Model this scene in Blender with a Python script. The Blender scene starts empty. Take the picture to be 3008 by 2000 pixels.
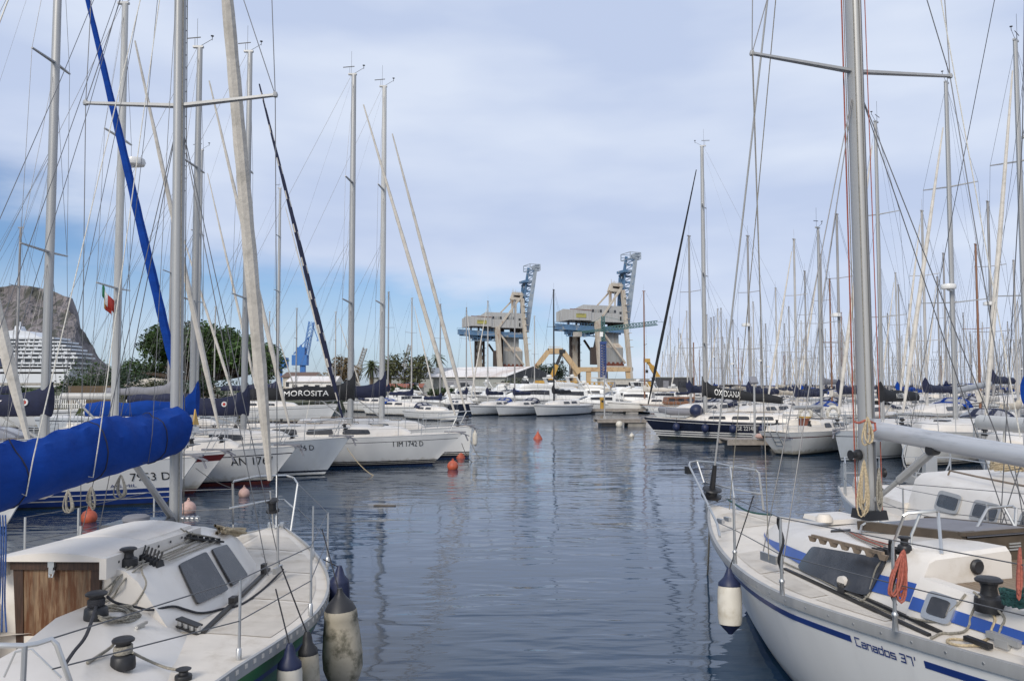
import bpy, bmesh, math, random
from mathutils.bvhtree import BVHTree
from mathutils import Vector, Matrix, noise
R = math.radians
V = Vector
scene = bpy.context.scene
COL = scene.collection

# ---------------------------------------------------------------- camera, world, sun
F, CAMH = 2400.0, 3.0                     # focal length in photo pixels, eye height above the water
PITCH = math.atan(130.0 / F)
cam_d = bpy.data.cameras.new('camera')
cam = bpy.data.objects.new('camera', cam_d)
COL.objects.link(cam)
cam_d.sensor_width = 36.0
cam_d.lens = 36.0 * F / 3008.0
cam_d.clip_start, cam_d.clip_end = 0.1, 20000
cam.location = (0, 0, CAMH)
cam.rotation_euler = (R(90) + PITCH, 0, 0)
scene.camera = cam
scene.view_settings.view_transform = 'Standard'
scene.view_settings.look = 'None'
scene.view_settings.exposure = 0.1
scene.view_settings.gamma = 1.0

SUN_EL, SUN_AZ = R(33), R(204)            # azimuth clockwise from +Y
world = bpy.data.worlds.new('World')
scene.world = world
world.use_nodes = True
nt = world.node_tree
nt.nodes.clear()
def N(t, kind, **kw):
    n = t.nodes.new(kind)
    for k, v in kw.items():
        setattr(n, k, v)
    return n
def mathn(t, op, a, b=None, clamp=False):
    n = N(t, 'ShaderNodeMath', operation=op, use_clamp=clamp)
    for i, s in enumerate((a, b)):
        if s is None:
            continue
        if isinstance(s, (int, float)):
            n.inputs[i].default_value = s
        else:
            t.links.new(s, n.inputs[i])
    return n.outputs[0]
wout = N(nt, 'ShaderNodeOutputWorld')
bg = N(nt, 'ShaderNodeBackground')
bg.inputs['Strength'].default_value = 0.1
sky = N(nt, 'ShaderNodeTexSky', sky_type='NISHITA')
sky.sun_disc = False
sky.sun_elevation, sky.sun_rotation = SUN_EL, SUN_AZ
sky.air_density, sky.dust_density, sky.ozone_density = 1.0, 0.6, 1.5
tc = N(nt, 'ShaderNodeTexCoord')
mp = N(nt, 'ShaderNodeMapping')
mp.inputs['Scale'].default_value = (1.0, 1.0, 3.6)
mp.inputs['Rotation'].default_value = (0, 0.06, 0)
mp.inputs['Location'].default_value = (0.35, 0.1, 0.2)
nt.links.new(tc.outputs['Generated'], mp.inputs['Vector'])
n1 = N(nt, 'ShaderNodeTexNoise'); n1.inputs['Scale'].default_value = 2.1; n1.inputs['Detail'].default_value = 6; n1.inputs['Roughness'].default_value = 0.5
n2 = N(nt, 'ShaderNodeTexNoise'); n2.inputs['Scale'].default_value = 3.4; n2.inputs['Detail'].default_value = 4; n2.inputs['Roughness'].default_value = 0.45
nt.links.new(mp.outputs[0], n1.inputs['Vector'])
nt.links.new(mp.outputs[0], n2.inputs['Vector'])
sep = N(nt, 'ShaderNodeSeparateXYZ')
nt.links.new(tc.outputs['Generated'], sep.inputs[0])
# cloud cover: thick overhead and to the right, open to blue low in the left
el = sep.outputs['Z']
cov = mathn(nt, 'MULTIPLY', el, 7.5)
cov = mathn(nt, 'ADD', cov, mathn(nt, 'MULTIPLY', mathn(nt, 'MAXIMUM', mathn(nt, 'MULTIPLY', sep.outputs['X'], 3.6), mathn(nt, 'MULTIPLY', sep.outputs['X'], 1.5)), 1.0))
cov = mathn(nt, 'ADD', cov, mathn(nt, 'MULTIPLY', n1.outputs['Fac'], 2.4))
cov = mathn(nt, 'ADD', cov, -1.68)
mr = N(nt, 'ShaderNodeMapRange', interpolation_type='SMOOTHSTEP')
mr.inputs['From Min'].default_value = 0.0; mr.inputs['From Max'].default_value = 0.62
mr.inputs['To Min'].default_value = 0.06; mr.inputs['To Max'].default_value = 0.97
nt.links.new(cov, mr.inputs['Value'])
crp = N(nt, 'ShaderNodeValToRGB')
crp.color_ramp.elements[0].position = 0.34; crp.color_ramp.elements[0].color = (5.1, 5.95, 7.9, 1)
crp.color_ramp.elements[1].position = 0.64; crp.color_ramp.elements[1].color = (6.7, 7.4, 8.8, 1)
nt.links.new(n2.outputs['Fac'], crp.inputs['Fac'])
mix = N(nt, 'ShaderNodeMix', data_type='RGBA')
veil = N(nt, 'ShaderNodeMapRange', interpolation_type='SMOOTHSTEP')      # thin high cloud thickening toward the horizon
veil.inputs['From Min'].default_value = 0.17; veil.inputs['From Max'].default_value = 0.05
veil.inputs['To Min'].default_value = 0.0; veil.inputs['To Max'].default_value = 0.5
nt.links.new(el, veil.inputs['Value'])
nt.links.new(mathn(nt, 'MAXIMUM', mr.outputs[0], mathn(nt, 'MULTIPLY', veil.outputs[0], mathn(nt, 'ADD', n2.outputs['Fac'], 0.45))), mix.inputs['Factor'])
hsv = N(nt, 'ShaderNodeMix', data_type='RGBA', blend_type='MULTIPLY')
hsv.inputs['Factor'].default_value = 1.0
hsv.inputs['B'].default_value = (0.58, 0.78, 1.06, 1)
nt.links.new(sky.outputs[0], hsv.inputs['A'])
nt.links.new(hsv.outputs['Result'], mix.inputs['A'])
nt.links.new(crp.outputs[0], mix.inputs['B'])
nt.links.new(mix.outputs['Result'], bg.inputs['Color'])
nt.links.new(bg.outputs[0], wout.inputs['Surface'])

sun_d = bpy.data.lights.new('sun', 'SUN')
sun_d.energy, sun_d.angle, sun_d.color = 2.55, R(22), (1.0, 0.93, 0.83)
sun = bpy.data.objects.new('sun', sun_d)
COL.objects.link(sun)
sd = V((math.sin(SUN_AZ) * math.cos(SUN_EL), math.cos(SUN_AZ) * math.cos(SUN_EL), math.sin(SUN_EL)))
sun.rotation_euler = (-sd).to_track_quat('-Z', 'Y').to_euler()
sun.location = sd * 50

# ---------------------------------------------------------------- photo measurements -> points in the place
def ray(u, v):
    x, y = (u - 1504.0) / F, (1000.0 - v) / F
    s, c = math.sin(PITCH), math.cos(PITCH)
    return V((x, c - y * s, s + y * c))
def at(u, v, Y):
    d = ray(u, v)
    return V((0, 0, CAMH)) + d * (Y / d.y)
def onz(u, v, z):
    d = ray(u, v)
    return V((0, 0, CAMH)) + d * ((z - CAMH) / d.z)

# ---------------------------------------------------------------- materials
MATS = {}
def mat(name, col, rough=0.5, metal=0.0, var=0.12, vscale=3.0, bump=0.0, bscale=40.0, stain=None, sscale=2.0, stretch=(1, 1, 1), spec=0.5, coat=0.0, lo=.45, hi=.7):
    if name in MATS:
        return MATS[name]
    m = bpy.data.materials.new(name)
    m.use_nodes = True
    t = m.node_tree
    b = t.nodes['Principled BSDF']
    b.inputs['Roughness'].default_value = rough
    b.inputs['Metallic'].default_value = metal
    b.inputs['Specular IOR Level'].default_value = spec
    b.inputs['Coat Weight'].default_value = coat
    tcn = N(t, 'ShaderNodeTexCoord')
    mpn = N(t, 'ShaderNodeMapping')
    mpn.inputs['Scale'].default_value = stretch
    t.links.new(tcn.outputs['Object'], mpn.inputs[0])
    nz = N(t, 'ShaderNodeTexNoise')
    nz.inputs['Scale'].default_value = vscale
    nz.inputs['Detail'].default_value = 5
    t.links.new(mpn.outputs[0], nz.inputs['Vector'])
    cr = N(t, 'ShaderNodeValToRGB')
    c = V(col[:3])
    cr.color_ramp.elements[0].position = 0.3
    cr.color_ramp.elements[1].position = 0.7
    cr.color_ramp.elements[0].color = (*(c * (1 - var)), 1)
    cr.color_ramp.elements[1].color = (*[min(x, .95) for x in c * (1 + var)], 1)
    t.links.new(nz.outputs['Fac'], cr.inputs['Fac'])
    out = cr.outputs[0]
    if stain:
        ns = N(t, 'ShaderNodeTexNoise')
        ns.inputs['Scale'].default_value = sscale
        ns.inputs['Detail'].default_value = 7
        ns.inputs['Roughness'].default_value = 0.65
        t.links.new(mpn.outputs[0], ns.inputs['Vector'])
        mrn = N(t, 'ShaderNodeMapRange', interpolation_type='SMOOTHSTEP')
        mrn.inputs['From Min'].default_value = lo; mrn.inputs['From Max'].default_value = hi
        t.links.new(ns.outputs['Fac'], mrn.inputs['Value'])
        mx = N(t, 'ShaderNodeMix', data_type='RGBA')
        t.links.new(mrn.outputs[0], mx.inputs['Factor'])
        t.links.new(out, mx.inputs['A'])
        mx.inputs['B'].default_value = (*stain, 1)
        out = mx.outputs['Result']
    t.links.new(out, b.inputs['Base Color'])
    if bump:
        nb = N(t, 'ShaderNodeTexNoise')
        nb.inputs['Scale'].default_value = bscale
        nb.inputs['Detail'].default_value = 3
        t.links.new(mpn.outputs[0], nb.inputs['Vector'])
        bp = N(t, 'ShaderNodeBump')
        bp.inputs['Strength'].default_value = bump
        bp.inputs['Distance'].default_value = 0.02
        t.links.new(nb.outputs['Fac'], bp.inputs['Height'])
        t.links.new(bp.outputs[0], b.inputs['Normal'])
    MATS[name] = m
    return m
m_white = mat('white_gelcoat', (.74, .73, .70), .28, var=.05, vscale=1.5, stain=(.60, .57, .50), sscale=1.1, stretch=(1, 1, .35), lo=.52, hi=.85)
m_cream = mat('cream_deck', (.66, .605, .53), .6, var=.06, vscale=4, bump=.15, bscale=180, stain=(.46, .40, .32), sscale=3.2, lo=.47, hi=.8)
m_cabin = mat('cabin_gelcoat', (.68, .635, .575), .35, var=.05, vscale=2, stain=(.52, .46, .38), sscale=2.6, lo=.5, hi=.82)
def hull_paint(name, col, rough=.28):
    """topside paint with a yellow brown scum line that fades out above the waterline and faint run marks"""
    m = mat(name, col, rough, var=.04, vscale=1.2, stain=tuple(c * .84 for c in col), sscale=1.6, stretch=(1.6, 1, .25), lo=.52, hi=.85)
    t = m.node_tree; b = t.nodes['Principled BSDF']
    src = b.inputs['Base Color'].links[0].from_socket
    tcn = N(t, 'ShaderNodeTexCoord'); sp = N(t, 'ShaderNodeSeparateXYZ')
    t.links.new(tcn.outputs['Object'], sp.inputs[0])
    nz = N(t, 'ShaderNodeTexNoise'); nz.inputs['Scale'].default_value = 5; nz.inputs['Detail'].default_value = 6
    t.links.new(tcn.outputs['Object'], nz.inputs['Vector'])
    h = mathn(t, 'SUBTRACT', sp.outputs['Z'], mathn(t, 'MULTIPLY', nz.outputs['Fac'], .34))
    mr_ = N(t, 'ShaderNodeMapRange', interpolation_type='SMOOTHSTEP')
    mr_.inputs['From Min'].default_value = .14; mr_.inputs['From Max'].default_value = -.06
    mr_.inputs['To Min'].default_value = 0; mr_.inputs['To Max'].default_value = .7
    t.links.new(h, mr_.inputs['Value'])
    mx = N(t, 'ShaderNodeMix', data_type='RGBA')
    t.links.new(mr_.outputs[0], mx.inputs['Factor']); t.links.new(src, mx.inputs['A'])
    mx.inputs['B'].default_value = (.30, .25, .15, 1)
    t.links.new(mx.outputs['Result'], b.inputs['Base Color'])
    return m
m_hull = hull_paint('white_topside_paint', (.77, .76, .73))
m_greyhull = mat('pale_grey_hull', (.50, .53, .56), .3, var=.04, stain=(.40, .42, .42), sscale=1.2, stretch=(1, 1, .3), lo=.5, hi=.85)
m_navy = mat('navy_paint', (.010, .013, .028), .18, var=.2, spec=.6)
m_blue = mat('blue_stripe', (.02, .075, .32), .35, var=.15)
m_dkblue = mat('dark_blue_stripe', (.012, .035, .17), .35, var=.15)
m_green = mat('green_hull', (.012, .16, .045), .3, var=.12, stain=(.02, .10, .04), sscale=2)
m_anti = mat('antifouling_dark', (.014, .018, .026), .7, var=.3, stain=(.03, .035, .02), sscale=6)
m_antired = mat('antifouling_red', (.12, .022, .018), .7, var=.3)
m_antiblue = mat('antifouling_blue', (.015, .03, .09), .6, var=.25)
m_winered = mat('wine_red_stripe', (.10, .015, .015), .4)
m_alu = mat('anodised_aluminium', (.37, .37, .365), .42, .2, var=.08, vscale=2, stain=(.36, .36, .35), sscale=2.5, stretch=(6, 6, .4))
m_mastw = mat('white_mast_paint', (.50, .495, .475), .4, 0.0, var=.06, stain=(.48, .47, .44), sscale=2, stretch=(5, 5, .5))
m_farmast = mat('distant_grey_mast', (.27, .26, .255), .5, var=.15, vscale=.6)
m_farmastw = mat('distant_pale_mast', (.40, .385, .365), .5, var=.15, vscale=.6)
m_mastd = mat('black_mast', (.012, .013, .016), .35)
m_mastbrown = mat('varnished_wood_mast', (.20, .09, .045), .4, var=.25, stretch=(6, 6, .3))
m_steel = mat('stainless_steel', (.55, .55, .54), .38, .85, var=.05, spec=.5)
m_wire = mat('rigging_wire', (.14, .14, .145), .45, .6, var=.1)
m_black = mat('black_plastic', (.018, .018, .020), .5, var=.3)
m_winch = mat('black_winch', (.022, .022, .024), .45, .2, var=.35, vscale=14)
m_glass = mat('smoked_acrylic', (.030, .032, .038), .22, var=.2, vscale=6, stain=(.06, .06, .065), sscale=5, spec=.45)
m_rope = mat('grey_rope', (.25, .23, .19), .9, var=.35, vscale=60)
m_ropet = mat('tan_rope', (.42, .34, .22), .9, var=.35, vscale=60)
m_ropew = mat('white_rope', (.60, .57, .50), .9, var=.2, vscale=60)
m_roper = mat('red_rope', (.34, .10, .07), .9, var=.3, vscale=60)
m_ropeb = mat('blue_rope', (.03, .07, .2), .9, var=.3, vscale=60)
m_ropeg = mat('green_rope', (.015, .06, .055), .9, var=.3, vscale=60)
m_roped = mat('dark_rope', (.03, .03, .035), .9, var=.3, vscale=60)
m_covblue = mat('blue_canvas', (.005, .042, .24), .85, spec=.15, var=.16, vscale=2.5, bump=.5, bscale=9, stretch=(1, 1, 2))
m_covnavy = mat('navy_canvas', (.008, .012, .040), .8, var=.25, vscale=3, bump=.5, bscale=9)
m_covblack = mat('black_canvas', (.008, .009, .012), .8, var=.25, vscale=3, bump=.4, bscale=9)
m_sail = mat('cream_sailcloth', (.55, .51, .45), .8, var=.08, vscale=5, bump=.5, bscale=14, stain=(.42, .39, .34), sscale=3)
m_canvas = mat('beige_canvas', (.50, .44, .35), .85, var=.1, bump=.3, bscale=12)
m_greycanvas = mat('grey_canvas', (.20, .20, .22), .85, var=.1, bump=.3, bscale=12)
m_vinyl = mat('clear_vinyl', (.30, .29, .29), .15, var=.15)
m_teak = mat('weathered_teak', (.22, .165, .115), .7, var=.3, vscale=9, stretch=(1, 14, 1))
m_brown = mat('brown_wood', (.085, .065, .045), .6, var=.25, vscale=7)
m_darkwood = mat('dark_mahogany', (.045, .022, .013), .5, var=.4, vscale=9, stretch=(8, 8, 1))
m_plank = mat('old_plank', (.26, .23, .20), .85, var=.2, vscale=5)
m_concrete = mat('concrete', (.33, .31, .28), .9, var=.15, vscale=1.2, stain=(.2, .19, .17), sscale=.8)
m_orange = mat('orange_buoy_plastic', (.46, .095, .045), .55, var=.15, vscale=6, stain=(.30, .07, .04), sscale=5)
m_pinkbuoy = mat('faded_pink_buoy', (.52, .34, .29), .6, var=.12, vscale=5, stain=(.3, .2, .17), sscale=5)
m_fendw = mat('white_fender_vinyl', (.62, .58, .50), .5, var=.07, vscale=5, stain=(.42, .37, .28), sscale=4)
m_fenddirty = mat('dirty_fender_vinyl', (.45, .40, .31), .6, var=.18, vscale=5, stain=(.12, .11, .075), sscale=5, lo=.42, hi=.62)
m_fendb = mat('navy_fender_vinyl', (.010, .016, .052), .5, var=.2)
m_yellow = mat('crane_yellow', (.46, .27, .05), .5, var=.12, stain=(.35, .2, .05), sscale=.4)
m_red = mat('red_plastic', (.42, .035, .02), .5)
m_grn = mat('flag_green', (.02, .16, .06), .8)
# ---------------------------------------------------------------- mesh builder
class MB:
    def __init__(s):
        s.v, s.f, s.m = [], [], []
    def add(s, vs, fs, mi=0):
        o = len(s.v)
        s.v += [tuple(p) for p in vs]
        s.f += [tuple(i + o for i in f) for f in fs]
        s.m += (list(mi) if isinstance(mi, (list, tuple)) else [mi] * len(fs))
        return s
    def box(s, c, size, rz=0.0, mi=0, taper=1.0):
        c = V(c); x, y, z = [k / 2 for k in size]
        ca, sa = math.cos(rz), math.sin(rz)
        vs = []
        for k, t in ((-1, 1.0), (1, taper)):
            for a, b in ((-1, -1), (1, -1), (1, 1), (-1, 1)):
                px, py = a * x * t, b * y * t
                vs.append(c + V((px * ca - py * sa, px * sa + py * ca, k * z)))
        return s.add(vs, [(3, 2, 1, 0), (4, 5, 6, 7), (0, 1, 5, 4), (1, 2, 6, 5), (2, 3, 7, 6), (3, 0, 4, 7)], mi)
    def bar(s, a, b, w, h, mi=0, w2=None, h2=None, up=(0, 0, 1)):
        a, b = V(a), V(b)
        d = (b - a).normalized()
        side = d.cross(V(up))
        if side.length < 1e-4:
            side = d.cross(V((0, 1, 0)))
        side.normalize()
        u = side.cross(d)
        vs = []
        for p, ww, hh in ((a, w, h), (b, w2 or w, h2 or h)):
            for i, j in ((-1, -1), (1, -1), (1, 1), (-1, 1)):
                vs.append(p + side * (i * ww / 2) + u * (j * hh / 2))
        return s.add(vs, [(3, 2, 1, 0), (4, 5, 6, 7), (0, 1, 5, 4), (1, 2, 6, 5), (2, 3, 7, 6), (3, 0, 4, 7)], mi)
    def tube(s, pts, r, n=6, mi=0, caps=True, ell=1.0, ref=None, mifn=None):
        pts = [V(p) for p in pts]
        k = len(pts)
        rs = r if isinstance(r, (list, tuple)) else [r] * k
        nrm = None
        vs, fs, ms = [], [], []
        for i, p in enumerate(pts):
            d = (pts[min(i + 1, k - 1)] - pts[max(i - 1, 0)])
            if d.length < 1e-9:
                d = V((0, 0, 1))
            d.normalize()
            if nrm is None:
                nrm = V(ref) if ref else d.orthogonal()
            nrm = nrm - d * nrm.dot(d)
            if nrm.length < 1e-6:
                nrm = d.orthogonal()
            nrm.normalize()
            bi = d.cross(nrm)
            for j in range(n):
                a = 2 * math.pi * j / n
                vs.append(p + (nrm * math.cos(a) * ell + bi * math.sin(a)) * rs[i])
        for i in range(k - 1):
            for j in range(n):
                j2 = (j + 1) % n
                fs.append((i * n + j, i * n + j2, (i + 1) * n + j2, (i + 1) * n + j))
                ms.append(mifn(i, j) if mifn else mi)
        if caps:
            fs.append(tuple(range(n - 1, -1, -1))); ms.append(mi)
            fs.append(tuple((k - 1) * n + j for j in range(n))); ms.append(mi)
        return s.add(vs, fs, ms)
    def lathe(s, prof, o=(0, 0, 0), ax=(0, 0, 1), n=14, mi=0, mis=None, sc=(1, 1)):
        o, ax = V(o), V(ax).normalized()
        e1 = ax.orthogonal().normalized(); e2 = ax.cross(e1)
        vs, fs, ms = [], [], []
        for r, z in prof:
            for j in range(n):
                a = 2 * math.pi * j / n
                vs.append(o + ax * z + e1 * (r * sc[0] * math.cos(a)) + e2 * (r * sc[1] * math.sin(a)))
        for i in range(len(prof) - 1):
            for j in range(n):
                j2 = (j + 1) % n
                fs.append((i * n + j, i * n + j2, (i + 1) * n + j2, (i + 1) * n + j))
                ms.append(mis[i] if mis else mi)
        fs.append(tuple(range(n - 1, -1, -1))); ms.append(mis[0] if mis else mi)
        fs.append(tuple((len(prof) - 1) * n + j for j in range(n))); ms.append(mis[-1] if mis else mi)
        return s.add(vs, fs, ms)
    def ball(s, c, r, n=14, mi=0, sz=1.0):
        k = 8
        return s.lathe([(max(r * math.sin(math.pi * i / k), .001), -r * sz * math.cos(math.pi * i / k)) for i in range(k + 1)], c, n=n, mi=mi)
    def prism(s, poly, off, mi=0):
        poly = [V(p) for p in poly]; off = V(off); n = len(poly)
        vs = poly + [p + off for p in poly]
        fs = [tuple(range(n - 1, -1, -1)), tuple(range(n, 2 * n))] + [(i, (i + 1) % n, n + (i + 1) % n, n + i) for i in range(n)]
        return s.add(vs, fs, mi)
    def grid(s, rows, mi=0, mifn=None, closed=False, cap0=False, cap1=False):
        n = len(rows[0]); k = len(rows)
        vs = [p for r in rows for p in r]
        fs, ms = [], []
        for i in range(k - 1):
            for j in range(n if closed else n - 1):
                j2 = (j + 1) % n
                fs.append((i * n + j, i * n + j2, (i + 1) * n + j2, (i + 1) * n + j))
                ms.append(mifn(i, j) if mifn else mi)
        if cap0:
            fs.append(tuple(range(n - 1, -1, -1))); ms.append(mi)
        if cap1:
            fs.append(tuple((k - 1) * n + j for j in range(n))); ms.append(mi)
        return s.add(vs, fs, ms)
    def patch(s, fn, off, corners, mi=0, r=.25, th=.012):
        """rounded quad that follows a surface: fn(a,b,off) gives the point; corners in (a,b), bottom pair first"""
        c0, c1, c2, c3 = [V(c) for c in corners]
        p = 3.0 / max(r, .05)
        ss = [0, .008, .025, .06, .12, .22, .36, .5, .64, .78, .88, .94, .975, .992, 1]
        top, bot = [], []
        n = 5
        rows = []
        for q in ss:
            f = max(.0, 1 - abs(2 * q - 1) ** p) ** (1 / p) if 0 < q < 1 else .55
            f = max(f, .55)
            r_ = []
            for k in range(n):
                t = .5 + (k / (n - 1) - .5) * f
                w = c0.lerp(c1, q).lerp(c3.lerp(c2, q), t)
                r_.append(w)
            rows.append(r_)
        g = []
        e = lambda w, o: fn(w.x, w.y, o)
        g.append([e(w, off - .004) for w in [rows[0][0]] + rows[0] + [rows[0][-1]]])
        for r_ in rows:
            g.append([e(r_[0], off - .004)] + [e(w, off + th) for w in r_] + [e(r_[-1], off - .004)])
        g.append([e(w, off - .004) for w in [rows[-1][0]] + rows[-1] + [rows[-1][-1]]])
        return s.grid(g, mi)
    def text(s, txt, fn, width=None, size=1.0, mi=0):
        vs, fs = text2d(txt)
        xs = [v[0] for v in vs]; x0, x1 = min(xs), max(xs)
        h = max(v[1] for v in vs)
        sx = (width / (x1 - x0)) if width else size / h
        sy = size / h
        return s.add([fn((v[0] - x0) * sx, v[1] * sy) for v in vs], fs, mi)
    def world_to(s, par):
        mi = par.matrix_basis.inverted()
        s.v = [tuple(mi @ V(p)) for p in s.v]
        return s
    def build(s, name, mats, par=None, smooth=True, world=False, ang=40):
        if world and par:
            s.world_to(par)
        me = bpy.data.meshes.new(name)
        me.from_pydata(s.v, [], s.f)
        if not isinstance(mats, (list, tuple)):
            mats = [mats]
        for m in mats:
            me.materials.append(m)
        if len(mats) > 1:
            me.polygons.foreach_set('material_index', s.m)
        bm = bmesh.new(); bm.from_mesh(me)
        bmesh.ops.recalc_face_normals(bm, faces=bm.faces[:])
        bm.to_mesh(me); bm.free()
        if smooth:
            me.shade_smooth()
            me.set_sharp_from_angle(angle=R(ang))
        o = bpy.data.objects.new(name, me)
        COL.objects.link(o)
        if par:
            o.parent = par
        return o
_TXT = {}
def text2d(txt):
    if txt not in _TXT:
        cu = bpy.data.curves.new('lettering', 'FONT')
        cu.body = txt
        cu.resolution_u = 3
        o = bpy.data.objects.new('lettering', cu)
        COL.objects.link(o)
        dg = bpy.context.evaluated_depsgraph_get()
        me = bpy.data.meshes.new_from_object(o.evaluated_get(dg))
        _TXT[txt] = ([(v.co.x, v.co.y) for v in me.vertices], [tuple(p.vertices) for p in me.polygons])
        bpy.data.objects.remove(o); bpy.data.meshes.remove(me); bpy.data.curves.remove(cu)
    return _TXT[txt]
def tag(o, label=None, cat=None, group=None, kind=None):
    for k, v in (('label', label), ('category', cat), ('group', group), ('kind', kind)):
        if v:
            o[k] = v
    return o
def empty(name, loc, rz, label, cat, group=None, scale=1.0):
    o = bpy.data.objects.new(name, None)
    COL.objects.link(o)
    o.location = loc; o.rotation_euler = (0, 0, rz); o.scale = (scale,) * 3
    o.empty_display_size = .2
    o.matrix_basis = Matrix.Translation(V(loc)) @ Matrix.Rotation(rz, 4, 'Z') @ Matrix.Scale(scale, 4)
    return tag(o, label, cat, group)
KIDS = {}
def copy_tree(o, parent=None):
    c = o.copy(); COL.objects.link(c)
    if parent:
        c.parent = parent
    for ch in o.children:
        copy_tree(ch, c)
    return c
def catenary(a, b, sag, n=10):
    a, b = V(a), V(b)
    return [a.lerp(b, i / n) - V((0, 0, sag * 4 * (i / n) * (1 - i / n))) for i in range(n + 1)]
def smooth(pts, k=5):
    pts = [V(p) for p in pts]
    if len(pts) < 3:
        return pts
    P = [pts[0] * 2 - pts[1]] + pts + [pts[-1] * 2 - pts[-2]]
    out = []
    for i in range(1, len(P) - 2):
        for j in range(k):
            t = j / k
            a, b, c, d = P[i - 1], P[i], P[i + 1], P[i + 2]
            out.append((b * 2 + (c - a) * t + (a * 2 - b * 5 + c * 4 - d) * t * t + (b * 3 - a - c * 3 + d) * t ** 3) * .5)
    out.append(pts[-1])
    return out
def skin_of(par, names):
    vs, fs = [], []
    def walk(o):
        if o.type == 'MESH' and o.name.split('.')[0] in names:
            k = len(vs)
            vs.extend(par.matrix_basis @ v.co for v in o.data.vertices)
            fs.extend(tuple(i + k for i in p.vertices) for p in o.data.polygons)
        for c in o.children:
            walk(c)
    walk(par)
    return BVHTree.FromPolygons(vs, fs)
def hitter(par, names=('hull', 'deck', 'cabin', 'cockpit_coaming', 'companionway_hatch', 'hatch_rail', 'hatch_garage', 'teak_seats', 'house_wing', 'cockpit_well')):
    bv = skin_of(par, names)
    def hit(u, v, lift=.008):
        d = ray(u, v).normalized()
        p, n, i, dist = bv.ray_cast(V((0, 0, CAMH)), d)
        if p is None:
            return onz(u, v, 1.3)
        if n.dot(d) > 0:
            n = -n
        return p + n * lift
    return hit
def lerp(a, b, t):
    return a + (b - a) * t
def interp(tab, x):
    if x <= tab[0][0]:
        return tab[0][1]
    for (a, va), (b, vb) in zip(tab, tab[1:]):
        if x <= b:
            return lerp(va, vb, (x - a) / (b - a))
    return tab[-1][1]
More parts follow.
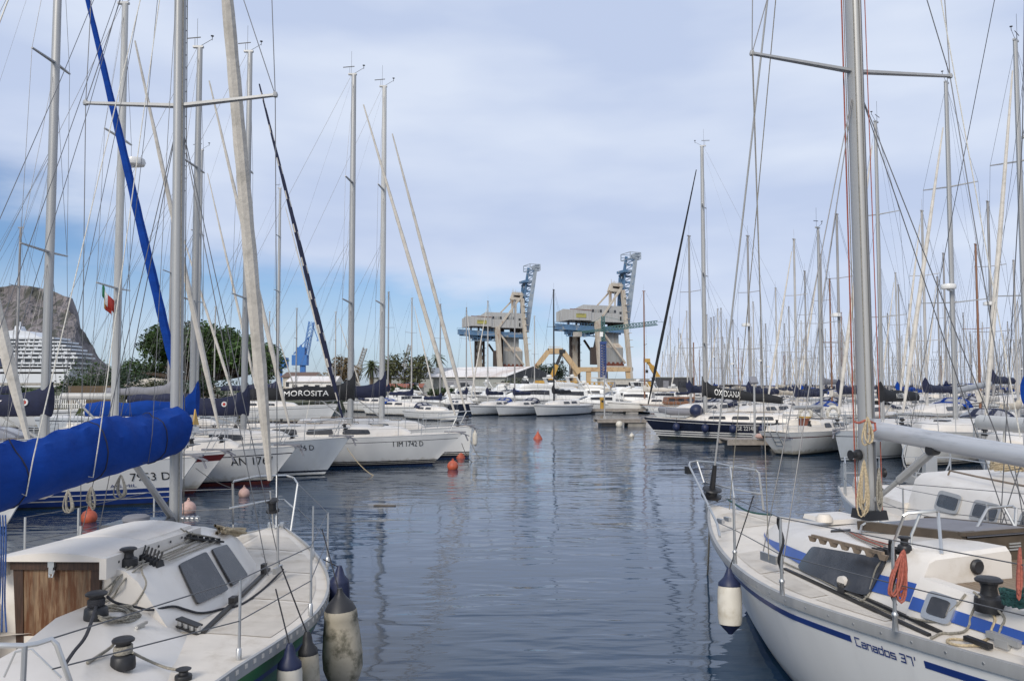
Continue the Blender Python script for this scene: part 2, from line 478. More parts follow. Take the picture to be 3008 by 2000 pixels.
# ---------------------------------------------------------------- boats
class Hull:
    def __init__(s, L, B, fb, fs, fm=None, tr=.7, rake=.8, srake=-.35, e=2.0, um=.45, q=2.0, zk=-.4, p0=.22, p1=.58):
        s.L, s.B, s.fb, s.fs, s.tr, s.rake, s.srake, s.e, s.um, s.q, s.zk, s.p0, s.p1 = L, B, fb, fs, tr, rake, srake, e, um, q, zk, p0, p1
        s.fm = fm if fm is not None else min(fb, fs) * 1.0
    def sheer(s, u):
        u = max(u, s.flat_u)
        a = s.fs * (1 - u) * (1 - 2 * u) + s.fm * 4 * u * (1 - u) + s.fb * u * (2 * u - 1)
        return a
    def bh(s, u):
        if u < s.um:
            return s.B / 2 * (1 - (1 - s.tr) * ((s.um - u) / s.um) ** s.q)
        t = (u - s.um) / (1 - s.um)
        return max(s.B / 2 * (1 - t ** s.e), .035)
    flat_u = 0.0
    def y(s, u, z):
        h = max(0.0, min(1.0, (z - s.zk) / (s.sheer(u) - s.zk)))
        return s.bh(u) * h ** (s.p0 + (s.p1 - s.p0) * u ** 3)
    def x(s, u, z):
        dz = s.sheer(u) - z
        r = s.L * u
        if u > .5:
            r -= s.rake * dz / s.fb * ((u - .5) / .5) ** 2
        if u < .25:
            r += s.srake * dz / s.fs * (1 - u / .25) ** 2 * -1
        return r
    def ufor(s, x, z):
        a, b = 0.0, 1.0
        for _ in range(24):
            m = (a + b) / 2
            if s.x(m, z) < x:
                a = m
            else:
                b = m
        return (a + b) / 2
    def side(s, x, z, sg, off=0.0):
        return V((x, sg * (s.y(s.ufor(x, z), z) + off), z))
    def us(s, n):
        return [1 - (1 - i / n) ** 1.35 for i in range(n + 1)]
    def mesh(s, bands, n=22):
        us = s.us(n)
        def rows(u):
            sh = s.sheer(u); zs = []; ms = []
            for i, (k, v, m) in enumerate(bands):
                zs.append(v if k == 'w' else sh - v)
                ms.append(m)
            out, om = [], []
            for i in range(len(zs) - 1):
                big = bands[i][0] != bands[i + 1][0] or i == 0
                sub = 5 if big else 1
                for j in range(sub):
                    out.append(lerp(zs[i], zs[i + 1], j / sub)); om.append(ms[i])
            out.append(zs[-1])
            return out, om
        mb = MB()
        om = rows(0)[1]
        for sg in (1, -1):
            g = []
            for u in us:
                zs, _ = rows(u)
                g.append([V((s.x(u, z), sg * s.y(u, z), z)) for z in zs])
            mb.grid(g, mifn=lambda i, j: om[j])
        zs, _ = rows(0)
        for j in range(len(zs) - 1):
            a, b = zs[j], zs[j + 1]
            mb.add([V((s.x(0, a), s.y(0, a), a)), V((s.x(0, a), -s.y(0, a), a)), V((s.x(0, b), -s.y(0, b), b)), V((s.x(0, b), s.y(0, b), b))], [(0, 1, 2, 3)], om[j])
        zs, _ = rows(1)
        for j in range(len(zs) - 1):
            a, b = zs[j], zs[j + 1]
            mb.add([V((s.x(1, a), s.y(1, a), a)), V((s.x(1, a), -s.y(1, a), a)), V((s.x(1, b), -s.y(1, b), b)), V((s.x(1, b), s.y(1, b), b))], [(0, 1, 2, 3)], om[j])
        return mb
    def deckz(s, x, y):
        u = max(0, min(1, x / s.L)); b = s.bh(u)
        return s.sheer(u) + .05 * s.B / 3 * max(0, 1 - (y / b) ** 2)
    def deck(s, n=22, hole=None, mi=0):
        """hole(x) -> half width of the cockpit opening, 0 for none"""
        mb = MB()
        us = s.us(n)
        if not hole:
            mb.grid([[V((s.L * u, s.bh(u) * t, s.deckz(s.L * u, s.bh(u) * t))) for t in (-1, -.7, -.35, 0, .35, .7, 1)] for u in us], mi)
        else:
            for sg in (1, -1):
                g = []
                for u in us:
                    h = hole(s.L * u); b = s.bh(u)
                    g.append([V((s.L * u, sg * lerp(h, b, t), s.deckz(s.L * u, lerp(h, b, t)))) for t in (0, .25, .5, .75, 1)])
                mb.grid(g, mi)
        return mb
    def edge(s, sg, off=0.0, dz=0.0, n=24, u0=0.0, u1=1.0):
        return [V((s.L * u, sg * (s.bh(u) - off), s.sheer(u) + dz)) for u in [lerp(u0, u1, 1 - (1 - i / n) ** 1.35) for i in range(n + 1)]]

class Trunk:
    """cabin trunk: tables over x for base half width, top half width, top edge height, base height"""
    def __init__(s, wb, wt, zt, zb, crown=.07):
        s.wb, s.wt, s.zt, s.zb, s.crown = wb, wt, zt, zb, crown
    def sidept(s, x, t, sg, off=0.0):
        a = V((x, sg * interp(s.wb, x), s.zb(x))); b = V((x, sg * interp(s.wt, x), interp(s.zt, x)))
        d = (b - a).normalized()
        nrm = V((0, sg * d.z, -sg * d.y)) if True else None
        return a.lerp(b, t) + nrm * off
    def mesh(s, xs, mi=0):
        rows = []
        for x in xs:
            r = []
            for sg in (1, -1):
                a = V((x, sg * interp(s.wb, x), s.zb(x) - .03)); b = V((x, sg * interp(s.wt, x), interp(s.zt, x)))
                c = V((x, sg * interp(s.wt, x) * .86, b.z + s.crown * .35))
                e = V((x, sg * interp(s.wt, x) * .45, b.z + s.crown * .85))
                q = [a, a.lerp(b, .5), a.lerp(b, .88), b.lerp(c, .5) + V((0, 0, -.004)), c, e]
                if sg == 1:
                    r += q + [V((x, 0, b.z + s.crown))]
                else:
                    r += q[::-1]
            rows.append(r)
        return MB().grid(rows, mi, cap0=True, cap1=True)

def rig(b, mx, zbase, Hm, mr=.07, mmat=None, spreaders=2, half=1.0, sweep=.12, chain=None, bowpt=None, sternpt=None, wr=.006, seglow=True, fore=True, mhead=True, elly=1.0, dense=True, wmat=None):
    """mast with spreaders, shrouds and stays, all in the boat's own axes"""
    mmat = mmat or m_alu
    wmat = wmat or m_wire
    top = V((mx, 0, Hm))
    mb = MB().tube([(mx, 0, zbase), (mx, 0, lerp(zbase, Hm, .6)), (mx, 0, Hm)], [mr, mr, mr * .8], n=10, ell=1.35, ref=(1, 0, 0))
    if mhead:
        mb.box((mx - .05, 0, Hm + .03), (.32, .1, .06))
    mast = mb.build('mast', mmat, b)
    tips = []
    for k in range(spreaders):
        z = lerp(zbase, Hm, (k + 1) / (spreaders + 1) * (1.03 if spreaders > 1 else 1.0))
        hw = half * (1 - .17 * k)
        tp = {}
        for sg in (1, -1):
            p = V((mx - sweep * hw, sg * hw, z + .06 * hw))
            MB().bar((mx, sg * mr * .5, z), p, mr * 1.1, mr * .45, w2=mr * .6, h2=mr * .35).build('spreader', mmat, mast)
            tp[sg] = p
        tips.append(tp)
    if mhead:
        MB().tube([(mx - .1, .03, Hm), (mx - .1, .03, Hm + .95)], .006, 4).build('antenna', m_black, mast)
        MB().tube([(mx, 0, Hm + .05), (mx + .38, 0, Hm + .28)], .008, 4).lathe([(.008, 0), (.012, .12), (.05, .13), (.05, .15), (.01, .16)], (mx + .38, 0, Hm + .24), n=8).build('wind_sensor', m_black, mast)
        MB().tube([(mx - .16, 0, Hm), (mx - .16, 0, Hm + .3)], .007, 4).bar((mx - .42, 0, Hm + .3), (mx + .02, 0, Hm + .34), .01, .03).build('wind_vane', m_black, mast)
    ch = chain or V((mx - .15, half * 1.15, 1.1))
    for sg in (1, -1):
        c = V((ch.x, sg * ch.y, ch.z))
        m = MB().tube([c] + [t[sg] for t in tips] + [top - V((0, 0, .1))], wr, 4)
        if tips and dense:
            m.tube([c + V((.18, -.04 * sg, 0)), V((mx, 0, tips[0][sg].z - .05))], wr, 4)
            m.tube([c - V((.22, .04 * sg, 0)), V((mx, 0, tips[0][sg].z - .07))], wr, 4)
            for a, c2 in zip(tips, tips[1:]):
                m.tube([a[sg], V((mx, 0, c2[sg].z - .05))], wr * .9, 4)
        m.build('shroud', wmat, b)
    if fore and bowpt:
        MB().tube([bowpt, top - V((-.08, 0, .15))], wr, 4).build('forestay', wmat, b)
    if sternpt:
        MB().tube([sternpt, top - V((.1, 0, .02))], wr, 4).build('backstay', wmat, b)
    return mast, tips

def furled(b, a, top, r=.085, mats=None, t0=.04, t1=.94, spiral=0, ragged=.0, drum=True, seed=1, name='furled_sail'):
    a, top = V(a), V(top)
    rnd = random.Random(seed)
    k = 40
    pts, rs = [], []
    for i in range(k + 1):
        t = i / k
        pts.append(a.lerp(top, lerp(t0, t1, t)))
        w = interp([(0, .38), (.05, .6), (.14, .95), (.25, 1.0), (.55, .85), (.85, .5), (1, .3)], t)
        rs.append(r * w * (1 + .05 * math.sin(i * 2.3) + ragged * rnd.uniform(-.3, .3)))
    n = 8
    f = None
    if spiral:
        f = lambda i, j: 1 if ((i * spiral + j) % 8) < 1 else 0
    o = MB().tube(pts, rs, n, mifn=f).build(name, mats or [m_sail], b)
    if drum:
        d = (top - a).normalized()
        p = a.lerp(top, t0 * .45)
        MB().lathe([(.03, -.12), (.085, -.11), (.09, -.085), (.05, -.08), (.05, .03), (.09, .035), (.085, .06), (.03, .08)], p, d, 12).build('furler_drum', m_black, b)
    return o

def boom_cover(b, mx, zb, ln, h0, h1, mat_, w=.16, text=None, tside=-1, tpos=(.3, .8), tsize=.2, tmat=None, sag=.05, collar=.5, dz=0.0, boom_mat=None, boom_r=.07, bare=False, seed=0, badge=None, fwd=.16, wrinkle=1.0, seams=()):
    """boom running aft from the mast with a laced canvas cover lying on it"""
    bm_ = MB().tube([(mx - .08, 0, zb), (mx - ln, 0, zb + dz)], boom_r, 10, ell=1.3, ref=(0, 0, 1)).build('boom', boom_mat or m_alu, b)
    if bare:
        return bm_
    def hz(t):
        return lerp(h0, h1, t ** .8) + .03 * math.sin(t * 17 + seed)
    def cz(t):
        return zb + dz * t + .0
    rows = []
    k = 96 if seams else 48
    for i in range(k + 1):
        t = i / k
        x = mx + fwd - (ln * 1.0 + .1) * t
        hh = hz(t) + (collar * max(0, 1 - t / .14) ** 1.5)
        ww = w * (1 - .35 * t)
        ek = 1.0 if collar > .1 else math.sqrt(max(.02, 1 - max(0, 1 - t / .05) ** 2))
        zm = cz(t) - .09 + (hh + .09) * .5
        r = []
        for j in range(20):
            a = 2 * math.pi * j / 20
            y = math.sin(a); zz = -math.cos(a)
            z = cz(t) - .09 + (zz + 1) / 2 * (hh + .09)
            wy = ww * (1 if zz < 0 else (1 - .45 * zz ** 2)) * y
            nz = wrinkle * (noise.noise(V((x * 2.2 + seed * 7, a * 1.3, seed))) * .035 + noise.noise(V((x * 6 + a * 1.2 + seed, a * 2.0 - x * 2, seed))) * .02 + .017 * math.sin(x * 23 + a * 2.6 + 4 * noise.noise(V((x * 1.7, a, seed)))) * max(0, noise.noise(V((x * 1.3 + 9, a * .8, seed + 3))) + .25) * (1.0 if zz < .3 else .3))
            r.append(V((x, wy * (1 + nz * 2) * ek, zm + (z - zm) * ek + nz * (.6 if zz > 0 else .2))))
        rows.append(r)
    cov = MB().grid(rows, closed=True, cap0=True, cap1=True).build('sail_cover', mat_, b)
    if seams:
        for i in seams:
            c = sum(rows[i], V((0, 0, 0))) / len(rows[i])
            MB().tube([c + (p - c) * 1.008 for p in rows[i]] + [c + (rows[i][0] - c) * 1.008], .007, 5).build('cover_seam', m_covnavy, cov)
    def sp(x, z):
        t = (mx + fwd - x) / (ln + .1)
        hh = hz(t); c = cz(t) - .09
        zz = (z - c) / (hh + .09) * 2 - 1
        zz = max(-.98, min(.98, zz))
        y = math.sqrt(1 - zz * zz) * w * (1 - .35 * t) * (1 if zz < 0 else (1 - .45 * zz ** 2))
        return V((x, tside * (y + .022), z))
    if text:
        xa = mx - ln * tpos[0]; xb = mx - ln * tpos[1]
        wd = abs(xb - xa)
        st = max(xa, xb) if tside > 0 else min(xa, xb)
        dirn = -1 if tside > 0 else 1
        def f(px, py):
            x = st + dirn * px
            t = (mx - x) / ln
            return sp(x, cz(t) + (hz(t)) * .42 - tsize / 2 + py)
        MB().text(text, f, wd, tsize).build('lettering', tmat or m_white, cov)
    if badge:
        x0 = mx - badge[0]
        c = sp(x0, cz(.1) + hz(.1) * .5)
        MB().lathe([(badge[1], -.01), (badge[1], .02)], c, (0, tside, 0), 14).build('badge', m_white, cov)
        MB().lathe([(badge[1] * .55, -.01), (badge[1] * .55, .026)], c, (0, tside, 0), 12).build('badge_emblem', m_red, cov)
    return bm_

def rails(b, hl, n=5, u0=.08, u1=.8, h=.6, pul=True, push=True, lines=2, r=.013, sides=(1, -1), pl=.13):
    """pulpit, pushpit, stanchions and lifelines"""
    for sg in sides:
        tops = []
        for i in range(n):
            u = lerp(u0, u1, i / (n - 1)) if n > 1 else u0
            p = V((hl.L * u, sg * (hl.bh(u) - .07), hl.sheer(u)))
            MB().tube([p - V((0, 0, .03)), p + V((0, 0, h))], r, 6).build('stanchion', m_steel, b)
            tops.append(p + V((0, 0, h)))
        ub = 1 - pl
        end = V((hl.L * ub, sg * (hl.bh(ub) - .03), hl.sheer(ub) + h))
        m = MB()
        for k in range(lines):
            f = 1 - .5 * k
            m.tube([p - V((0, 0, h * (1 - f) + .01)) for p in tops] + [end - V((0, 0, h * (1 - f)))], .0045, 4)
        m.build('lifeline', m_wire, b)
    if pul:
        ub = 1 - pl
        z1 = hl.fb + h + .03
        xb = hl.L
        m = MB()
        A = V((hl.L * ub, hl.bh(ub) - .04, hl.sheer(ub)))
        top = [A, A + V((.04, 0, h))]
        fr = [V((xb - .25, .28, z1)), V((xb + .06, .16, z1)), V((xb + .06, -.16, z1)), V((xb - .25, -.28, z1))]
        Bp = V((A.x, -A.y, A.z))
        m.tube(top + fr + [Bp + V((.04, 0, h)), Bp], r * 1.15, 6)
        mid = [A + V((.02, 0, h * .5)), V((xb - .2, .24, z1 - h * .5)), V((xb + .0, .1, z1 - h * .5)), V((xb + .0, -.1, z1 - h * .5)), V((xb - .2, -.24, z1 - h * .5)), Bp + V((.02, 0, h * .5))]
        m.tube(mid, r, 6)
        for sg in (1, -1):
            m.tube([V((xb - .55, sg * .22, hl.sheer(.94))), V((xb - .22, sg * .28, z1))], r, 6)
        m.build('pulpit', m_steel, b)
    if push:
        u = .1
        A = V((hl.L * u, hl.bh(u) - .08, hl.sheer(u))); C = V((.12, hl.bh(0) - .1, hl.sheer(0)))
        m = MB()
        for sg in (1, -1):
            a = V((A.x, sg * A.y, A.z)); c = V((C.x, sg * C.y, C.z))
            m.tube([a, a + V((0, 0, h)), c + V((0, 0, h)), V((c.x, sg * .35, c.z + h)), V((c.x, sg * .35, c.z))], r, 6)
            m.tube([c, c + V((0, 0, h))], r, 6)
            m.tube([a + V((0, 0, h * .5)), c + V((0, 0, h * .5)), V((c.x, sg * .35, c.z + h * .5))], r * .8, 6)
        m.build('pushpit', m_steel, b)

def std_bands(stripes=(), cove=None):
    """hull colour bands from the keel up: 0 topsides, 1 antifouling; stripes are (z0, z1, mat), cove (below sheer, width end, mat)"""
    out = [('w', -.4, 1)]
    prev = None
    for a, c, m in stripes:
        if prev is not None and a > prev + 1e-6:
            out.append(('w', prev, 0))
        out.append(('w', a, m)); prev = c
    out.append(('w', prev if prev is not None else .04, 0))
    if cove:
        out.append(('s', cove[0], cove[2])); out.append(('s', cove[1], 0))
    out.append(('s', 0, 0))
    return out

def sailboat(name, label, bow, th, L=11, B=3.4, fb=1.25, fs=1.0, fm=None, J=.37, Hm=14.5, cat='sailboat', group=None, hull=None, hmats=None, bands=None, cabin=(.3, .72, .42), wins=3, mastm=None, mr=.075, nsp=2, half=1.0, cover=None, genoa=None, boom=None, nst=5, sprayhood=None, win_mat=None, deckm=None, radar=None, hullkw=None, detail=True, anchor=True, sweep=.12, wheel=False, windows=None, frames=False):
    d = V((math.cos(R(th)), math.sin(R(th)), 0))
    pos = V((bow[0], bow[1], 0)) - d * L
    b = empty(name, pos, R(th), label, cat, group)
    hl = Hull(L, B, fb, fs, fm, **(hullkw or {}))
    hmats = [m_hull if (k == 0 and m_ is m_white) else m_ for k, m_ in enumerate(hmats or [m_white, m_anti, m_navy])]
    ho = hl.mesh(bands or std_bands(stripes=((.03, .1, 2),), cove=(.2, .17, 2))).build('hull', hmats, b)
    hl.deck().build('deck', deckm or m_cream, b)
    m = MB()
    for sg in (1, -1):
        m.tube(hl.edge(sg, .015, .012), .022, 5)
    m.build('toe_rail', m_alu, b)
    # cabin trunk
    x0, x1, hc = cabin[0] * L, cabin[1] * L, cabin[2]
    wf = lambda x: hl.bh(x / L)
    xs = [x0 - .02] + [lerp(x0, x1, i / 9) for i in range(1, 10)] + [x1 + .35]
    tr = Trunk([(x, min(wf(x) - .32, .35 * B) if x < x1 else wf(x) * .35) for x in xs], [(x, (min(wf(x) - .32, .35 * B) * (.83 if x < x1 else .4))) for x in xs],
               [(x, hl.sheer(x / L) + .03 + hc * interp([(0, 1.0), (.55, .92), (.85, .7), (1, .5)], (x - x0) / (x1 - x0)) if x < x1 + .1 else hl.sheer(x / L) + .05) for x in xs], lambda x: hl.sheer(x / L) + .02)
    cb = tr.mesh(xs).build('cabin', m_cabin, b)
    if windows is None:
        windows = []
        for i in range(wins):
            a = x0 + (x1 - x0) * (.08 + .78 * i / wins); c = a + (x1 - x0) * .6 / wins
            windows.append((a, c))
    for sg in (1, -1):
        for a, c in windows:
            wn = MB().patch(lambda p, q, o, sg=sg: tr.sidept(p, q, sg, o), .016 if frames else .004, ((a, .46), (c, .46), (c, .72), (a, .72)) if frames else ((a, .3), (c, .3), (c - .08, .8), (a + .06, .8)), r=.4, th=.006 if frames else .012).build('window', win_mat or m_glass, cb)
            if frames:
                MB().patch(lambda p, q, o, sg=sg: tr.sidept(p, q, sg, o), .004, ((a - .06, .38), (c + .06, .38), (c + .06, .80), (a - .06, .80)), r=.45).build('window_frame', m_alu, wn)
    # hatches, grab rails, coaming
    zt = lambda x: interp(tr.zt, x) + tr.crown
    for fx in (.35, .82):
        x = lerp(x0, x1, fx)
        MB().box((x, 0, zt(x) + .02), (.5, .5, .06), taper=.92).build('deck_hatch', m_glass, cb)
    if detail:
        for sg in (1, -1):
            MB().tube([(lerp(x0, x1, t), sg * interp(tr.wt, lerp(x0, x1, t)) * .8, zt(lerp(x0, x1, t)) + (.05 if 0 < i < 6 else -.02)) for i, t in enumerate((.1, .11, .25, .4, .55, .64, .65))], .014, 5).build('grab_rail', m_teak, cb)
    rows = []
    for x in [lerp(.25, x0, i / 8) for i in range(9)]:
        w = min(hl.bh(x / L) - .25, .36 * B); z = hl.sheer(x / L)
        rows.append([V((x, w, z)), V((x, w - .05, z + .24)), V((x, w - .16, z + .26)), V((x, w - .3, z + .1)), V((x, 0, z + .06)), V((x, -w + .3, z + .1)), V((x, -w + .16, z + .26)), V((x, -w + .05, z + .24)), V((x, -w, z))])
    MB().grid(rows, cap0=True, cap1=True).build('cockpit_coaming', m_cabin, b)
    for sg in (1, -1):
        x = .22 * L; w = min(hl.bh(x / L) - .25, .36 * B) - .1
        MB().lathe([(.09, 0), (.09, .07), (.055, .09), (.05, .17), (.07, .2), (.07, .22)], (x, sg * w, hl.sheer(x / L) + .25), n=10).build('winch', m_winch if detail else m_steel, b)
    if wheel:
        x = .13 * L
        pts = [V((x, .42 * math.cos(a), hl.sheer(.1) + .75 + .42 * math.sin(a))) for a in [2 * math.pi * i / 20 for i in range(21)]]
        m = MB().tube(pts, .014, 6)
        for k in range(6):
            a = k * math.pi / 3
            m.tube([(x, 0, hl.sheer(.1) + .75), (x, .42 * math.cos(a), hl.sheer(.1) + .75 + .42 * math.sin(a))], .008, 4)
        m.box((x + .12, 0, hl.sheer(.1) + .4), (.16, .2, .75))
        m.build('steering_wheel', m_steel, b)
    # rig
    mx = L * (1 - J)
    zb = zt(mx) - .05 if x0 < mx < x1 + .3 else hl.sheer(mx / L)
    bp = V((L - .12, 0, fb + .02))
    chx = mx - .12
    ch = V((chx, hl.bh(chx / L) - .12, hl.sheer(chx / L)))
    topz = Hm
    mast, tips = rig(b, mx, zb, Hm, mr, mastm, nsp, half, sweep, ch, bp, V((.15, 0, fs)), fore=not genoa)
    if genoa:
        furled(b, bp + V((0, 0, .12)), V((mx + .1, 0, Hm * genoa.get('top', .985))), genoa.get('r', .09), genoa.get('mats'), spiral=genoa.get('spiral', 0), ragged=genoa.get('ragged', 0), t1=genoa.get('t1', .93), seed=len(label))
    if radar:
        MB().lathe([(.1, 0), (.27, .02), (.3, .1), (.27, .2), (.08, .24)], (mx + .38, 0, radar), n=14).bar((mx, 0, radar - .03), (mx + .4, 0, radar - .01), .12, .05).build('radar_dome', m_white, mast)
    if cover:
        boom_cover(b, mx, **cover)
        zb2 = cover['zb']
        MB().tube([(mx - .05, 0, zb + .15), (mx - 1.15, 0, zb2 - .05)], [.035, .028], 6).build('boom_vang', m_alu, b)
        bl = cover['ln']
        m = MB()
        for k in range(3):
            t = .3 + .3 * k
            for sg in (1, -1):
                m.tube([V((mx, 0, lerp(zb2, Hm, .5))), V((mx - bl * t, sg * .12, zb2 + .02))], .003, 4)
        m.build('lazy_jack', m_wire, b)
        MB().tube([(mx - bl, 0, zb2), (.1 if bl > mx - 1 else mx - bl - .2, 0, Hm - .2)][:1] + [(mx - .05, 0, Hm - .15)], .003, 4).build('topping_lift', m_wire, b)
        MB().tube([(mx - bl * .8, 0, zb2 - .05), (mx - bl * .85, 0, zt(x0) * .9)], .012, 4).build('mainsheet', m_ropew, b)
    if sprayhood:
        hood(b, x0, min(wf(x0) - .35, .33 * B), hl.sheer(x0 / L) + hc * .6, sprayhood)
    rails(b, hl, nst)
    if anchor:
        MB().bar((L - .7, 0, fb + .06), (L + .12, 0, fb + .05), .12, .05).prism([(L - .1, -.16, fb + .02), (L + .25, 0, fb - .12), (L - .1, .16, fb + .02)], (0, 0, .04)).tube([(L + .1, 0, fb - .05), (L + .2, 0, fb - .28)], .03, 6).build('anchor', m_greycanvas, b)
    # halyards led down the mast
    m = MB()
    for k, (dx, dy) in enumerate(((.11, .05), (.1, -.06), (-.12, .04))):
        m.tube([(mx + dx, dy, zb + .1), (mx + dx * .6, dy * .6, Hm - .1)], .004, 4)
    m.build('halyard', m_wire, b)
    return b, hl, tr

def hood(b, x0, w, z0, m_, h=.62, ln=1.15):
    rows = []
    for i in range(7):
        t = i / 6
        a = lerp(R(18), R(80), t)
        x = x0 + .75 - ln * t * 1.0
        hh = h * math.sin(lerp(R(25), R(90), t))
        r = []
        for j in range(11):
            s = -1 + 2 * j / 10
            r.append(V((x - .1 * (1 - abs(s)), w * s, z0 + hh * max(0, 1 - abs(s) ** 3.2) ** .8)))
        rows.append(r)
    o = MB().grid(rows, mifn=lambda i, j: 1 if (1 <= i <= 3 and j not in (0, 3, 6, 9)) else 0).build('sprayhood', [m_, m_vinyl], b)
    md = o.modifiers.new('thick', 'SOLIDIFY'); md.thickness = .015
    return o
def hull_text(b, hl, txt, x0, width, z, size, sg, mt, parent=None):
    dirn = 1 if sg < 0 else -1
    MB().text(txt, lambda px, py: hl.side(x0 + dirn * px, z + py, sg, .012), width, size).build('lettering', mt, parent or b)
# ---------------------------------------------------------------- water
def water():
    m = bpy.data.materials.new('harbour_water'); m.use_nodes = True
    t = m.node_tree; p = t.nodes['Principled BSDF']
    p.inputs['Base Color'].default_value = (.010, .032, .066, 1)
    p.inputs['Roughness'].default_value = .06
    p.inputs['IOR'].default_value = 1.46
    tcn = N(t, 'ShaderNodeTexCoord')
    mk = N(t, 'ShaderNodeTexNoise'); mk.inputs['Scale'].default_value = .16; mk.inputs['Detail'].default_value = 2
    t.links.new(tcn.outputs['Object'], mk.inputs['Vector'])
    mkr = N(t, 'ShaderNodeMapRange', interpolation_type='SMOOTHSTEP'); mkr.inputs['From Min'].default_value = .38; mkr.inputs['From Max'].default_value = .62; mkr.inputs['To Min'].default_value = .25
    t.links.new(mk.outputs['Fac'], mkr.inputs['Value'])
    h = None
    for sc, st, k in ((.40, (.9, 1.7, 1), .6), (1.35, (.8, 2.1, 1), .46), (4.2, (.7, 2.0, 1), .085)):
        mpn = N(t, 'ShaderNodeMapping'); mpn.inputs['Scale'].default_value = st
        t.links.new(tcn.outputs['Object'], mpn.inputs[0])
        nz = N(t, 'ShaderNodeTexNoise'); nz.inputs['Scale'].default_value = sc; nz.inputs['Detail'].default_value = 1; nz.inputs['Distortion'].default_value = .35
        t.links.new(mpn.outputs[0], nz.inputs['Vector'])
        q = mathn(t, 'MULTIPLY', nz.outputs['Fac'], k)
        if sc > 1:
            q = mathn(t, 'MULTIPLY', q, mkr.outputs[0])
        h = q if h is None else mathn(t, 'ADD', h, q)
    bp = N(t, 'ShaderNodeBump'); bp.inputs['Strength'].default_value = .34; bp.inputs['Distance'].default_value = .20
    t.links.new(h, bp.inputs['Height']); t.links.new(bp.outputs[0], p.inputs['Normal'])
    S = 9000
    o = MB().add([(-S, -30, 0), (S, -30, 0), (S, 2 * S, 0), (-S, 2 * S, 0)], [(0, 1, 2, 3)]).build('water', m, smooth=False)
    tag(o, 'dark blue rippled harbour water in the channel', 'water', kind='structure')
water()

def wtube(name, pts, r, mt, par, n=6):
    if name in ('genoa_sheet', 'halyard_tail', 'mainsheet', 'bow_line'):
        pts = smooth(pts)
    return MB().tube(pts, r, n).build(name, mt, par, world=True)
def winch(par, p, r=.09, h=.22, name='winch', handle=False):
    """p in the boat's own axes"""
    m = MB().lathe([(r * 1.05, 0), (r * 1.08, .02), (r * 1.02, h * .4), (r * .92, h * .44), (r * .62, h * .5), (r * .55, h * .7), (r * .66, h * .84), (r * .95, h * .88), (r * .98, h * .94), (r * .8, h), (r * .3, h * 1.01)], p, n=20)
    return m.build(name, m_winch, par)
def coil_pts(c, r, turns, hgt, seed=0, jit=.12, n=14, ax='z'):
    rnd = random.Random(seed); out = []
    for i in range(turns * n + 1):
        a = 2 * math.pi * i / n
        rr = r * (1 + jit * math.sin(a * .37 + seed) + rnd.uniform(-jit, jit) * .3)
        k = i / (turns * n)
        if ax == 'z':
            out.append(V(c) + V((rr * math.cos(a), rr * math.sin(a), hgt * k)))
        else:      # hanging hank: tall flat loops
            out.append(V(c) + V((rr * .32 * math.cos(a) + hgt * (k - .5), hgt * .3 * math.sin(a * .5 + seed), r * 1.6 * math.sin(a) + rnd.uniform(-.03, .03))))
    return out
def fender(p, ln, r, body, cap, label, line_to=None, group=None, tilt=(0, 0), endm=None, cat='fender', egg=False):
    """long fender hanging by its line; p is its top eye"""
    ax = V((tilt[0], tilt[1], -1)).normalized()
    b = empty('fender', p, 0, label, cat, group)
    if egg:
        MB().lathe([(.02, -.05), (.03, -.01), (r * .35, .03), (r * .62, .075), (r * .80, .13)], (0, 0, 0), ax, 20).build('fender_cap', cap, b)
        MB().lathe([(r * .80, .13), (r * .83, .15), (r * .86, .20), (r * .84, .21), (r * .93, .15 + ln * .3), (r * 1.02, .15 + ln * .6), (r * 1.0, .15 + ln * .8), (r * .86, .1 + ln), (r * .72, .15 + ln)], (0, 0, 0), ax, 22).build('fender_body', body, b)
        MB().lathe([(r * .72, .15 + ln), (r * .5, .2 + ln), (.04, .23 + ln)], (0, 0, 0), ax, 20).build('fender_end', endm or cap, b)
        if line_to:
            wtube('fender_line', catenary(p, line_to, -.0, 4), .006, m_roped, b, 5)
        return b
    MB().lathe([(.02, -.02), (.035, .02), (r * .5, .07), (r * .93, .12), (r * .95, .15)], (0, 0, 0), ax, 16).build('fender_cap', cap, b)
    MB().lathe([(r * .93, .15), (r, .19), (r * 1.03, .15 + ln * .5), (r, ln + .08), (r * .93, ln + .13)], (0, 0, 0), ax, 18).build('fender_body', body, b)
    MB().lathe([(r * .93, ln + .13), (r * .62, ln + .17), (.03, ln + .21), (.02, ln + .225)], (0, 0, 0), ax, 16).build('fender_end', endm or cap, b)
    if line_to:
        wtube('fender_line', catenary(p, line_to, -.0, 4), .006, m_roped, b, 5)
    return b

# ---------------------------------------------------------------- near left boat (cream decks, green hull)
def nonskid(b, hl, spans, inner, hatch_front):
    """slightly rougher tread panels let into the side decks and the foredeck"""
    m_ = mat('tread_panel', (.62, .565, .49), .8, var=.08, vscale=6, bump=.5, bscale=260, stain=(.47, .41, .33), sscale=3.6, lo=.46, hi=.8)
    for sg in (1, -1):
        for x0, x1 in spans:
            g = []
            for i in range(9):
                x = lerp(x0, x1, i / 8); o = hl.bh(x / hl.L) - .14; n = min(inner(x), o - .06)
                g.append([V((x, sg * lerp(n, o, k / 3), hl.deckz(x, lerp(n, o, k / 3)) + .004)) for k in range(4)])
            MB().grid(g).build('tread_panel', m_, b)
        g = []
        for i in range(9):
            x = lerp(hatch_front, hl.L - .75, i / 8); o = max(.05, hl.bh(x / hl.L) - .14)
            g.append([V((x, sg * lerp(.03, o, k / 3), hl.deckz(x, lerp(.03, o, k / 3)) + .004)) for k in range(4)])
        MB().grid(g).build('tread_panel', m_, b)
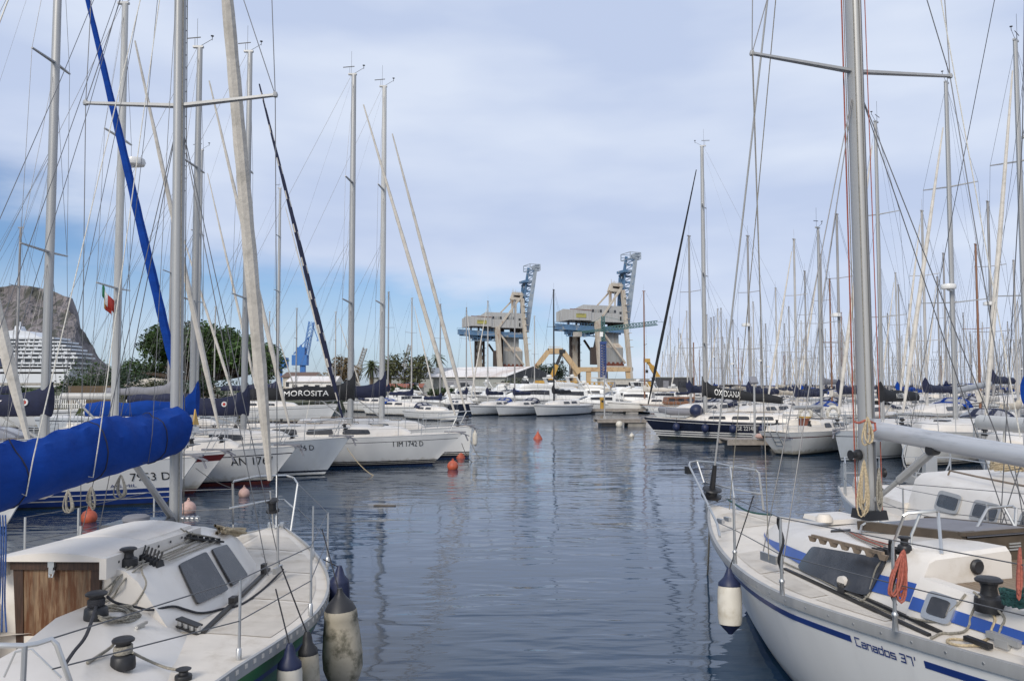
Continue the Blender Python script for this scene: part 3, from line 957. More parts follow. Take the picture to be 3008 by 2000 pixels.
def left_boat():
    L = 9.7; th = 85.4
    d = V((math.cos(R(th)), math.sin(R(th)), 0))
    bow = V((-3.134, 11.297, 0))
    b = empty('sailboat', bow - d * L, R(th), 'cream decked sloop with a green hull, wooden companionway door and blue boom cover', 'sailboat')
    hl = Hull(L, 3.7, 1.056, 1.517, 1.05, tr=.644, e=1.725, um=.546, rake=1.0, p0=.26, p1=.6); hl.flat_u = .42
    W = lambda p: b.matrix_basis @ V(p)
    Lc = lambda p: b.matrix_basis.inverted() @ V(p)
    ho = hl.mesh([('w', -.4, 1), ('w', .05, 2), ('w', .34, 0), ('s', .22, 3), ('s', .17, 0), ('s', 0, 0)], 30).build('hull', [m_green, m_anti, m_hull, m_dkblue], b)
    hole = lambda x: .5 if 1.0 < x < 4.72 else 0.0
    hl.deck(46, hole).build('deck', m_cream, b)
    m = MB()
    for sg in (1, -1):
        e = hl.edge(sg, .012, 0, 40)
        rows = []
        for p in e:
            rows.append([p + V((0, sg * .012, -.05)), p + V((0, sg * .014, .035)), p + V((0, -sg * .012, .035)), p + V((0, -sg * .014, 0))])
        m.grid(rows)
        for i in range(64):
            u = .10 + .86 * i / 64
            q = V((L * u, sg * (hl.bh(u) + .001), hl.sheer(u) + .004)); u2 = u + .004
            q2 = V((L * u2, sg * (hl.bh(u2) + .001), hl.sheer(u2) + .004))
            m.bar(q, q2, .008, .028, mi=1)
    m.build('toe_rail', [m_alu, m_cream], b)
    # cabin trunk
    zb = lambda x: hl.sheer(x / L) + .02
    tr = Trunk([(4.72, 1.04), (5.9, .98), (6.9, .80), (7.5, .56), (8.05, .25)], [(4.72, .68), (6.0, .62), (6.9, .50), (7.5, .34), (8.05, .12)],
               [(4.72, 1.56), (6.0, 1.55), (6.9, 1.47), (7.5, 1.30), (8.05, 1.12)], zb, .085)
    cb = tr.mesh([4.72, 5.0, 5.4, 5.8, 6.2, 6.6, 6.9, 7.1, 7.3, 7.5, 7.7, 7.9, 8.05]).build('cabin', m_cabin, b)
    for sg in (1, -1):
        for q in (((5.28, .26), (5.92, .22), (5.95, .86), (5.38, .86)), ((6.06, .22), (6.62, .2), (6.56, .84), (6.1, .86))):
            MB().patch(lambda a, c, o, sg=sg: tr.sidept(a, c, sg, o), .004, q, r=.2).build('window', m_glass, cb)
    # sliding hatch and its garage, set slightly off centre
    OY = -.10
    rows = []
    for x, k in ((4.62, 0), (4.66, .012), (5.3, .0), (5.95, -.02), (6.0, -.05)):
        rows.append([V((x, OY + .42 * t, 1.69 + k + .045 * (1 - t * t) - (.02 if abs(t) == 1 else 0))) for t in (-1, -.97, -.6, -.3, 0, .3, .6, .97, 1)])
    MB().grid(rows, cap0=True, cap1=True).build('companionway_hatch', m_cabin, b)
    m = MB()
    for sg in (1, -1):
        m.prism([(4.58, OY + sg * .40, 1.55), (4.58, OY + sg * .40, 1.705), (6.15, OY + sg * .38, 1.665), (6.15, OY + sg * .38, 1.58)], (0, sg * .055, 0))
        for i in range(7):
            m.lathe([(.011, 0), (.011, .004)], (4.75 + i * .2, OY + sg * .450, 1.645), (0, sg, 0), 8, mi=1)
    m.build('hatch_rail', [m_cabin, m_black], b)
    rows = []
    for x, k in ((5.3, .015), (5.32, .03), (6.1, .02), (6.14, -.03)):
        rows.append([V((x, OY + .375 * t, 1.672 + k + .05 * (1 - t * t) - (.06 if abs(t) == 1 else 0))) for t in (-1, -.97, -.5, 0, .5, .97, 1)])
    MB().grid(rows, cap0=True, cap1=True).build('hatch_garage', m_cabin, b)
    # companionway: dark frame, weathered door boards, trim, lock
    mw = mat('weathered_varnished_door', (.20, .13, .075), .6, var=.45, vscale=5, stretch=(3, 7, .8), stain=(.10, .035, .010), sscale=4, lo=.38, hi=.62, bump=.3, bscale=30)
    x = 4.715
    frames = []
    for sg in (1, -1):
        fr = MB(); frames.append(fr)
        fr.prism([(x - .03, OY + sg * .255, .96), (x - .03, OY + sg * .275, 1.66), (x - .03, OY + sg * .355, 1.66), (x - .03, OY + sg * .31, .96)], (.03, 0, 0))
    door = MB().prism([(x - .022, OY - .265, .96), (x - .022, OY + .265, .96), (x - .022, OY + .285, 1.64), (x - .022, OY - .285, 1.64)], (.02, 0, 0)).build('companionway_door', mw, b)
    for fr in frames:
        fr.build('door_frame', m_darkwood, door)
    MB().prism([(x - .05, OY - .36, 1.60), (x - .05, OY + .36, 1.60), (x - .05, OY + .36, 1.69), (x - .05, OY - .36, 1.69)], (.05, 0, 0)).build('door_trim', m_darkwood, door)
    MB().box((x - .06, OY + .02, 1.65), (.03, .05, .05)).box((x - .06, OY + .02, 1.60), (.03, .035, .05)).tube([(x - .06, OY, 1.6), (x - .07, OY + .01, 1.55), (x - .07, OY + .03, 1.55), (x - .06, OY + .04, 1.6)], .008, 6).build('lock', m_steel, door)
    # cockpit: well, seats, coamings
    m = MB()
    m.grid([[V((4.70, y, z)) for y, z in ((.5, 1.1), (.5, .8), (.48, .45), (-.48, .45), (-.5, .8), (-.5, 1.1))], [V((1.0, y, z)) for y, z in ((.5, 1.1), (.5, .8), (.48, .45), (-.48, .45), (-.5, .8), (-.5, 1.1))]])
    m.box((4.70, 0, .76), (.02, .98, .68)); m.box((1.0, 0, .76), (.02, .98, .68))
    m.build('cockpit_well', m_cabin, b)
    for sg in (1, -1):
        rows = []
        for xx in (4.75, 4.72, 4.2, 3.6, 3.0, 2.2, 1.2, 1.15):
            o = 0 if xx < 4.73 else .02
            k = interp([(1.15, .7), (3.0, .85), (4.2, 1), (4.75, 1)], xx)
            ow = interp([(1.15, 1.15), (3.6, 1.5), (4.75, 1.12)], xx)
            iw = interp([(1.15, .62), (3.6, .56), (4.2, .40), (4.75, .36)], xx)
            z = hl.sheer(xx / L)
            zt = z + .29 * k
            rows.append([V((xx, sg * y, q)) for y, q in ((iw + .03, .5), (iw, zt - .03), (iw + .02, zt), (iw + .36, zt - .02), (lerp(iw + .36, ow, .6), z + .10 * k), (ow, z + .03), (ow + .06, z - .01))])
        MB().grid(rows, cap0=True, cap1=True).build('cockpit_coaming', m_cabin, b)
    hit = hitter(b)
    nonskid(b, hl, ((4.85, 5.95), (6.02, 7.1), (7.17, 8.1)), lambda x: interp(tr.wb, x) + .10, hatch_front=8.2)
    # winches (two by the door, one on the coaming, one on the roof)
    A = Lc(hit(289, 1822, 0)); B_ = Lc(hit(368, 1970, 0)); C_ = Lc(hit(384, 1664, 0))
    winch(b, A, .075, .19); winch(b, B_, .07, .19); winch(b, C_, .066, .14)
    winch(b, (A.x, -A.y, A.z), .075, .19)
    winch(b, Lc(hit(545, 2004, 0)), .05, .07)
    for q in (A, B_):
        m = MB().tube(coil_pts(q + V((0, 0, .095)), .050, 4, .045, 3, .02), .009, 6)
        m.build('sheet_turns', m_roped if q is A else m_rope, b)
    wtube('genoa_sheet', [W(A + V((.02, -.07, .15))), hit(345, 1798, .06), hit(400, 1797, .03), hit(455, 1793, .02), hit(508, 1787, .012), hit(545, 1796, .012), hit(583, 1806, .012), hit(620, 1803, .012), hit(653, 1797, .012), hit(690, 1790, .012), hit(723, 1778, .012), hit(780, 1735, .012), hit(835, 1684, .03)], .010, m_roped, b)
    wtube('genoa_sheet', [W(A + V((-.05, -.03, .1))), at(262, 1870, 5.2), at(225, 1920, 5.0), at(195, 1965, 4.8)], .011, m_roped, b)
    wtube('genoa_sheet', [W(B_ + V((0, .06, .18))), hit(325, 1925, .05), hit(290, 1942, .02), hit(262, 1957, .01)], .010, m_rope, b)
    wtube('genoa_sheet', [W(B_ + V((0, -.06, .1))), hit(430, 1962, .04), hit(490, 1982, .03), hit(545, 1996, .04)], .009, m_rope, b)
    # clutches, organiser, halyards led aft
    for i in range(6):
        p = Lc(hit(425 + i * 10, 1644 + i * 4, .0))
        MB().box(p + V((0, 0, .01)), (.13, .025, .06), taper=.7).bar(p + V((0, 0, .03)), p + V((.05, 0, .10)), .012, .012).build('rope_clutch', m_black, b)
    for i in range(5):
        a = hit(556 + i * 20, 1583 + i * 3.2, .03); c = hit(458 + i * 9, 1645 + i * 3.5, .04)
        m_ = hit(535 + i * 8, 1563 + i * 2, .03)
        wtube('halyard_tail', [m_, a, c], .007, m_rope, b, 5)
    e0, e1 = Lc(hit(548, 1581, .012)), Lc(hit(652, 1596, .012))
    m = MB().bar(e0, e1, .07, .018)
    for i in range(6):
        m.lathe([(.022, 0), (.022, .03)], e0.lerp(e1, (i + .5) / 6), n=8)
    m.build('rope_organiser', m_winch, b)
    for pts in ([(430, 1655), (400, 1670), (360, 1700), (330, 1745), (316, 1762)], [(440, 1660), (410, 1676), (372, 1712), (345, 1750), (322, 1768)], [(425, 1652), (418, 1690), (424, 1730), (405, 1775), (370, 1792)], [(415, 1660), (385, 1668), (345, 1712), (305, 1740), (296, 1752)]):
        wtube('halyard_tail', [hit(u, v, .014 + .012 * (k % 3)) for k, (u, v) in enumerate(pts)], .008, m_rope, b)
    # track, fairlead block, cleat, chainplates
    t0, t1 = Lc(hit(601, 1867, .012)), Lc(hit(793, 1676, .012))
    MB().bar(t0, t1, .035, .025).box(t0.lerp(t1, .38) + V((0, 0, .03)), (.09, .05, .05)).box(t0.lerp(t1, .9) + V((0, 0, .05)), (.08, .04, .10)).build('genoa_track', m_winch, b)
    f0, f1 = Lc(hit(528, 1842, .006)), Lc(hit(592, 1868, .006))
    m = MB().bar(f0, f1, .07, .012).bar(f0 + V((0, 0, .055)), f1 + V((0, 0, .055)), .07, .012)
    for i in range(4):
        m.lathe([(.022, 0), (.022, .055)], f0.lerp(f1, .08 + i * .28), n=8, mi=1)
    m.build('fairlead', [m_black, m_steel], b)
    c0 = Lc(hit(422, 1854, .0))
    MB().bar(c0 + V((-.07, 0, .035)), c0 + V((.07, 0, .035)), .018, .018).box(c0 + V((0, 0, .015)), (.05, .02, .04)).build('cleat', m_steel, b)
    ch = Lc(onz(820, 1682, 1.12))
    for sg in (1, -1):
        MB().box((ch.x, sg * abs(ch.y), ch.z + .02), (.2, .03, .06)).tube([(ch.x, sg * abs(ch.y), ch.z), (ch.x, sg * abs(ch.y), ch.z + .45)], .012, 6).build('chainplate', m_steel, b)
    # hatches, vent
    p = Lc(onz(700, 1592, 1.36))
    MB().prism([(p.x - .28, -.27, p.z + .06), (p.x + .28, -.22, p.z - .06), (p.x + .28, .22, p.z - .06), (p.x - .28, .27, p.z + .06)], (0, 0, .05)).build('deck_hatch', m_glass, b)
    MB().box((6.35, .18, 1.665), (.5, .5, .05), taper=.94).build('deck_hatch', m_glass, b)
    p = V((6.3, .18, 1.70))
    MB().lathe([(.11, -.01), (.125, .01), (.12, .04), (.09, .055), (.05, .06)], p, n=16).build('vent', m_greycanvas, b)
    # mast, rig
    mx, zb_ = 6.72, 1.56
    mast, tips = rig_z(b, mx, zb_, 12.0, .058, m_alu, (at(520, 298, 8.2).z, 9.1), 1.02, .0, V((ch.x, abs(ch.y), ch.z)), None, V((.1, 0, 1.1)), .0045)
    m = MB()
    for i in range(46):
        m.box((mx + .02, -.0575, 5.0 + i * .13), (.012, .004, .008))
    m.build('sail_track', m_wire, mast)
    furled(b, (9.4, 0, 1.16), (mx + .1, 0, 11.9), .092, [m_sail], t0=.055, t1=.97)
    MB().tube([(9.4, 0, 1.06), V((9.4, 0, 1.06)).lerp(V((mx, 0, 11.9)), .05)], .012, 6).tube([(9.4, .0, 1.14), (9.4, .0, 1.04)], .03, 6).build('forestay', m_steel, b)
    boom_cover(b, mx, 2.40, 4.1, .41, .38, m_covblue, w=.2, collar=.0, fwd=.08, wrinkle=2.2, seams=(14, 36, 58, 80), dz=-.32, boom_mat=m_mastw, seed=2, boom_r=.06)
    MB().tube([(mx - .25 - .3 * k, 0, 2.36 - .024 * k + .018 * math.sin(k * 1.9)) for k in range(12)], [.05 + .02 * math.sin(k * 2.3) for k in range(12)], 8).build('sail_foot', m_sail, b)
    cv = [c for c in b.children if c.name.startswith('sail_cover')][0]
    # small sewn badge: yellow sail over white
    q = V((mx - .02, -.215, 2.62))
    MB().prism([q + V((-.05, 0, -.02)), q + V((.07, 0, -.03)), q + V((.05, .03, .13))], (0, .012, 0)).prism([q + V((-.05, 0, -.09)), q + V((.07, 0, -.09)), q + V((.07, 0, -.05)), q + V((-.05, 0, -.04))], (0, .012, 0), 1).build('badge', [m_yellow, m_white], cv)
    MB().tube([(mx - .06, 0, zb_ + .1), (mx - .75, 0, 2.25), (mx - 1.05, 0, 2.36)], [.034, .03, .025], 8).build('boom_vang', m_alu, b)
    for tx, k in ((1.7, 0), (2.5, 1), (.85, 2), (3.3, 3)):
        for sg in (-1, 1):
            MB().tube([(mx - tx, sg * .02, 2.28), (mx - tx, sg * .17, 2.34 - tx * .05), (mx - tx * .99, sg * .2, 2.6 - tx * .05), (mx - tx * .55, sg * .12, 5.4), (mx, sg * .06, 9.2)], .0045 if sg < 0 and k < 2 else .003, 5).build('lazy_jack', m_ropew if sg < 0 and k < 2 else m_wire, b)
    MB().tube([(mx - 4.0, 0, 2.2), (mx - .1, 0, 11.9)], .005, 4).build('topping_lift', m_ropew, b)
    for k, (dx, dy) in enumerate(((.075, .04), (.07, -.05), (.075, -.02), (-.05, -.06))):
        MB().tube([(mx + dx, dy, zb_ + .02), (mx + dx * .8, dy * .8, 11.8)], .005, 5).build('halyard', m_rope if k % 2 else m_ropew, b)
    m = MB()
    for k in range(4):
        m.lathe([(.028, -.015), (.03, 0), (.028, .015)], (mx - .04 + .0 * k, -.1 - .05 * k, zb_ + .1), (0, 1, 0), 10)
    m.build('turning_block', m_steel, b)
    # bow fittings
    M_ = lambda u, v, D: at(u, v, D + .42)
    wtube('pulpit', [onz(688, 1552, 1.1), M_(689, 1418, 9.6), M_(694, 1412, 9.7), M_(760, 1398, 10.4), M_(845, 1396, 10.9), M_(868, 1404, 10.9), M_(879, 1421, 10.6), onz(857, 1560, 1.1)], .014, m_steel, b)
    wtube('pulpit_rail', [M_(680, 1491, 9.6), M_(790, 1470, 10.4), M_(838, 1467, 10.8), M_(868, 1494, 10.5)], .012, m_steel, b)
    wtube('pulpit_leg', [M_(818, 1396, 10.7), onz(815, 1550, 1.12)], .012, m_steel, b)
    for u0, v0 in ((707, 1955), (917, 1815), (966, 1668), (922, 1640)):
        q = Lc(onz(u0, v0, 1.07))
        MB().tube([q - V((0, 0, .03)), q + V((.02, 0, .56))], [.012, .010], 8).lathe([(.022, 0), (.020, .09), (.012, .1)], q, n=8).build('stanchion', m_steel, b)
    for u0, v0 in ((688, 1552), (455, 1558), (232, 1624), (75, 1660)):
        q = Lc(onz(u0, v0, 1.12))
        MB().tube([q - V((0, 0, .03)), q + V((0, 0, .52))], .012, 6).build('stanchion', m_steel, b)
    for k in (0, 1):
        f = .56 - .28 * k
        P_ = [W(Lc(onz(u, v, 1.07)) + V((0, 0, f))) for u, v in ((707, 1955), (917, 1815), (966, 1668))]
        wtube('lifeline', [at(165, 1885 + 90 * k, 4.25)] + P_ + [M_(879, 1421 + 73 * k, 10.5)], .0045, m_wire, b, 5)
        P_ = [W(Lc(onz(u, v, 1.12)) + V((0, 0, .52 - .26 * k))) for u, v in ((75, 1660), (232, 1624), (455, 1558), (688, 1552))]
        wtube('lifeline', P_, .0045, m_wire, b, 5)
    wtube('pushpit', [at(-60, 1902, 4.1), at(84, 1906, 4.15), at(120, 1900, 4.2), at(163, 1887, 4.25), at(178, 1903, 4.25), at(222, 2030, 4.3)], .014, m_steel, b, 8)
    wtube('pushpit', [at(85, 1906, 4.15), at(76, 2060, 4.15)], .014, m_steel, b, 8)
    wtube('wire_bracket', [at(22, 1995, 4.4), at(56, 1922, 4.4), at(104, 1915, 4.4), at(190, 2000, 4.4)], .006, m_steel, b)
    MB().box((9.4, 0, 1.09), (.2, .1, .06)).lathe([(.03, 0), (.04, .06), (.03, .1)], (9.48, -.08, 1.06), n=8).lathe([(.03, 0), (.04, .06), (.03, .1)], (9.48, .08, 1.06), n=8).build('bow_fitting', m_steel, b)
    # blue mainsheet tackle hanging from the boom end at the left
    for k in range(4):
        wtube('mainsheet', [at(4 + k * 8, 1515, 5.3), at(8 + k * 7, 1600, 5.2), at(6 + k * 6, 1700 + 20 * k, 5.1), at(-14 + 14 * k, 1860, 5.0)], .005, m_ropeb, b, 5)
    return b, hl, W, Lc
def rig_z(b, mx, zbase, Hm, mr, mmat, spz, half, sweep, ch, bowpt, sternpt, wr, ell=1.3):
    mast = MB().tube([(mx, 0, zbase - .05), (mx, 0, Hm)], [mr, mr * .95], n=16, ell=ell, ref=(1, 0, 0)).build('mast', mmat, b)
    tips = []
    for k, z in enumerate(spz):
        tp = {}
        for sg in (1, -1):
            p = V((mx - sweep * half, sg * half * (1 - .12 * k), z + .07))
            MB().bar((mx, sg * mr * .6, z), p, .075, .03, w2=.045, h2=.022).lathe([(.025, -.02), (.03, 0), (.02, .03)], p, n=8).build('spreader', mmat, mast)
            tp[sg] = p
        tips.append(tp)
    for sg in (1, -1):
        c = V((ch.x, sg * ch.y, ch.z))
        MB().tube([c] + [t[sg] for t in tips] + [V((mx, 0, Hm - .1))], wr, 6).build('shroud', m_wire, b)
        MB().tube([c + V((.16, -.03 * sg, 0)), V((mx, 0, spz[0] - .08))], wr, 6).build('shroud', m_wire, b)
        MB().tube([c - V((.18, .03 * sg, 0)), V((mx, 0, spz[0] - .1))], wr, 6).build('shroud', m_wire, b)
        MB().tube([tips[0][sg], V((mx, 0, spz[1] - .08))], wr, 6).build('shroud', m_wire, b)
    if bowpt:
        MB().tube([bowpt, V((mx + .08, 0, Hm - .1))], wr, 6).build('forestay', m_wire, b)
    if sternpt:
        MB().tube([sternpt, V((mx - .08, 0, Hm))], wr, 6).build('backstay', m_wire, b)
    return mast, tips
LB, LHL, LW, LLc = left_boat()
LB.rotation_euler.x = R(-.75)            # lies with a slight list to port

# fenders, ropes and buoys that hang on or lie about the left boat
def on_side(W, hl, x, sg, out, z):
    return W((x, sg * (hl.bh(x / hl.L) + out), z))
fender(on_side(LW, LHL, 4.62, -1, .10, 1.07), .55, .092, m_fendw, m_fendb, 'clean white fender with a navy cap on the green hull', on_side(LW, LHL, 4.75, -1, -.06, 1.45), tilt=(.0, .02))
fender(on_side(LW, LHL, 4.98, -1, .10, 1.05), .50, .080, m_fenddirty, m_black, 'slim grubby fender half hidden behind the clean white fender', on_side(LW, LHL, 4.85, -1, -.06, 1.6), tilt=(.06, 0))
fender(on_side(LW, LHL, 5.72, -1, .17, 1.17), .60, .168, m_fenddirty, m_black, 'fat stained fender with a dark top, biggest on the green hull', on_side(LW, LHL, 6.3, -1, -.06, 1.62), tilt=(.05, .02), egg=True)
fender(on_side(LW, LHL, 6.6, -1, .10, 1.20), .45, .10, m_fendb, m_fendb, 'all navy fender nearest the bow of the green hull', on_side(LW, LHL, 6.5, -1, -.06, 1.3))
def loose_rope(name, label, pts, r, mt, group=None, n=6):
    o = MB().tube(pts, r, n).build(name, mt)
    tag(o, label, 'rope', group)
    return o
LH = hitter(LB)
loose_rope('rope_coil', 'tangled grey rope heap around the winch beside the wooden door', smooth([LH(318 + 58 * math.cos(i * .9) * (1 + .25 * math.sin(i * 1.7)) + i * .4, 1812 + 19 * math.sin(i * .9) * (1 + .3 * math.cos(i * 2.1)), .012 + .010 * (i % 4)) for i in range(60)], 3), .0065, m_rope)
loose_rope('rope_coil', 'rope heap on the cockpit seat under the steel pushpit', [onz(112 + 38 * math.cos(i * 1.1) * (1 + .2 * math.sin(i * 1.3)), 1996 + 9 * math.sin(i * 1.1), .98 + .01 * (i % 5)) for i in range(50)], .010, m_rope)
loose_rope('rope_coil', 'knotted tan mooring rope on the left foredeck near the pulpit', smooth([LH(672 + 36 * math.cos(i * 2.0) * (1 + .5 * math.sin(i * 1.9)) + i * .6, 1566 + 5 * math.sin(i * 1.7), .02 + .018 * (i % 4)) for i in range(34)], 3), .015, m_ropet)
def hank(u, v, D, w, h, n, seed, lean=0.0):
    """loops of line hanging from one point, as seen at (u, v) and D metres away"""
    rnd = random.Random(seed); out = []
    for i in range(n):
        wi = w * rnd.uniform(.35, 1.1); hi = h * rnd.uniform(.78, 1.05); sh = w * rnd.uniform(-.5, .5); dy = rnd.uniform(-.05, .05)
        for k in range(16):
            a = 2 * math.pi * k / 16
            dn = (1 - math.cos(a)) / 2
            out.append(at(u + wi * math.sin(a) * (.25 + .75 * dn) + sh * dn + lean * dn, v + hi * dn, D + dy * dn))
    return out
for i, (u, v, D) in enumerate(((200, 1440, 5.9), (268, 1430, 6.3), (355, 1395, 6.9))):
    loose_rope('rope_hank', ('coiled reef line hanging lowest under the blue boom cover', 'short reef line hank in the middle of the boom cover', 'small reef line hank nearest the mast under the boom cover')[i], hank(u, v, D, 20, 66, 4, i), .006, m_rope)
# ---------------------------------------------------------------- near right boat (white hull, blue stripes)
STROKES = {'C': ([(1, 1), (0, 1), (0, 0), (1, 0)],), 'a': ([(.1, .66), (.9, .66), (.9, 0), (0, 0), (0, .36), (.9, .36)],), 'n': ([(0, 0), (0, .66), (.9, .66), (.9, 0)],),
           'd': ([(.9, 1), (.9, 0), (0, 0), (0, .66), (.9, .66)],), 'o': ([(0, 0), (0, .66), (.9, .66), (.9, 0), (0, 0)],), 's': ([(.9, .66), (0, .66), (0, .33), (.9, .33), (.9, 0), (0, 0)],),
           '3': ([(0, .9), (.9, .9), (.9, 0), (0, 0)], [(.2, .45), (.9, .45)]), '7': ([(0, .9), (.9, .9), (.9, 0)],), "'": ([(.3, 1.0), (.3, .75)],), ' ': ()}
def near_px(b, hl, u):
    """the topside point just under the sheer that the photo shows at column u"""
    lo, hi = 1.5, hl.L - .6
    for _ in range(30):
        x = (lo + hi) / 2
        w = b.matrix_basis @ hl.side(x, hl.sheer(x / hl.L) - .17, 1)
        k = w.y * math.cos(PITCH) + (w.z - CAMH) * math.sin(PITCH)
        if 1504 + F * w.x / k > u:
            lo = x
        else:
            hi = x
    return w
def right_boat():
    L = 11.2; th = 106
    d = V((math.cos(R(th)), math.sin(R(th)), 0))
    bow = V((2.909, 12.133, 0))
    b = empty('sailboat', bow - d * L, R(th), 'white sloop with blue stripes and bare grey boom, bow pulpit at the channel', 'sailboat')
    hl = Hull(L, 3.85, 1.20, 1.78, 1.253, tr=.62, e=1.5, um=.575, rake=1.0, p0=.18, p1=.55); hl.flat_u = .34
    W = lambda p: b.matrix_basis @ V(p)
    Lc = lambda p: b.matrix_basis.inverted() @ V(p)
    ho = hl.mesh([('w', -.4, 1), ('w', .05, 2), ('w', .11, 0), ('s', 0, 0)], 32).build('hull', [m_hull, m_anti, m_dkblue], b)
    hole = lambda x: .35 if 1.2 < x < 5.0 else 0.0
    hl.deck(46, hole).build('deck', m_cream, b)
    m = MB()
    for sg in (1, -1):
        rows = []
        for p in hl.edge(sg, .0, 0, 40):
            rows.append([p + V((0, sg * .010, -.07)), p + V((0, sg * .016, -.035)), p + V((0, sg * .012, .012)), p + V((0, -sg * .03, .012)), p + V((0, -sg * .034, -.005))])
        m.grid(rows)
        for i in range(34):
            u = .1 + .86 * i / 34
            m.lathe([(.012, 0), (.010, .005)], (L * u, sg * (hl.bh(u) + .012), hl.sheer(u) - .03), (0, sg, 0), 6, mi=1)
    m.build('rubbing_strake', [m_alu, m_steel], b)
    # stripes on the topsides with the lettering between them
    hh = hitter(b, ('hull',)); A, B_ = [Lc(near_px(b, hl, u)) for u in (2518, 2704)]
    for sg in (1, -1):
        for xa, xb in ((L - .9, A.x + .05), (B_.x - .05, .3)):
            g = []
            for i in range(25):
                x = lerp(xa, xb, i / 24); z = hl.sheer(x / L)
                g.append([hl.side(x, z - k, sg, o) for k, o in ((.195, -.002), (.194, .004), (.145, .004), (.144, -.002))])
            MB().grid(g).build('hull_stripe', m_dkblue, ho)
        mt = MB()
        cx = 0.0; txt = "Canados 37'"; adv = [1.35, 1.25, 1.25, 1.25, 1.25, 1.25, 1.25, .7, 1.35, 1.2, .5]
        tot = sum(adv); wd = A.x - B_.x - .02; k = wd / tot; hgt = .062
        for c, av in zip(txt, adv):
            for st in STROKES[c]:
                for p, q in zip(st, st[1:]):
                    pp = []
                    dx, dy = q[0] - p[0], q[1] - p[1]
                    n_ = V((-dy, dx)).normalized() if dx or dy else V((0, 1))
                    e = V((dx, dy)).normalized()
                    for (px, py), s1, s2 in ((p, 1, -1), (q, 1, 1), (q, -1, 1), (p, -1, -1)):
                        X = (cx + px) * k + (n_.x * s1 + e.x * s2) * .005; Z = py * hgt + (n_.y * s1 + e.y * s2) * .005
                        # port side reads aft-wards, starboard side forward
                        xx = (A.x - X) if sg == 1 else (B_.x + X)
                        pp.append(hl.side(xx, hl.sheer(xx / L) - .205 + Z, sg, .006))
                    mt.add(pp, [(0, 1, 2, 3)])
            cx += av
        mt.build('lettering', m_dkblue, ho, smooth=False)
    # cabin trunk
    zb = lambda x: hl.sheer(x / L) + .02
    tr = Trunk([(5.2, 1.60), (5.8, 1.61), (6.2, 1.58), (7.0, 1.41), (7.6, 1.21), (8.2, 1.0), (8.6, .84), (9.0, .6), (9.4, .25)], [(5.2, 1.36), (6.2, 1.36), (7.0, 1.20), (7.6, 1.0), (8.2, .78), (8.6, .6), (9.0, .4), (9.4, .12)],
               [(5.2, 1.71), (5.8, 1.69), (6.3, 1.645), (7.2, 1.54), (7.9, 1.45), (8.5, 1.36), (9.0, 1.30), (9.4, 1.24)], zb, .035)
    cb = tr.mesh([6.0, 6.4, 6.8, 7.2, 7.5, 7.8, 8.1, 8.4, 8.7, 9.0, 9.2, 9.4]).build('cabin', m_cabin, b)
    sp = lambda sg: (lambda a, c, o: tr.sidept(a, c, sg, o))
    for sg in (1, -1):
        MB().patch(sp(sg), .004, ((5.92, .15), (7.22, .16), (7.10, .80), (5.88, .86)), r=.3).build('window', m_glass, cb)
        xs = [9.1 - i * .18 for i in range(21)]
        g = []
        for x in xs:
            w = .0 if x > 9.05 else min(.15, (9.1 - x) * .12)
            g.append([tr.sidept(x, .42 - w, sg, -.002), tr.sidept(x, .42 - w, sg, .003), tr.sidept(x, .42 + w, sg, .003), tr.sidept(x, .42 + w, sg, -.002)])
        MB().grid(g).build('cabin_stripe', m_blue, cb)
    for sg in (1, -1):
        rows = []
        for x in (6.06, 6.0, 5.75, 5.5, 5.47):
            a = tr.sidept(x, 0, sg); c = tr.sidept(x, 1, sg); e = .03 if x < 5.49 else 0
            rows.append([a - V((0, 0, .03)), a.lerp(c, .5), a.lerp(c, .92), c + V((0, -sg * .04, .02 - e)), V((x, sg * .9, c.z + .035 - e)), V((x, sg * .62, c.z + .045 - e)), V((x, sg * .60, c.z + .01 - e)), V((x, sg * .6, 1.42))])
        MB().grid(rows, cap0=True, cap1=True).build('house_wing', m_cabin, b)
        MB().lathe([(.055, 0), (.06, .02), (.045, .035), (.01, .03)], (5.468, sg * .95, 1.62), (-1, 0, 0), 14).build('compass', m_black, b)
    # cockpit coaming with portlight and stripe
    for sg in (1, -1):
        tc2 = Trunk([(.6, 1.08), (2.0, 1.36), (3.2, 1.58), (4.5, 1.68), (5.45, 1.65)], [(.6, .98), (2.0, 1.25), (3.2, 1.46), (4.5, 1.55), (5.45, 1.50)], [(.6, 1.50), (3.0, 1.55), (5.45, 1.57)], zb, .0)
        rows = []
        for x in (.6, 1.5, 2.5, 3.5, 4.4, 5.0, 5.45):
            a = tc2.sidept(x, 0, sg); c = tc2.sidept(x, 1, sg)
            rows.append([a - V((0, 0, .03)), a.lerp(c, .5), a.lerp(c, .92), c + V((0, -sg * .02, .01)), c + V((0, -sg * .15, .0)), c + V((0, -sg * .17, -.03)), c + V((0, -sg * .18, -.10))])
        co = MB().grid(rows, cap0=True, cap1=True).build('cockpit_coaming', m_cabin, b)
        f = lambda a, c, o, sg=sg: tc2.sidept(a, c, sg, o)
        g = []
        for i in range(20):
            x = lerp(5.44, .62, i / 19)
            g.append([tc2.sidept(x, .28, sg, -.002), tc2.sidept(x, .28, sg, .004), tc2.sidept(x, .58, sg, .004), tc2.sidept(x, .58, sg, -.002)])
        MB().grid(g).build('coaming_stripe', m_blue, co)
        fr = MB().patch(f, .003, ((5.02, .18), (5.30, .18), (5.30, .84), (5.02, .84)), r=.5, th=.016).build('portlight_frame', m_steel, co)
        MB().patch(f, .02, ((5.07, .3), (5.25, .3), (5.25, .72), (5.07, .72)), r=.45, th=.006).build('portlight_glass', m_glass, fr)
    # teak seats and bridge deck, well, aft face of the house
    m = MB()
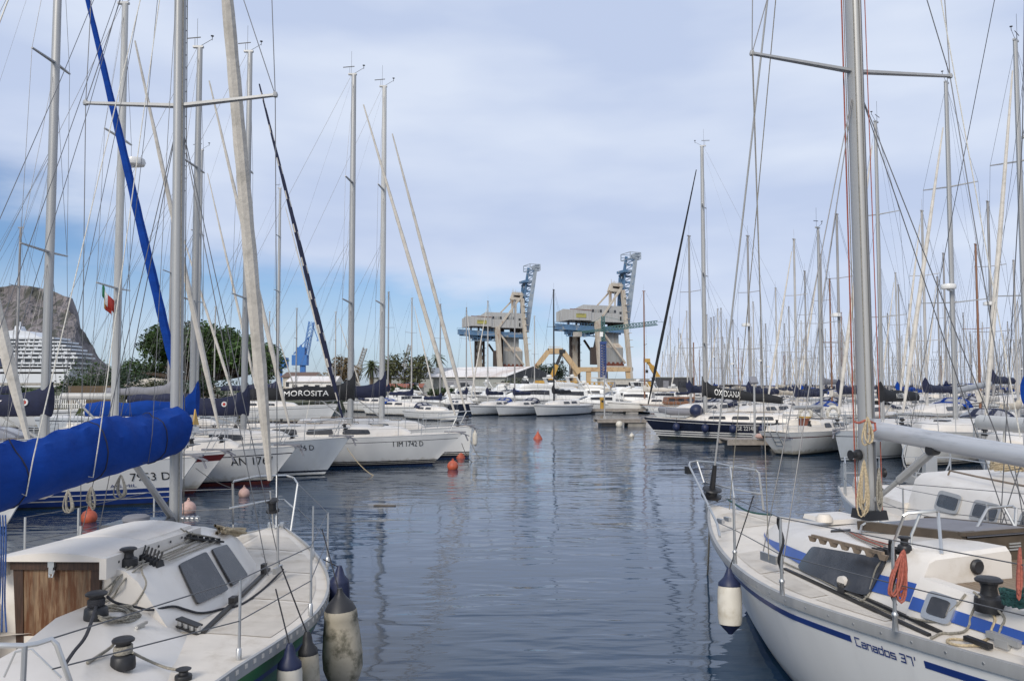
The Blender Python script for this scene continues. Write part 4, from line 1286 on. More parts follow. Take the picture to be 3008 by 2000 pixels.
    for k in range(-21, 22):
        y = k * .062
        if abs(y) > 1.33:
            continue
        for xa, xb in (((4.78, 5.98),) if abs(y) < .36 else (((.9, 5.98),) if abs(y) < .6 else ((2.6 if abs(y) > .95 else .9, 5.46),))):
            m.bar((xa, y, 1.492), (xb, y, 1.492), .056, .03)
    m.build('teak_seats', m_teak, b)
    MB().box((3.0, 0, 1.44), (4.4, 1.98, .01)).build('cockpit_seat_base', m_black, b) if False else None
    m = MB().grid([[V((x, y, z)) for y, z in ((1.3, 1.47), (.36, 1.47), (.34, .7), (-.34, .7), (-.36, 1.47), (-1.3, 1.47))] for x in (4.79, .9)])
    m.box((4.78, 0, 1.07), (.02, .7, .74))
    m.build('cockpit_well', m_cabin, b)
    # companionway house: brown boards, sliding hatch
    MB().prism([(5.96, -.18, 1.47), (5.96, .58, 1.47), (5.94, .56, 1.715), (5.94, -.16, 1.715)], (.08, 0, 0)).build('companionway_door', m_brown, b)
    m = MB()
    for y in (.05, .40):
        for j in range(3):
            m.box((5.945, y, 1.60 + j * .025), (.02, .12, .012))
    m.build('louvre', m_alu, [o for o in b.children if o.name.startswith('companionway_door')][-1])
    m = MB()
    for sg in (1, -1):
        m.bar((5.93, .2 + sg * .40, 1.735), (7.2, .2 + sg * .40, 1.63), .06, .085)
    m.bar((5.93, -.23, 1.765), (5.93, .63, 1.765), .06, .03)
    m.build('hatch_runner', m_brown, b)
    MB().grid([[V((x, .2 + .37 * t, z + .04 * (1 - t * t))) for t in (-1, -.5, 0, .5, 1)] for x, z in ((5.92, 1.73), (5.93, 1.765), (6.8, 1.70), (6.82, 1.64))], cap0=True, cap1=True).build('companionway_hatch', m_greycanvas, b)
    MB().box((7.12, 0, 1.60), (.4, .5, .05), taper=.95).build('deck_hatch', m_glass, b)
    MB().box((8.35, 0, 1.49), (.5, .5, .05), taper=.95).build('deck_hatch', m_cabin, b)
    # stainless bars
    D1 = 6.75
    wtube('grab_bar', [onz(2632, 1585, 1.7), at(2662, 1508, D1), at(2673, 1501, D1), at(2755, 1496, D1 - .1), at(2762, 1503, D1 - .1), onz(2772, 1623, 1.72)], .014, m_steel, b)
    wtube('grab_bar', [at(2711, 1499, D1), at(2683, 1565, D1), at(2681, 1612, D1)], .012, m_steel, b)
    wtube('grab_bar', [onz(2862, 1570, 1.72), at(2905, 1495, 7.2), at(2915, 1491, 7.2), at(2978, 1486, 7.2), at(2990, 1492, 7.2), at(2984, 1600, 7.1)], .014, m_steel, b)
    wtube('grab_bar', [at(2955, 1488, 7.2), at(2985, 1545, 7.15)], .012, m_steel, b)
    wtube('handrail', [onz(2530, 1568, 1.62), at(2536, 1540, 8.0), at(2550, 1532, 8.0), at(2587, 1530, 8.0), at(2680, 1552, 7.5), at(2830, 1545, 7.6), at(2842, 1560, 7.5)], .011, m_steel, b)
    # teak grab rail with scallops
    m = MB(); P0, P1 = Lc(onz(2392, 1577, 1.66)), Lc(onz(2600, 1629, 1.735))
    m.bar(P0 + V((0, 0, .03)), P1 + V((0, 0, .03)), .026, .024)
    for i in range(7):
        q = P0.lerp(P1, i / 6)
        m.prism([q + V((-.05, -.012, .022)), q + V((.05, -.012, .022)), q + V((.025, -.012, -.02)), q + V((-.025, -.012, -.02))], (0, .024, 0))
    m.build('grab_rail', m_teak, b)
    nonskid(b, hl, ((5.5, 6.3), (6.36, 7.3), (7.36, 8.3)), lambda x: interp(tr.wb, x) + .07, hatch_front=9.5)
    # winches and deck gear
    hit = hitter(b)
    wp = Lc(hit(2913, 1786, 0)); winch(b, wp, .088, .22); winch(b, (wp.x, -wp.y, wp.z), .088, .22)
    q = Lc(hit(2663, 1614, 0)); winch(b, q, .05, .12)
    q = Lc(hit(2622, 1617, .01))
    for i in range(5):
        MB().box(q + V((-.01 * i, -.045 * i + .12, .0)), (.16, .032, .07), taper=.65).build('rope_clutch', m_winch, b)
    for i in range(4):
        wtube('halyard_tail', [hit(2470 + i * 8, 1556 + i * 3, .02), hit(2495 + i * 10, 1566 + i * 2, .02), hit(2520 + i * 12, 1580 + i * 1.5, .02), hit(2560 + i * 12, 1597 - i * .5, .02), hit(2594 + i * 12, 1611 - i * 2, .04)], .007, m_roper if i % 2 else m_rope, b)
    e0, e1 = Lc(hit(2446, 1560, .01)), Lc(hit(2502, 1558, .01))
    MB().bar(e0, e1, .07, .02).build('rope_organiser', m_winch, b)
    for a, c in (((2309, 1668), (2735, 1860)), ((2480, 1720), (2768, 1852))):
        t0, t1 = Lc(hit(*a, .01)), Lc(hit(*c, .01))
        MB().bar(t0, t1, .03, .02).build('genoa_track', m_winch, b)
    q = Lc(hit(2480, 1738, 0))
    MB().box(q + V((0, 0, .05)), (.09, .04, .09)).lathe([(.05, -.02), (.05, .02)], q + V((0, 0, .1)), (0, 1, 0), 10, mi=1).build('sheet_block', [m_black, m_cabin], b)
    q = Lc(hit(2956, 1890, 0)); MB().bar(q + V((.12, 0, .05)), q + V((-.12, 0, .05)), .05, .04).box(q + V((0, 0, .02)), (.1, .06, .05)).build('mooring_cleat', m_alu, b)
    q = Lc(hit(2878, 1892, 0)); MB().bar(q + V((.1, 0, .035)), q + V((-.1, 0, .035)), .04, .03).build('mooring_cleat', m_black, b)
    hp = lambda pts, l=.012: [hit(u, v, l) for u, v in pts]
    wtube('genoa_sheet', hp([(2845, 1740), (2825, 1765), (2800, 1790), (2785, 1806), (2768, 1816), (2735, 1818), (2690, 1809), (2640, 1798), (2595, 1782), (2550, 1762), (2515, 1746), (2480, 1732), (2440, 1710), (2400, 1690), (2330, 1658), (2250, 1625)]), .008, m_rope, b)
    wtube('genoa_sheet', [W(wp + V((0, .08, .1)))] + hp([(2862, 1800), (2856, 1830), (2838, 1848), (2800, 1853), (2770, 1856), (2740, 1870)]), .009, m_rope, b)
    wtube('genoa_sheet', [W(wp + V((0, .07, .09)))] + hp([(2930, 1805), (2925, 1835), (2905, 1872), (2850, 1876), (2800, 1872), (2788, 1880), (2820, 1890), (2880, 1892), (2915, 1896)]), .009, m_ropet, b)
    wtube('genoa_sheet', [W(wp + V((.05, .08, .12)))] + hp([(2955, 1800), (2950, 1835), (2940, 1862)]), .008, m_rope, b)
    wtube('genoa_sheet', hp([(2600, 1640), (2582, 1668), (2572, 1700), (2560, 1740), (2545, 1756), (2528, 1762)], .014), .009, m_rope, b)
    # mast, spreaders, shrouds, forestay foil, boom
    mx = L - 3.41
    ch = Lc(onz(2262, 1642, 1.33))
    mast, tips = rig_z(b, mx, 1.56, 14.0, .078, m_alu, (at(2520, 188, 8.62).z, 10.5), 1.29, .0, V((ch.x, abs(ch.y), ch.z)), None, V((.1, 0, 1.3)), .0055, 1.28)
    MB().box((ch.x, ch.y, ch.z + .03), (.26, .02, .08)).build('chainplate', m_steel, b)
    MB().box((ch.x, -ch.y, ch.z + .03), (.26, .02, .08)).build('chainplate', m_steel, b)
    MB().tube([(mx - .11, 0, 1.65), (mx - .11, 0, 13.8)], .012, 6).build('sail_track', m_wire, mast)
    MB().box((mx, 0, 1.62), (.30, .24, .1), taper=.9).build('mast_collar', m_black, b)
    f0 = Lc(at(2093, 1450, 11.85)); f1 = V((mx + .1, 0, 13.8))
    MB().tube([f0, f0.lerp(f1, 1)], .013, 6).build('forestay', m_alu, b)
    MB().tube([f0.lerp(f1, .004), f0.lerp(f1, .034)], [.045, .030], 8).build('furler_tube', m_black, b)
    MB().lathe([(.06, -.06), (.14, -.05), (.15, -.02), (.08, -.01), (.08, .05), (.14, .06), (.13, .08), (.05, .09)], f0, (f1 - f0), 14).tube([f0, (L - .25, 0, 1.33)], .02, 6).build('furler_drum', m_winch, b)
    zb_ = 2.52
    MB().tube([(mx - .14, 0, zb_), (mx - 4.3, 0, zb_ - .30)], .072, 14, ell=1.3, ref=(0, 0, 1)).box((mx - .12, 0, zb_), (.1, .1, .24)).build('boom', mat('boom_grey', (.52, .53, .55), .45, .35, var=.06, stain=(.32, .33, .35), sscale=3, stretch=(.4, 4, 4)), b)
    MB().tube([(mx - .1, 0, 1.78), (mx - .5, 0, 2.06)], .026, 8).tube([(mx - .46, 0, 2.03), (mx - .92, 0, 2.36)], .042, 8).lathe([(.05, -.05), (.055, 0), (.05, .05)], (mx - .92, 0, 2.37), (0, 1, 0), 12, mi=1).build('boom_vang', [m_alu, m_black], b)
    for k, (dx, dy, mt) in enumerate(((.12, .07, m_roper), (.14, .02, m_rope), (.13, -.06, m_ropew), (-.10, .08, m_rope), (.135, .05, m_roper), (-.12, -.07, m_roper))):
        MB().tube([(mx + dx, dy, 1.66), (mx + dx, dy, 3.0), (mx + dx * .8, dy * .8, 13.5)], .0055, 5).build('halyard', mt, b)
    MB().lathe([(.06, 0), (.06, .03), (.035, .05), (.035, .09), (.055, .11)], (mx - .0, -.09, 2.05), (0, -1, 0), 14).build('mast_winch', m_winch, mast)
    MB().lathe([(.06, 0), (.06, .03), (.035, .05), (.035, .09), (.055, .11)], (mx + .02, .09, 2.25), (0, 1, 0), 14).build('mast_winch', m_winch, mast)
    MB().tube([(mx - 1.9, 0, 2.55), (mx - .1, 0, 13.6)], .005, 4).build('topping_lift', m_ropew, b)
    MB().tube([(.4, .9, 1.35), (.8, .45, 4.5), (mx - .1, 0, 13.9)], .006, 5).build('backstay', m_wire, b)
    # inner lines seen against the sky
    wtube('spinnaker_halyard', [at(2145, 1495, 11.3), at(2296, 0, 9.1)], .006, m_rope, b, 5)
    wtube('flag_halyard', [onz(2262, 1640, 1.35), at(2228, 148, 8.4)], .004, m_rope, b, 4)
    # rails
    wtube('pulpit', [onz(2118, 1572, 1.33), at(2110, 1535, 9.6), at(2028, 1366, 12.1), at(2030, 1357, 12.2), at(2051, 1353, 12.3), at(2100, 1358, 12.0), at(2148, 1369, 11.5), at(2224, 1381, 10.9), at(2233, 1387, 10.9), onz(2246, 1500, 1.33)], .015, m_steel, b, 8)
    wtube('pulpit_leg', [at(2148, 1369, 11.5), onz(2163, 1495, 1.33)], .013, m_steel, b)
    wtube('pulpit_leg', [at(2051, 1354, 12.3), at(2071, 1417, 12.1)], .013, m_steel, b)
    wtube('pulpit_rail', [at(2064, 1420, 11.9), at(2080, 1417, 12.1), at(2155, 1435, 11.4), at(2240, 1450, 10.9)], .011, m_steel, b)
    MB().box(Lc(at(2025, 1380, 12.25)), (.1, .07, .11)).build('navigation_light', m_black, b)
    bases = ((2163, 1648), (2302, 1738), (2635, 1842), (3030, 1960))
    for i, (u, v) in enumerate(bases):
        q = Lc(onz(u, v, 1.32))
        MB().tube([q, q + V((0, 0, .62))], .013, 8).lathe([(.022, 0), (.017, .09), (.023, .10), (.023, .115), (.012, .13)], q, n=8).build('stanchion', m_steel, b)
    # strapping wound on two stanchions
    for u, v in (bases[1], bases[2]):
        q = Lc(onz(u, v, 1.32))
        MB().tube([q + V((.02 * math.sin(k * .9), .02 * math.cos(k * .9), .62 - k * .045)) for k in range(11)], .012, 5).build('stanchion_lashing', m_black, b)
    for k in (0, 1):
        P_ = [W(Lc(onz(u, v, 1.32)) + V((0, 0, .62 - .30 * k))) for u, v in bases]
        wtube('lifeline', [at(2085 + 22 * k, 1480 + 50 * k, 10.2)] + P_, .0045, m_wire, b, 5)
    for i in range(5):
        x = 9.0 - i * 1.9
        q = V((x, -(hl.bh(x / L) - .08), hl.sheer(x / L)))
        MB().tube([q, q + V((0, 0, .62))], .013, 6).build('stanchion', m_steel, b)
    for k in (0, 1):
        MB().tube([V((9.0 - i * 1.9, -(hl.bh((9 - i * 1.9) / L) - .08), hl.sheer((9 - i * 1.9) / L) + .62 - .3 * k)) for i in range(5)], .0045, 5).build('lifeline', m_wire, b)
    wtube('bow_line', [onz(2140, 1465, 1.45), at(2200, 1500, 10.5), onz(2270, 1512, 1.36)], .012, m_ropeg, b)
    MB().box(Lc(onz(2140, 1522, 1.36)), (.12, .04, .05)).box(Lc(onz(2120, 1527, 1.36)), (.12, .04, .05)).build('bow_cleat', m_steel, b)
    # vent cowl on the foredeck
    MB().lathe([(.09, 0), (.09, .04), (.06, .08)], Lc(onz(2425, 1530, 1.5)), n=12).build('vent', m_cream, b)
    return b, hl, W, Lc
RB, RHL, RW, RLc = right_boat()
RB.rotation_euler.x = R(-.6)
q = onz(2186, 1668, 1.32); fp = at(2183, 1672, 7.9)
fender(on_side(RW, RHL, 7.62, 1, .12, 1.19), .38, .115, m_fendw, m_fendb, 'white fender with navy ends on the blue striped hull', RW((7.4, RHL.bh(7.4 / 11.2) - .1, 1.94)), tilt=(-.02, -.1))
loose_rope('rope_coil', 'red rope coil hung over the cabin edge by the black winch', hank(2655, 1615, 5.75, 36, 150, 9, 1, -22), .0068, m_roper)
loose_rope('rope_coil', 'tan halyard coil hanging on the big grey mast', hank(2538, 1352, 8.35, 19, 160, 8, 2), .0075, m_ropet)
loose_rope('rope_coil', 'slim tan halyard hank on the aft side of the big mast', hank(2582, 1375, 8.35, 11, 125, 6, 4), .0075, m_rope)
loose_rope('rope_coil', 'yellow looped line hanging at the boom end by the mast', hank(2548, 1225, 8.35, 16, 80, 3, 5), .009, m_ropet)
loose_rope('rope_coil', 'red tie wrapped round the big mast above the boom', [at(2510 + 60 * (k / 8), 1238 + 4 * math.sin(k), 8.45 - .1 * math.sin(k / 8 * math.pi)) for k in range(9)] + [at(2572, 1262, 8.4), at(2550, 1275, 8.4)], .012, m_roper)
loose_rope('rope_coil', 'dark green rope coil beside the big winch at right', [RW(V((RLc(onz(3000, 1775, 1.62)).x + .1 * math.cos(a) * (1 + .2 * math.sin(a * .7)), RLc(onz(3000, 1775, 1.62)).y + .1 * math.sin(a), 1.64 + .02 * (k % 5)))) for k, a in enumerate([i * .6 for i in range(80)])], .012, m_ropeg)
loose_rope('rope_coil', 'red rope hank on the stanchion at the right edge', hank(2996, 1610, 5.0, 9, 150, 4, 7), .008, m_roper)
# ---------------------------------------------------------------- moored boats on the left, bows to the channel
SET = dict(hmats=[m_white, m_anti, m_navy, m_winered, m_blue])
NB = [m_white, m_antiblue, m_navy]
b1, h1, _ = sailboat('sailboat', 'white sloop marked 1 IM 1742 D with dark stripes at the waterline', (-1.86, 31), 0, L=11.5, B=3.5, fb=1.17, fs=1.05, J=.37, Hm=14.95, hmats=NB,
    bands=std_bands(((.02, .09, 2), (.11, .15, 2), (.17, .21, 2)), (.19, .17, 2)), hullkw=dict(rake=1.15), cabin=(.36, .80, .40), mr=.085, nsp=2, half=1.05,
    cover=dict(zb=2.5, ln=3.95, h0=.52, h1=.34, mat_=m_covblack, text='MOROSITA', tside=-1, tpos=(.2, .63), tsize=.2, collar=.5), genoa=dict(r=.085, ragged=.06), nst=5)
hull_text(b1, h1, '1 IM 1742 D', 9.02, 1.05, .74, .19, -1, m_black)
b2, h2, _ = sailboat('sailboat', 'white sloop with plumb bow and navy waterline band, farthest of the left row', (-1.66, 33.9), 0, L=10.5, B=3.4, fb=1.28, fs=1.1, J=.355, Hm=15.55, hmats=NB,
    bands=std_bands(((.02, .12, 2), (.15, .19, 2), (.22, .26, 2))), hullkw=dict(rake=.12), cabin=(.34, .78, .42), mr=.085, nsp=2, half=1.0, mastm=m_mastw,
    cover=dict(zb=2.55, ln=3.7, h0=.5, h1=.32, mat_=m_covnavy, collar=.55, tside=-1), genoa=dict(r=.085, top=.93, ragged=.12), nst=5)
b3, h3, _ = sailboat('sailboat', 'pale grey sloop with 36 D on its bow and a striped furled sail', (-5.43, 27.5), 0, L=10.5, B=3.4, fb=1.24, fs=1.05, J=.34, Hm=14.4, hmats=[m_greyhull, m_anti, m_navy, m_white],
    bands=std_bands(((.03, .09, 3), (.11, .17, 2))), hullkw=dict(rake=.85), cabin=(.34, .78, .42), mr=.08, nsp=2, half=1.0,
    cover=dict(zb=2.05, ln=3.6, h0=.62, h1=.36, mat_=m_covnavy, collar=.35, tside=-1, badge=(.6, .09)), genoa=dict(r=.085, mats=[m_covnavy, m_sail], spiral=2), nst=6)
hull_text(b3, h3, '36 D', 9.0, .42, .86, .17, -1, m_black)
b4, h4, _ = sailboat('sailboat', 'white sloop marked AN 1767 with a bright blue boom cover', (-6.54, 25), 0, L=9.5, B=3.2, fb=1.12, fs=1.0, J=.338, Hm=13.5, hmats=[m_white, m_antired, m_navy],
    bands=std_bands(((.10, .14, 2),), (.2, .17, 2)), hullkw=dict(rake=.85), cabin=(.34, .78, .42), mr=.08, nsp=2, half=.98, mastm=m_alu,
    cover=dict(zb=2.12, ln=3.3, h0=.42, h1=.34, mat_=m_covblue, collar=.6, tside=-1), genoa=dict(r=.075), nst=6)
hull_text(b4, h4, 'AN 1767', 7.75, 1.1, .62, .24, -1, m_black)
b5, h5, _ = sailboat('sailboat', 'white sloop with wine red deck edge band and bare white boom', (-7.94, 22.9), 0, L=9.3, B=3.1, fb=1.14, fs=1.0, J=.34, Hm=13.9, hmats=[m_white, m_antired, m_winered],
    bands=std_bands(((.05, .12, 2),), (.24, .06, 2)), hullkw=dict(rake=.9), cabin=(.34, .78, .42), mr=.085, nsp=2, half=.95, mastm=m_mastw, radar=9.2,
    cover=dict(zb=2.68, ln=1.5, h0=.1, h1=.1, mat_=m_mastw, bare=True, boom_mat=m_mastw), genoa=dict(r=.085), nst=5, sprayhood=m_greycanvas)
b6, h6, _ = sailboat('sailboat', 'white sloop marked 7953 D with broad blue stripes and blue furled sail', (-7.97, 20.9), 0, L=10.8, B=3.4, fb=1.16, fs=1.02, J=.365, Hm=15.9, hmats=[m_white, m_anti, m_dkblue, m_white],
    bands=std_bands(((.04, .16, 2), (.185, .29, 2), (.315, .42, 2))), hullkw=dict(rake=.8), cabin=(.32, .78, .42), mr=.088, nsp=2, half=1.05,
    cover=dict(zb=2.28, ln=3.9, h0=.55, h1=.42, mat_=m_covnavy, collar=.25, text='SY', tside=-1, tpos=(.26, .44), tsize=.26, badge=(.42, .09)), genoa=dict(r=.12, mats=[m_covblue], top=.99, t1=.97), nst=6, sprayhood=m_canvas)
hull_text(b6, h6, '7953 D', 9.35, .82, .62, .20, -1, m_black)
hull_text(b6, h6, 'AG.MIL', 8.9, .55, .47, .08, -1, m_dkblue)
b7, h7, _ = sailboat('sailboat', 'sloop with thick cream furled sail at the left edge, mostly hidden', (-9.77, 17), 0, L=9, B=3.0, fb=1.25, fs=1.0, J=.38, Hm=13, hmats=[m_white, m_anti, m_navy],
    hullkw=dict(rake=.7), mr=.08, nsp=1, cover=dict(zb=2.3, ln=3.3, h0=.4, h1=.3, mat_=m_covnavy), genoa=dict(r=.13, ragged=.1), nst=4)
b8, h8, _ = sailboat('sailboat', 'low white sloop whose mast stands just behind the near white mast at left', (-12.0, 40), 0, L=9.5, B=3.1, fb=1.1, fs=.95, J=.36, Hm=14.6, hmats=NB,
    mr=.08, nsp=2, cover=dict(zb=2.2, ln=3.4, h0=.4, h1=.3, mat_=m_covnavy), genoa=dict(r=.07), nst=4)
b9, h9, _ = sailboat('sailboat', 'big white cruising sloop beyond the left row with the tallest distant mast', (-14.0, 66), 0, L=13, B=3.8, fb=1.4, fs=1.2, J=.38, Hm=19.0, hmats=NB,
    mr=.09, nsp=3, half=1.15, cover=dict(zb=2.6, ln=4.6, h0=.5, h1=.3, mat_=m_covnavy), genoa=dict(r=.08), nst=5)
fender(V((-1.52, 33.75, 1.12)), .42, .10, m_fendw, m_fendw, 'white fender hung upright on the plumb bow at the channel')
# little flags below a spreader on the bare-boomed sloop
def flag(name, label, p, w, h, mats, drop=0.0, seed=0):
    rows = []
    for i in range(7):
        t = i / 6
        rows.append([p + V((w * t * .55 + .02 * math.sin(seed + t * 6), .05 * math.sin(t * 7 + seed), -h * k - w * t * .75)) for k in (0, .5, 1)])
    o = MB().grid(rows, mifn=lambda i, j: min(len(mats) - 1, int(i / 6 * len(mats)))).build(name, mats)
    md = o.modifiers.new('thick', 'SOLIDIFY'); md.thickness = .006
    return tag(o, label, 'flag')
flag('flag', 'green white red courtesy flag hanging below a spreader at left', at(297, 833, 22.3), .62, .34, [m_grn, m_white, m_red], seed=1)
flag('flag', 'yellow and red pennant under the tricolour courtesy flag', at(303, 870, 22.3), .38, .24, [m_yellow, m_red], seed=2)

# ---------------------------------------------------------------- buoys and mooring lines in the channel
def buoy(label, u, v, r, m_, group=None):
    p = onz(u, v, .0); p.z = r * .55
    b = empty('mooring_buoy', p, .3 * u, label, 'buoy', group)
    MB().ball((0, 0, 0), r, 18).build('float', m_, b)
    MB().tube([(.03 * math.cos(a), 0, r + .03 + .035 * math.sin(a)) for a in [2 * math.pi * k / 10 for k in range(11)]], .012, 5).lathe([(.05, -.02), (.045, .02), (.02, .035)], (0, 0, r - .01), n=10).build('eye', m_, b)
    return b
def cone_buoy(label, u, v, r, h):
    p = onz(u, v, 0)
    b = empty('cone_buoy', p, 0, label, 'buoy')
    MB().lathe([(r * .5, -.15), (r, 0), (r * .95, .05), (r * .28, h * .75), (.03, h)], n=14).build('float', m_orange, b)
    MB().tube([(.0, 0, h), (.03, 0, h + .06), (0, 0, h + .1)], .014, 5).build('eye', m_orange, b)
    return b
buoy('orange ball buoy under the bow of the pale grey sloop', 823, 1390, .18, m_orange)
buoy('orange ball buoy by the bow of the sloop marked 1 IM 1742 D', 1330, 1378, .20, m_orange)
buoy('faded pink ball buoy left of the near pulpit', 717, 1458, .15, m_pinkbuoy)
buoy('faded pink ball buoy beside the foot of the near left mast', 553, 1506, .18, m_pinkbuoy)
buoy('bright orange ball buoy alone below the blue striped hull', 261, 1532, .17, m_orange)
buoy('small pale buoy off the bow of the navy sloop', 1856, 1284, .14, m_fendw)
cone_buoy('red orange cone buoy alone in mid channel', 1580, 1289, .26, .42)
cone_buoy('red cone buoy standing by the plumb white bow', 1352, 1344, .22, .46)
for lab, a, c in (('slack tan bow line of the pale grey sloop dipping into the water', V((-5.5, 27.4, .9)), onz(1100, 1398, -.02)), ('thin bow line right of the plumb white bow', V((-1.7, 33.8, .7)), onz(1412, 1345, -.02)), ('shorter bow line left of the plumb bow line', V((-1.9, 31, .8)), onz(1388, 1358, -.02)),
                  ('forward bow line of the navy sloop', V((7.45, 45.9, .9)), onz(1848, 1287, -.02)), ('thin bow line of the striped sloop crossing to the near pulpit', V((-8.0, 20.8, .9)), onz(720, 1440, -.02)),
                  ('dark stern line dropping from the white boat behind the big mast', V((5.8, 14.6, .8)), onz(2432, 1560, -.02)), ('bow line of the blue striped sloop running into the water', RW((11.0, .1, 1.2)), onz(2078, 1690, -.02))):
    loose_rope('mooring_line', lab, catenary(a, c, .12, 8), .014 if 'crossing' not in lab else .009, m_rope if 'tan' not in lab else m_ropet, 'mooring lines')
stick = MB().bar(onz(1098, 1484, .01), onz(1162, 1485, .01), .06, .03).build('driftwood', m_brown)
tag(stick, 'brown stick floating in the channel', 'driftwood')

# ---------------------------------------------------------------- boats on the right
n1, nh1, _ = sailboat('sailboat', 'navy sloop marked 3GE 2214D with white stripes and boom cover lettered OXIDIANA', (7.4, 46), 158.3, L=10.6, B=3.4, fb=1.18, fs=1.05, J=.32, Hm=16.2, hmats=[m_navy, m_anti, m_white],
    bands=std_bands(((.20, .26, 2), (.32, .38, 2), (.44, .50, 2)), (.14, .115, 2)), hullkw=dict(rake=.9), cabin=(.3, .74, .36), mr=.085, nsp=3, half=1.1,
    cover=dict(zb=2.42, ln=4.1, h0=.62, h1=.30, mat_=m_covblack, text='OXIDIANA', tside=1, tpos=(.13, .46), tsize=.32, collar=.45, dz=-.35), genoa=dict(r=.085, mats=[m_covblack]), nst=5)
hull_text(n1, nh1, '3GE 2214D', 5.5, 1.1, .64, .22, 1, m_white)
for i, (x, lab) in enumerate(((8.6, 'first blue ball fender from the bow of the navy sloop'), (7.0, 'second blue ball fender from the bow of the navy sloop'), (5.55, 'third blue ball fender from the bow of the navy sloop'), (4.1, 'fourth blue ball fender of the navy sloop, beside its registration'))):
    mw_ = n1.matrix_basis
    p = mw_ @ nh1.side(x, .72, 1, .2)
    b = empty('ball_fender', p, 0, lab, 'fender', 'ball fenders on the navy sloop')
    MB().ball((0, 0, 0), .21, 14, sz=1.15).build('fender_body', m_fendb, b)
    MB().tube([(0, 0, .2), (0, .0, .5)], .01, 5).lathe([(.06, 0), (.04, .06), (.02, .08)], (0, 0, .21), n=8).build('fender_line', m_roped, b)
p = n1.matrix_basis @ V((7.6, .55, 1.6))
b = empty('ball_fender', p, R(100), 'large blue ball fender with a white end on the navy sloop foredeck', 'fender')
MB().ball((0, 0, 0), .36, 16).build('fender_body', m_fendb, b)
MB().lathe([(.17, .30), (.14, .36), (.05, .38)], ax=(1, 0.35, 0), n=12).build('fender_end', m_fendw, b)
b = empty('dinghy', n1.matrix_basis @ V((8.5, 0, 1.52)), R(158.3), 'grey inflatable dinghy lashed on the navy sloop foredeck', 'dinghy')
MB().tube([(-.9, .42, 0), (.5, .42, .0), (1.0, .22, .08), (1.12, 0, .12), (1.0, -.22, .08), (.5, -.42, 0), (-.9, -.42, 0)], .19, 10).build('tube', m_greycanvas, b)
MB().box((-.1, 0, .02), (1.6, .7, .1)).build('bottom', m_greycanvas, b)
def horseshoe(label, p, rz):
    b = empty('life_ring', p, rz, label, 'life ring')
    MB().tube([(.26 * math.sin(a), 0, .28 * math.cos(a)) for a in [lerp(-2.6, 2.6, k / 14) for k in range(15)]], .10, 8).build('ring', m_fendw, b)
    MB().box((0, .1, -.1), (.4, .04, .2)).build('holder', m_white, b)
horseshoe('white horseshoe life ring on the navy sloop stern rail, nearer the mast', n1.matrix_basis @ V((2.0, 1.35, 1.55)), R(158))
horseshoe('white horseshoe life ring at the very stern of the navy sloop', n1.matrix_basis @ V((.7, 1.2, 1.6)), R(158))

w1, wh1, _ = sailboat('sailboat', 'small white classic sloop with a heart shaped transom and boarding ladder facing the channel', (16.4, 39.5), 43, L=7.4, B=2.5, fb=1.05, fs=1.0, J=.42, Hm=10.2, hmats=[m_white, m_anti, m_winered],
    bands=std_bands(((.05, .08, 1),), (.22, .18, 2)), hullkw=dict(rake=.9, srake=-.9, tr=.55, p0=.5), cabin=(.36, .78, .38), mr=.06, nsp=1, cover=dict(zb=2.0, ln=2.6, h0=.1, h1=.1, mat_=m_mastw, bare=True), nst=3, anchor=False)
tr_y = lambda y, z: V((wh1.x(0, z) - .03, y, z))
m = MB()
for s in (-.16, .16):
    m.tube([tr_y(s, .42), tr_y(s, 1.0), V((.05, s, 1.35))], .014, 5)
for z in (.45, .62, .82):
    m.tube([tr_y(-.16, z), tr_y(.16, z)], .012, 5)
m.build('boarding_ladder', m_steel, w1)
MB().prism([tr_y(.62, .86), tr_y(.62, .72), tr_y(.38, .80)], (-.012, 0, 0)).build('pennant_emblem', m_brown, w1)
MB().text('Takamaka', lambda px, py: tr_y(-.22 - px, .62 + py + px * .22) + V((-.014, 0, 0)), .55, .11).build('lettering', m_dkblue, w1)
MB().box((2.62, 0, 1.25), (.04, .5, .55)).build('companionway_door', mat('red_mahogany', (.14, .045, .025), .45, var=.3), w1)
MB().box((2.9, .1, 1.56), (.3, .4, .07)).build('cushion', m_yellow, w1)
# grey hull with cream furled sail, and its neighbours
sailboat('sailboat', 'pale grey sloop moored bow first beside the small classic sloop', (12.6, 32), 223, L=11, B=3.4, fb=1.2, fs=1.05, J=.4, Hm=14.4, hmats=[m_greyhull, m_anti, m_navy],
    bands=std_bands(((.04, .07, 0), (.10, .13, 2)), (.22, .19, 2)), hullkw=dict(rake=.5), cabin=(.32, .76, .4), mr=.08, nsp=2, half=1.05, cover=dict(zb=2.35, ln=3.9, h0=.5, h1=.3, mat_=m_covblack, collar=.3, text='NICISSIMA', tside=1, tpos=(.3, .58), tsize=.22), genoa=dict(r=.085), nst=5)
sailboat('sailboat', 'white sloop with cream cabin top and radar dome, next right of the pale grey sloop', (13.7, 29), 223, L=12.5, B=3.6, fb=1.35, fs=1.15, J=.44, Hm=15.3, hmats=[m_white, m_anti, m_navy],
    bands=std_bands(((.03, .08, 2), (.12, .16, 2))), hullkw=dict(rake=.6), cabin=(.28, .76, .42), mr=.092, nsp=2, half=1.25, radar=6.8, cover=dict(zb=2.75, ln=4.2, h0=.1, h1=.1, mat_=m_greycanvas, bare=True, boom_r=.1, dz=.3, boom_mat=m_mastd if False else m_alu), genoa=dict(r=.09, top=.93), nst=5, sprayhood=m_covnavy, wheel=True)
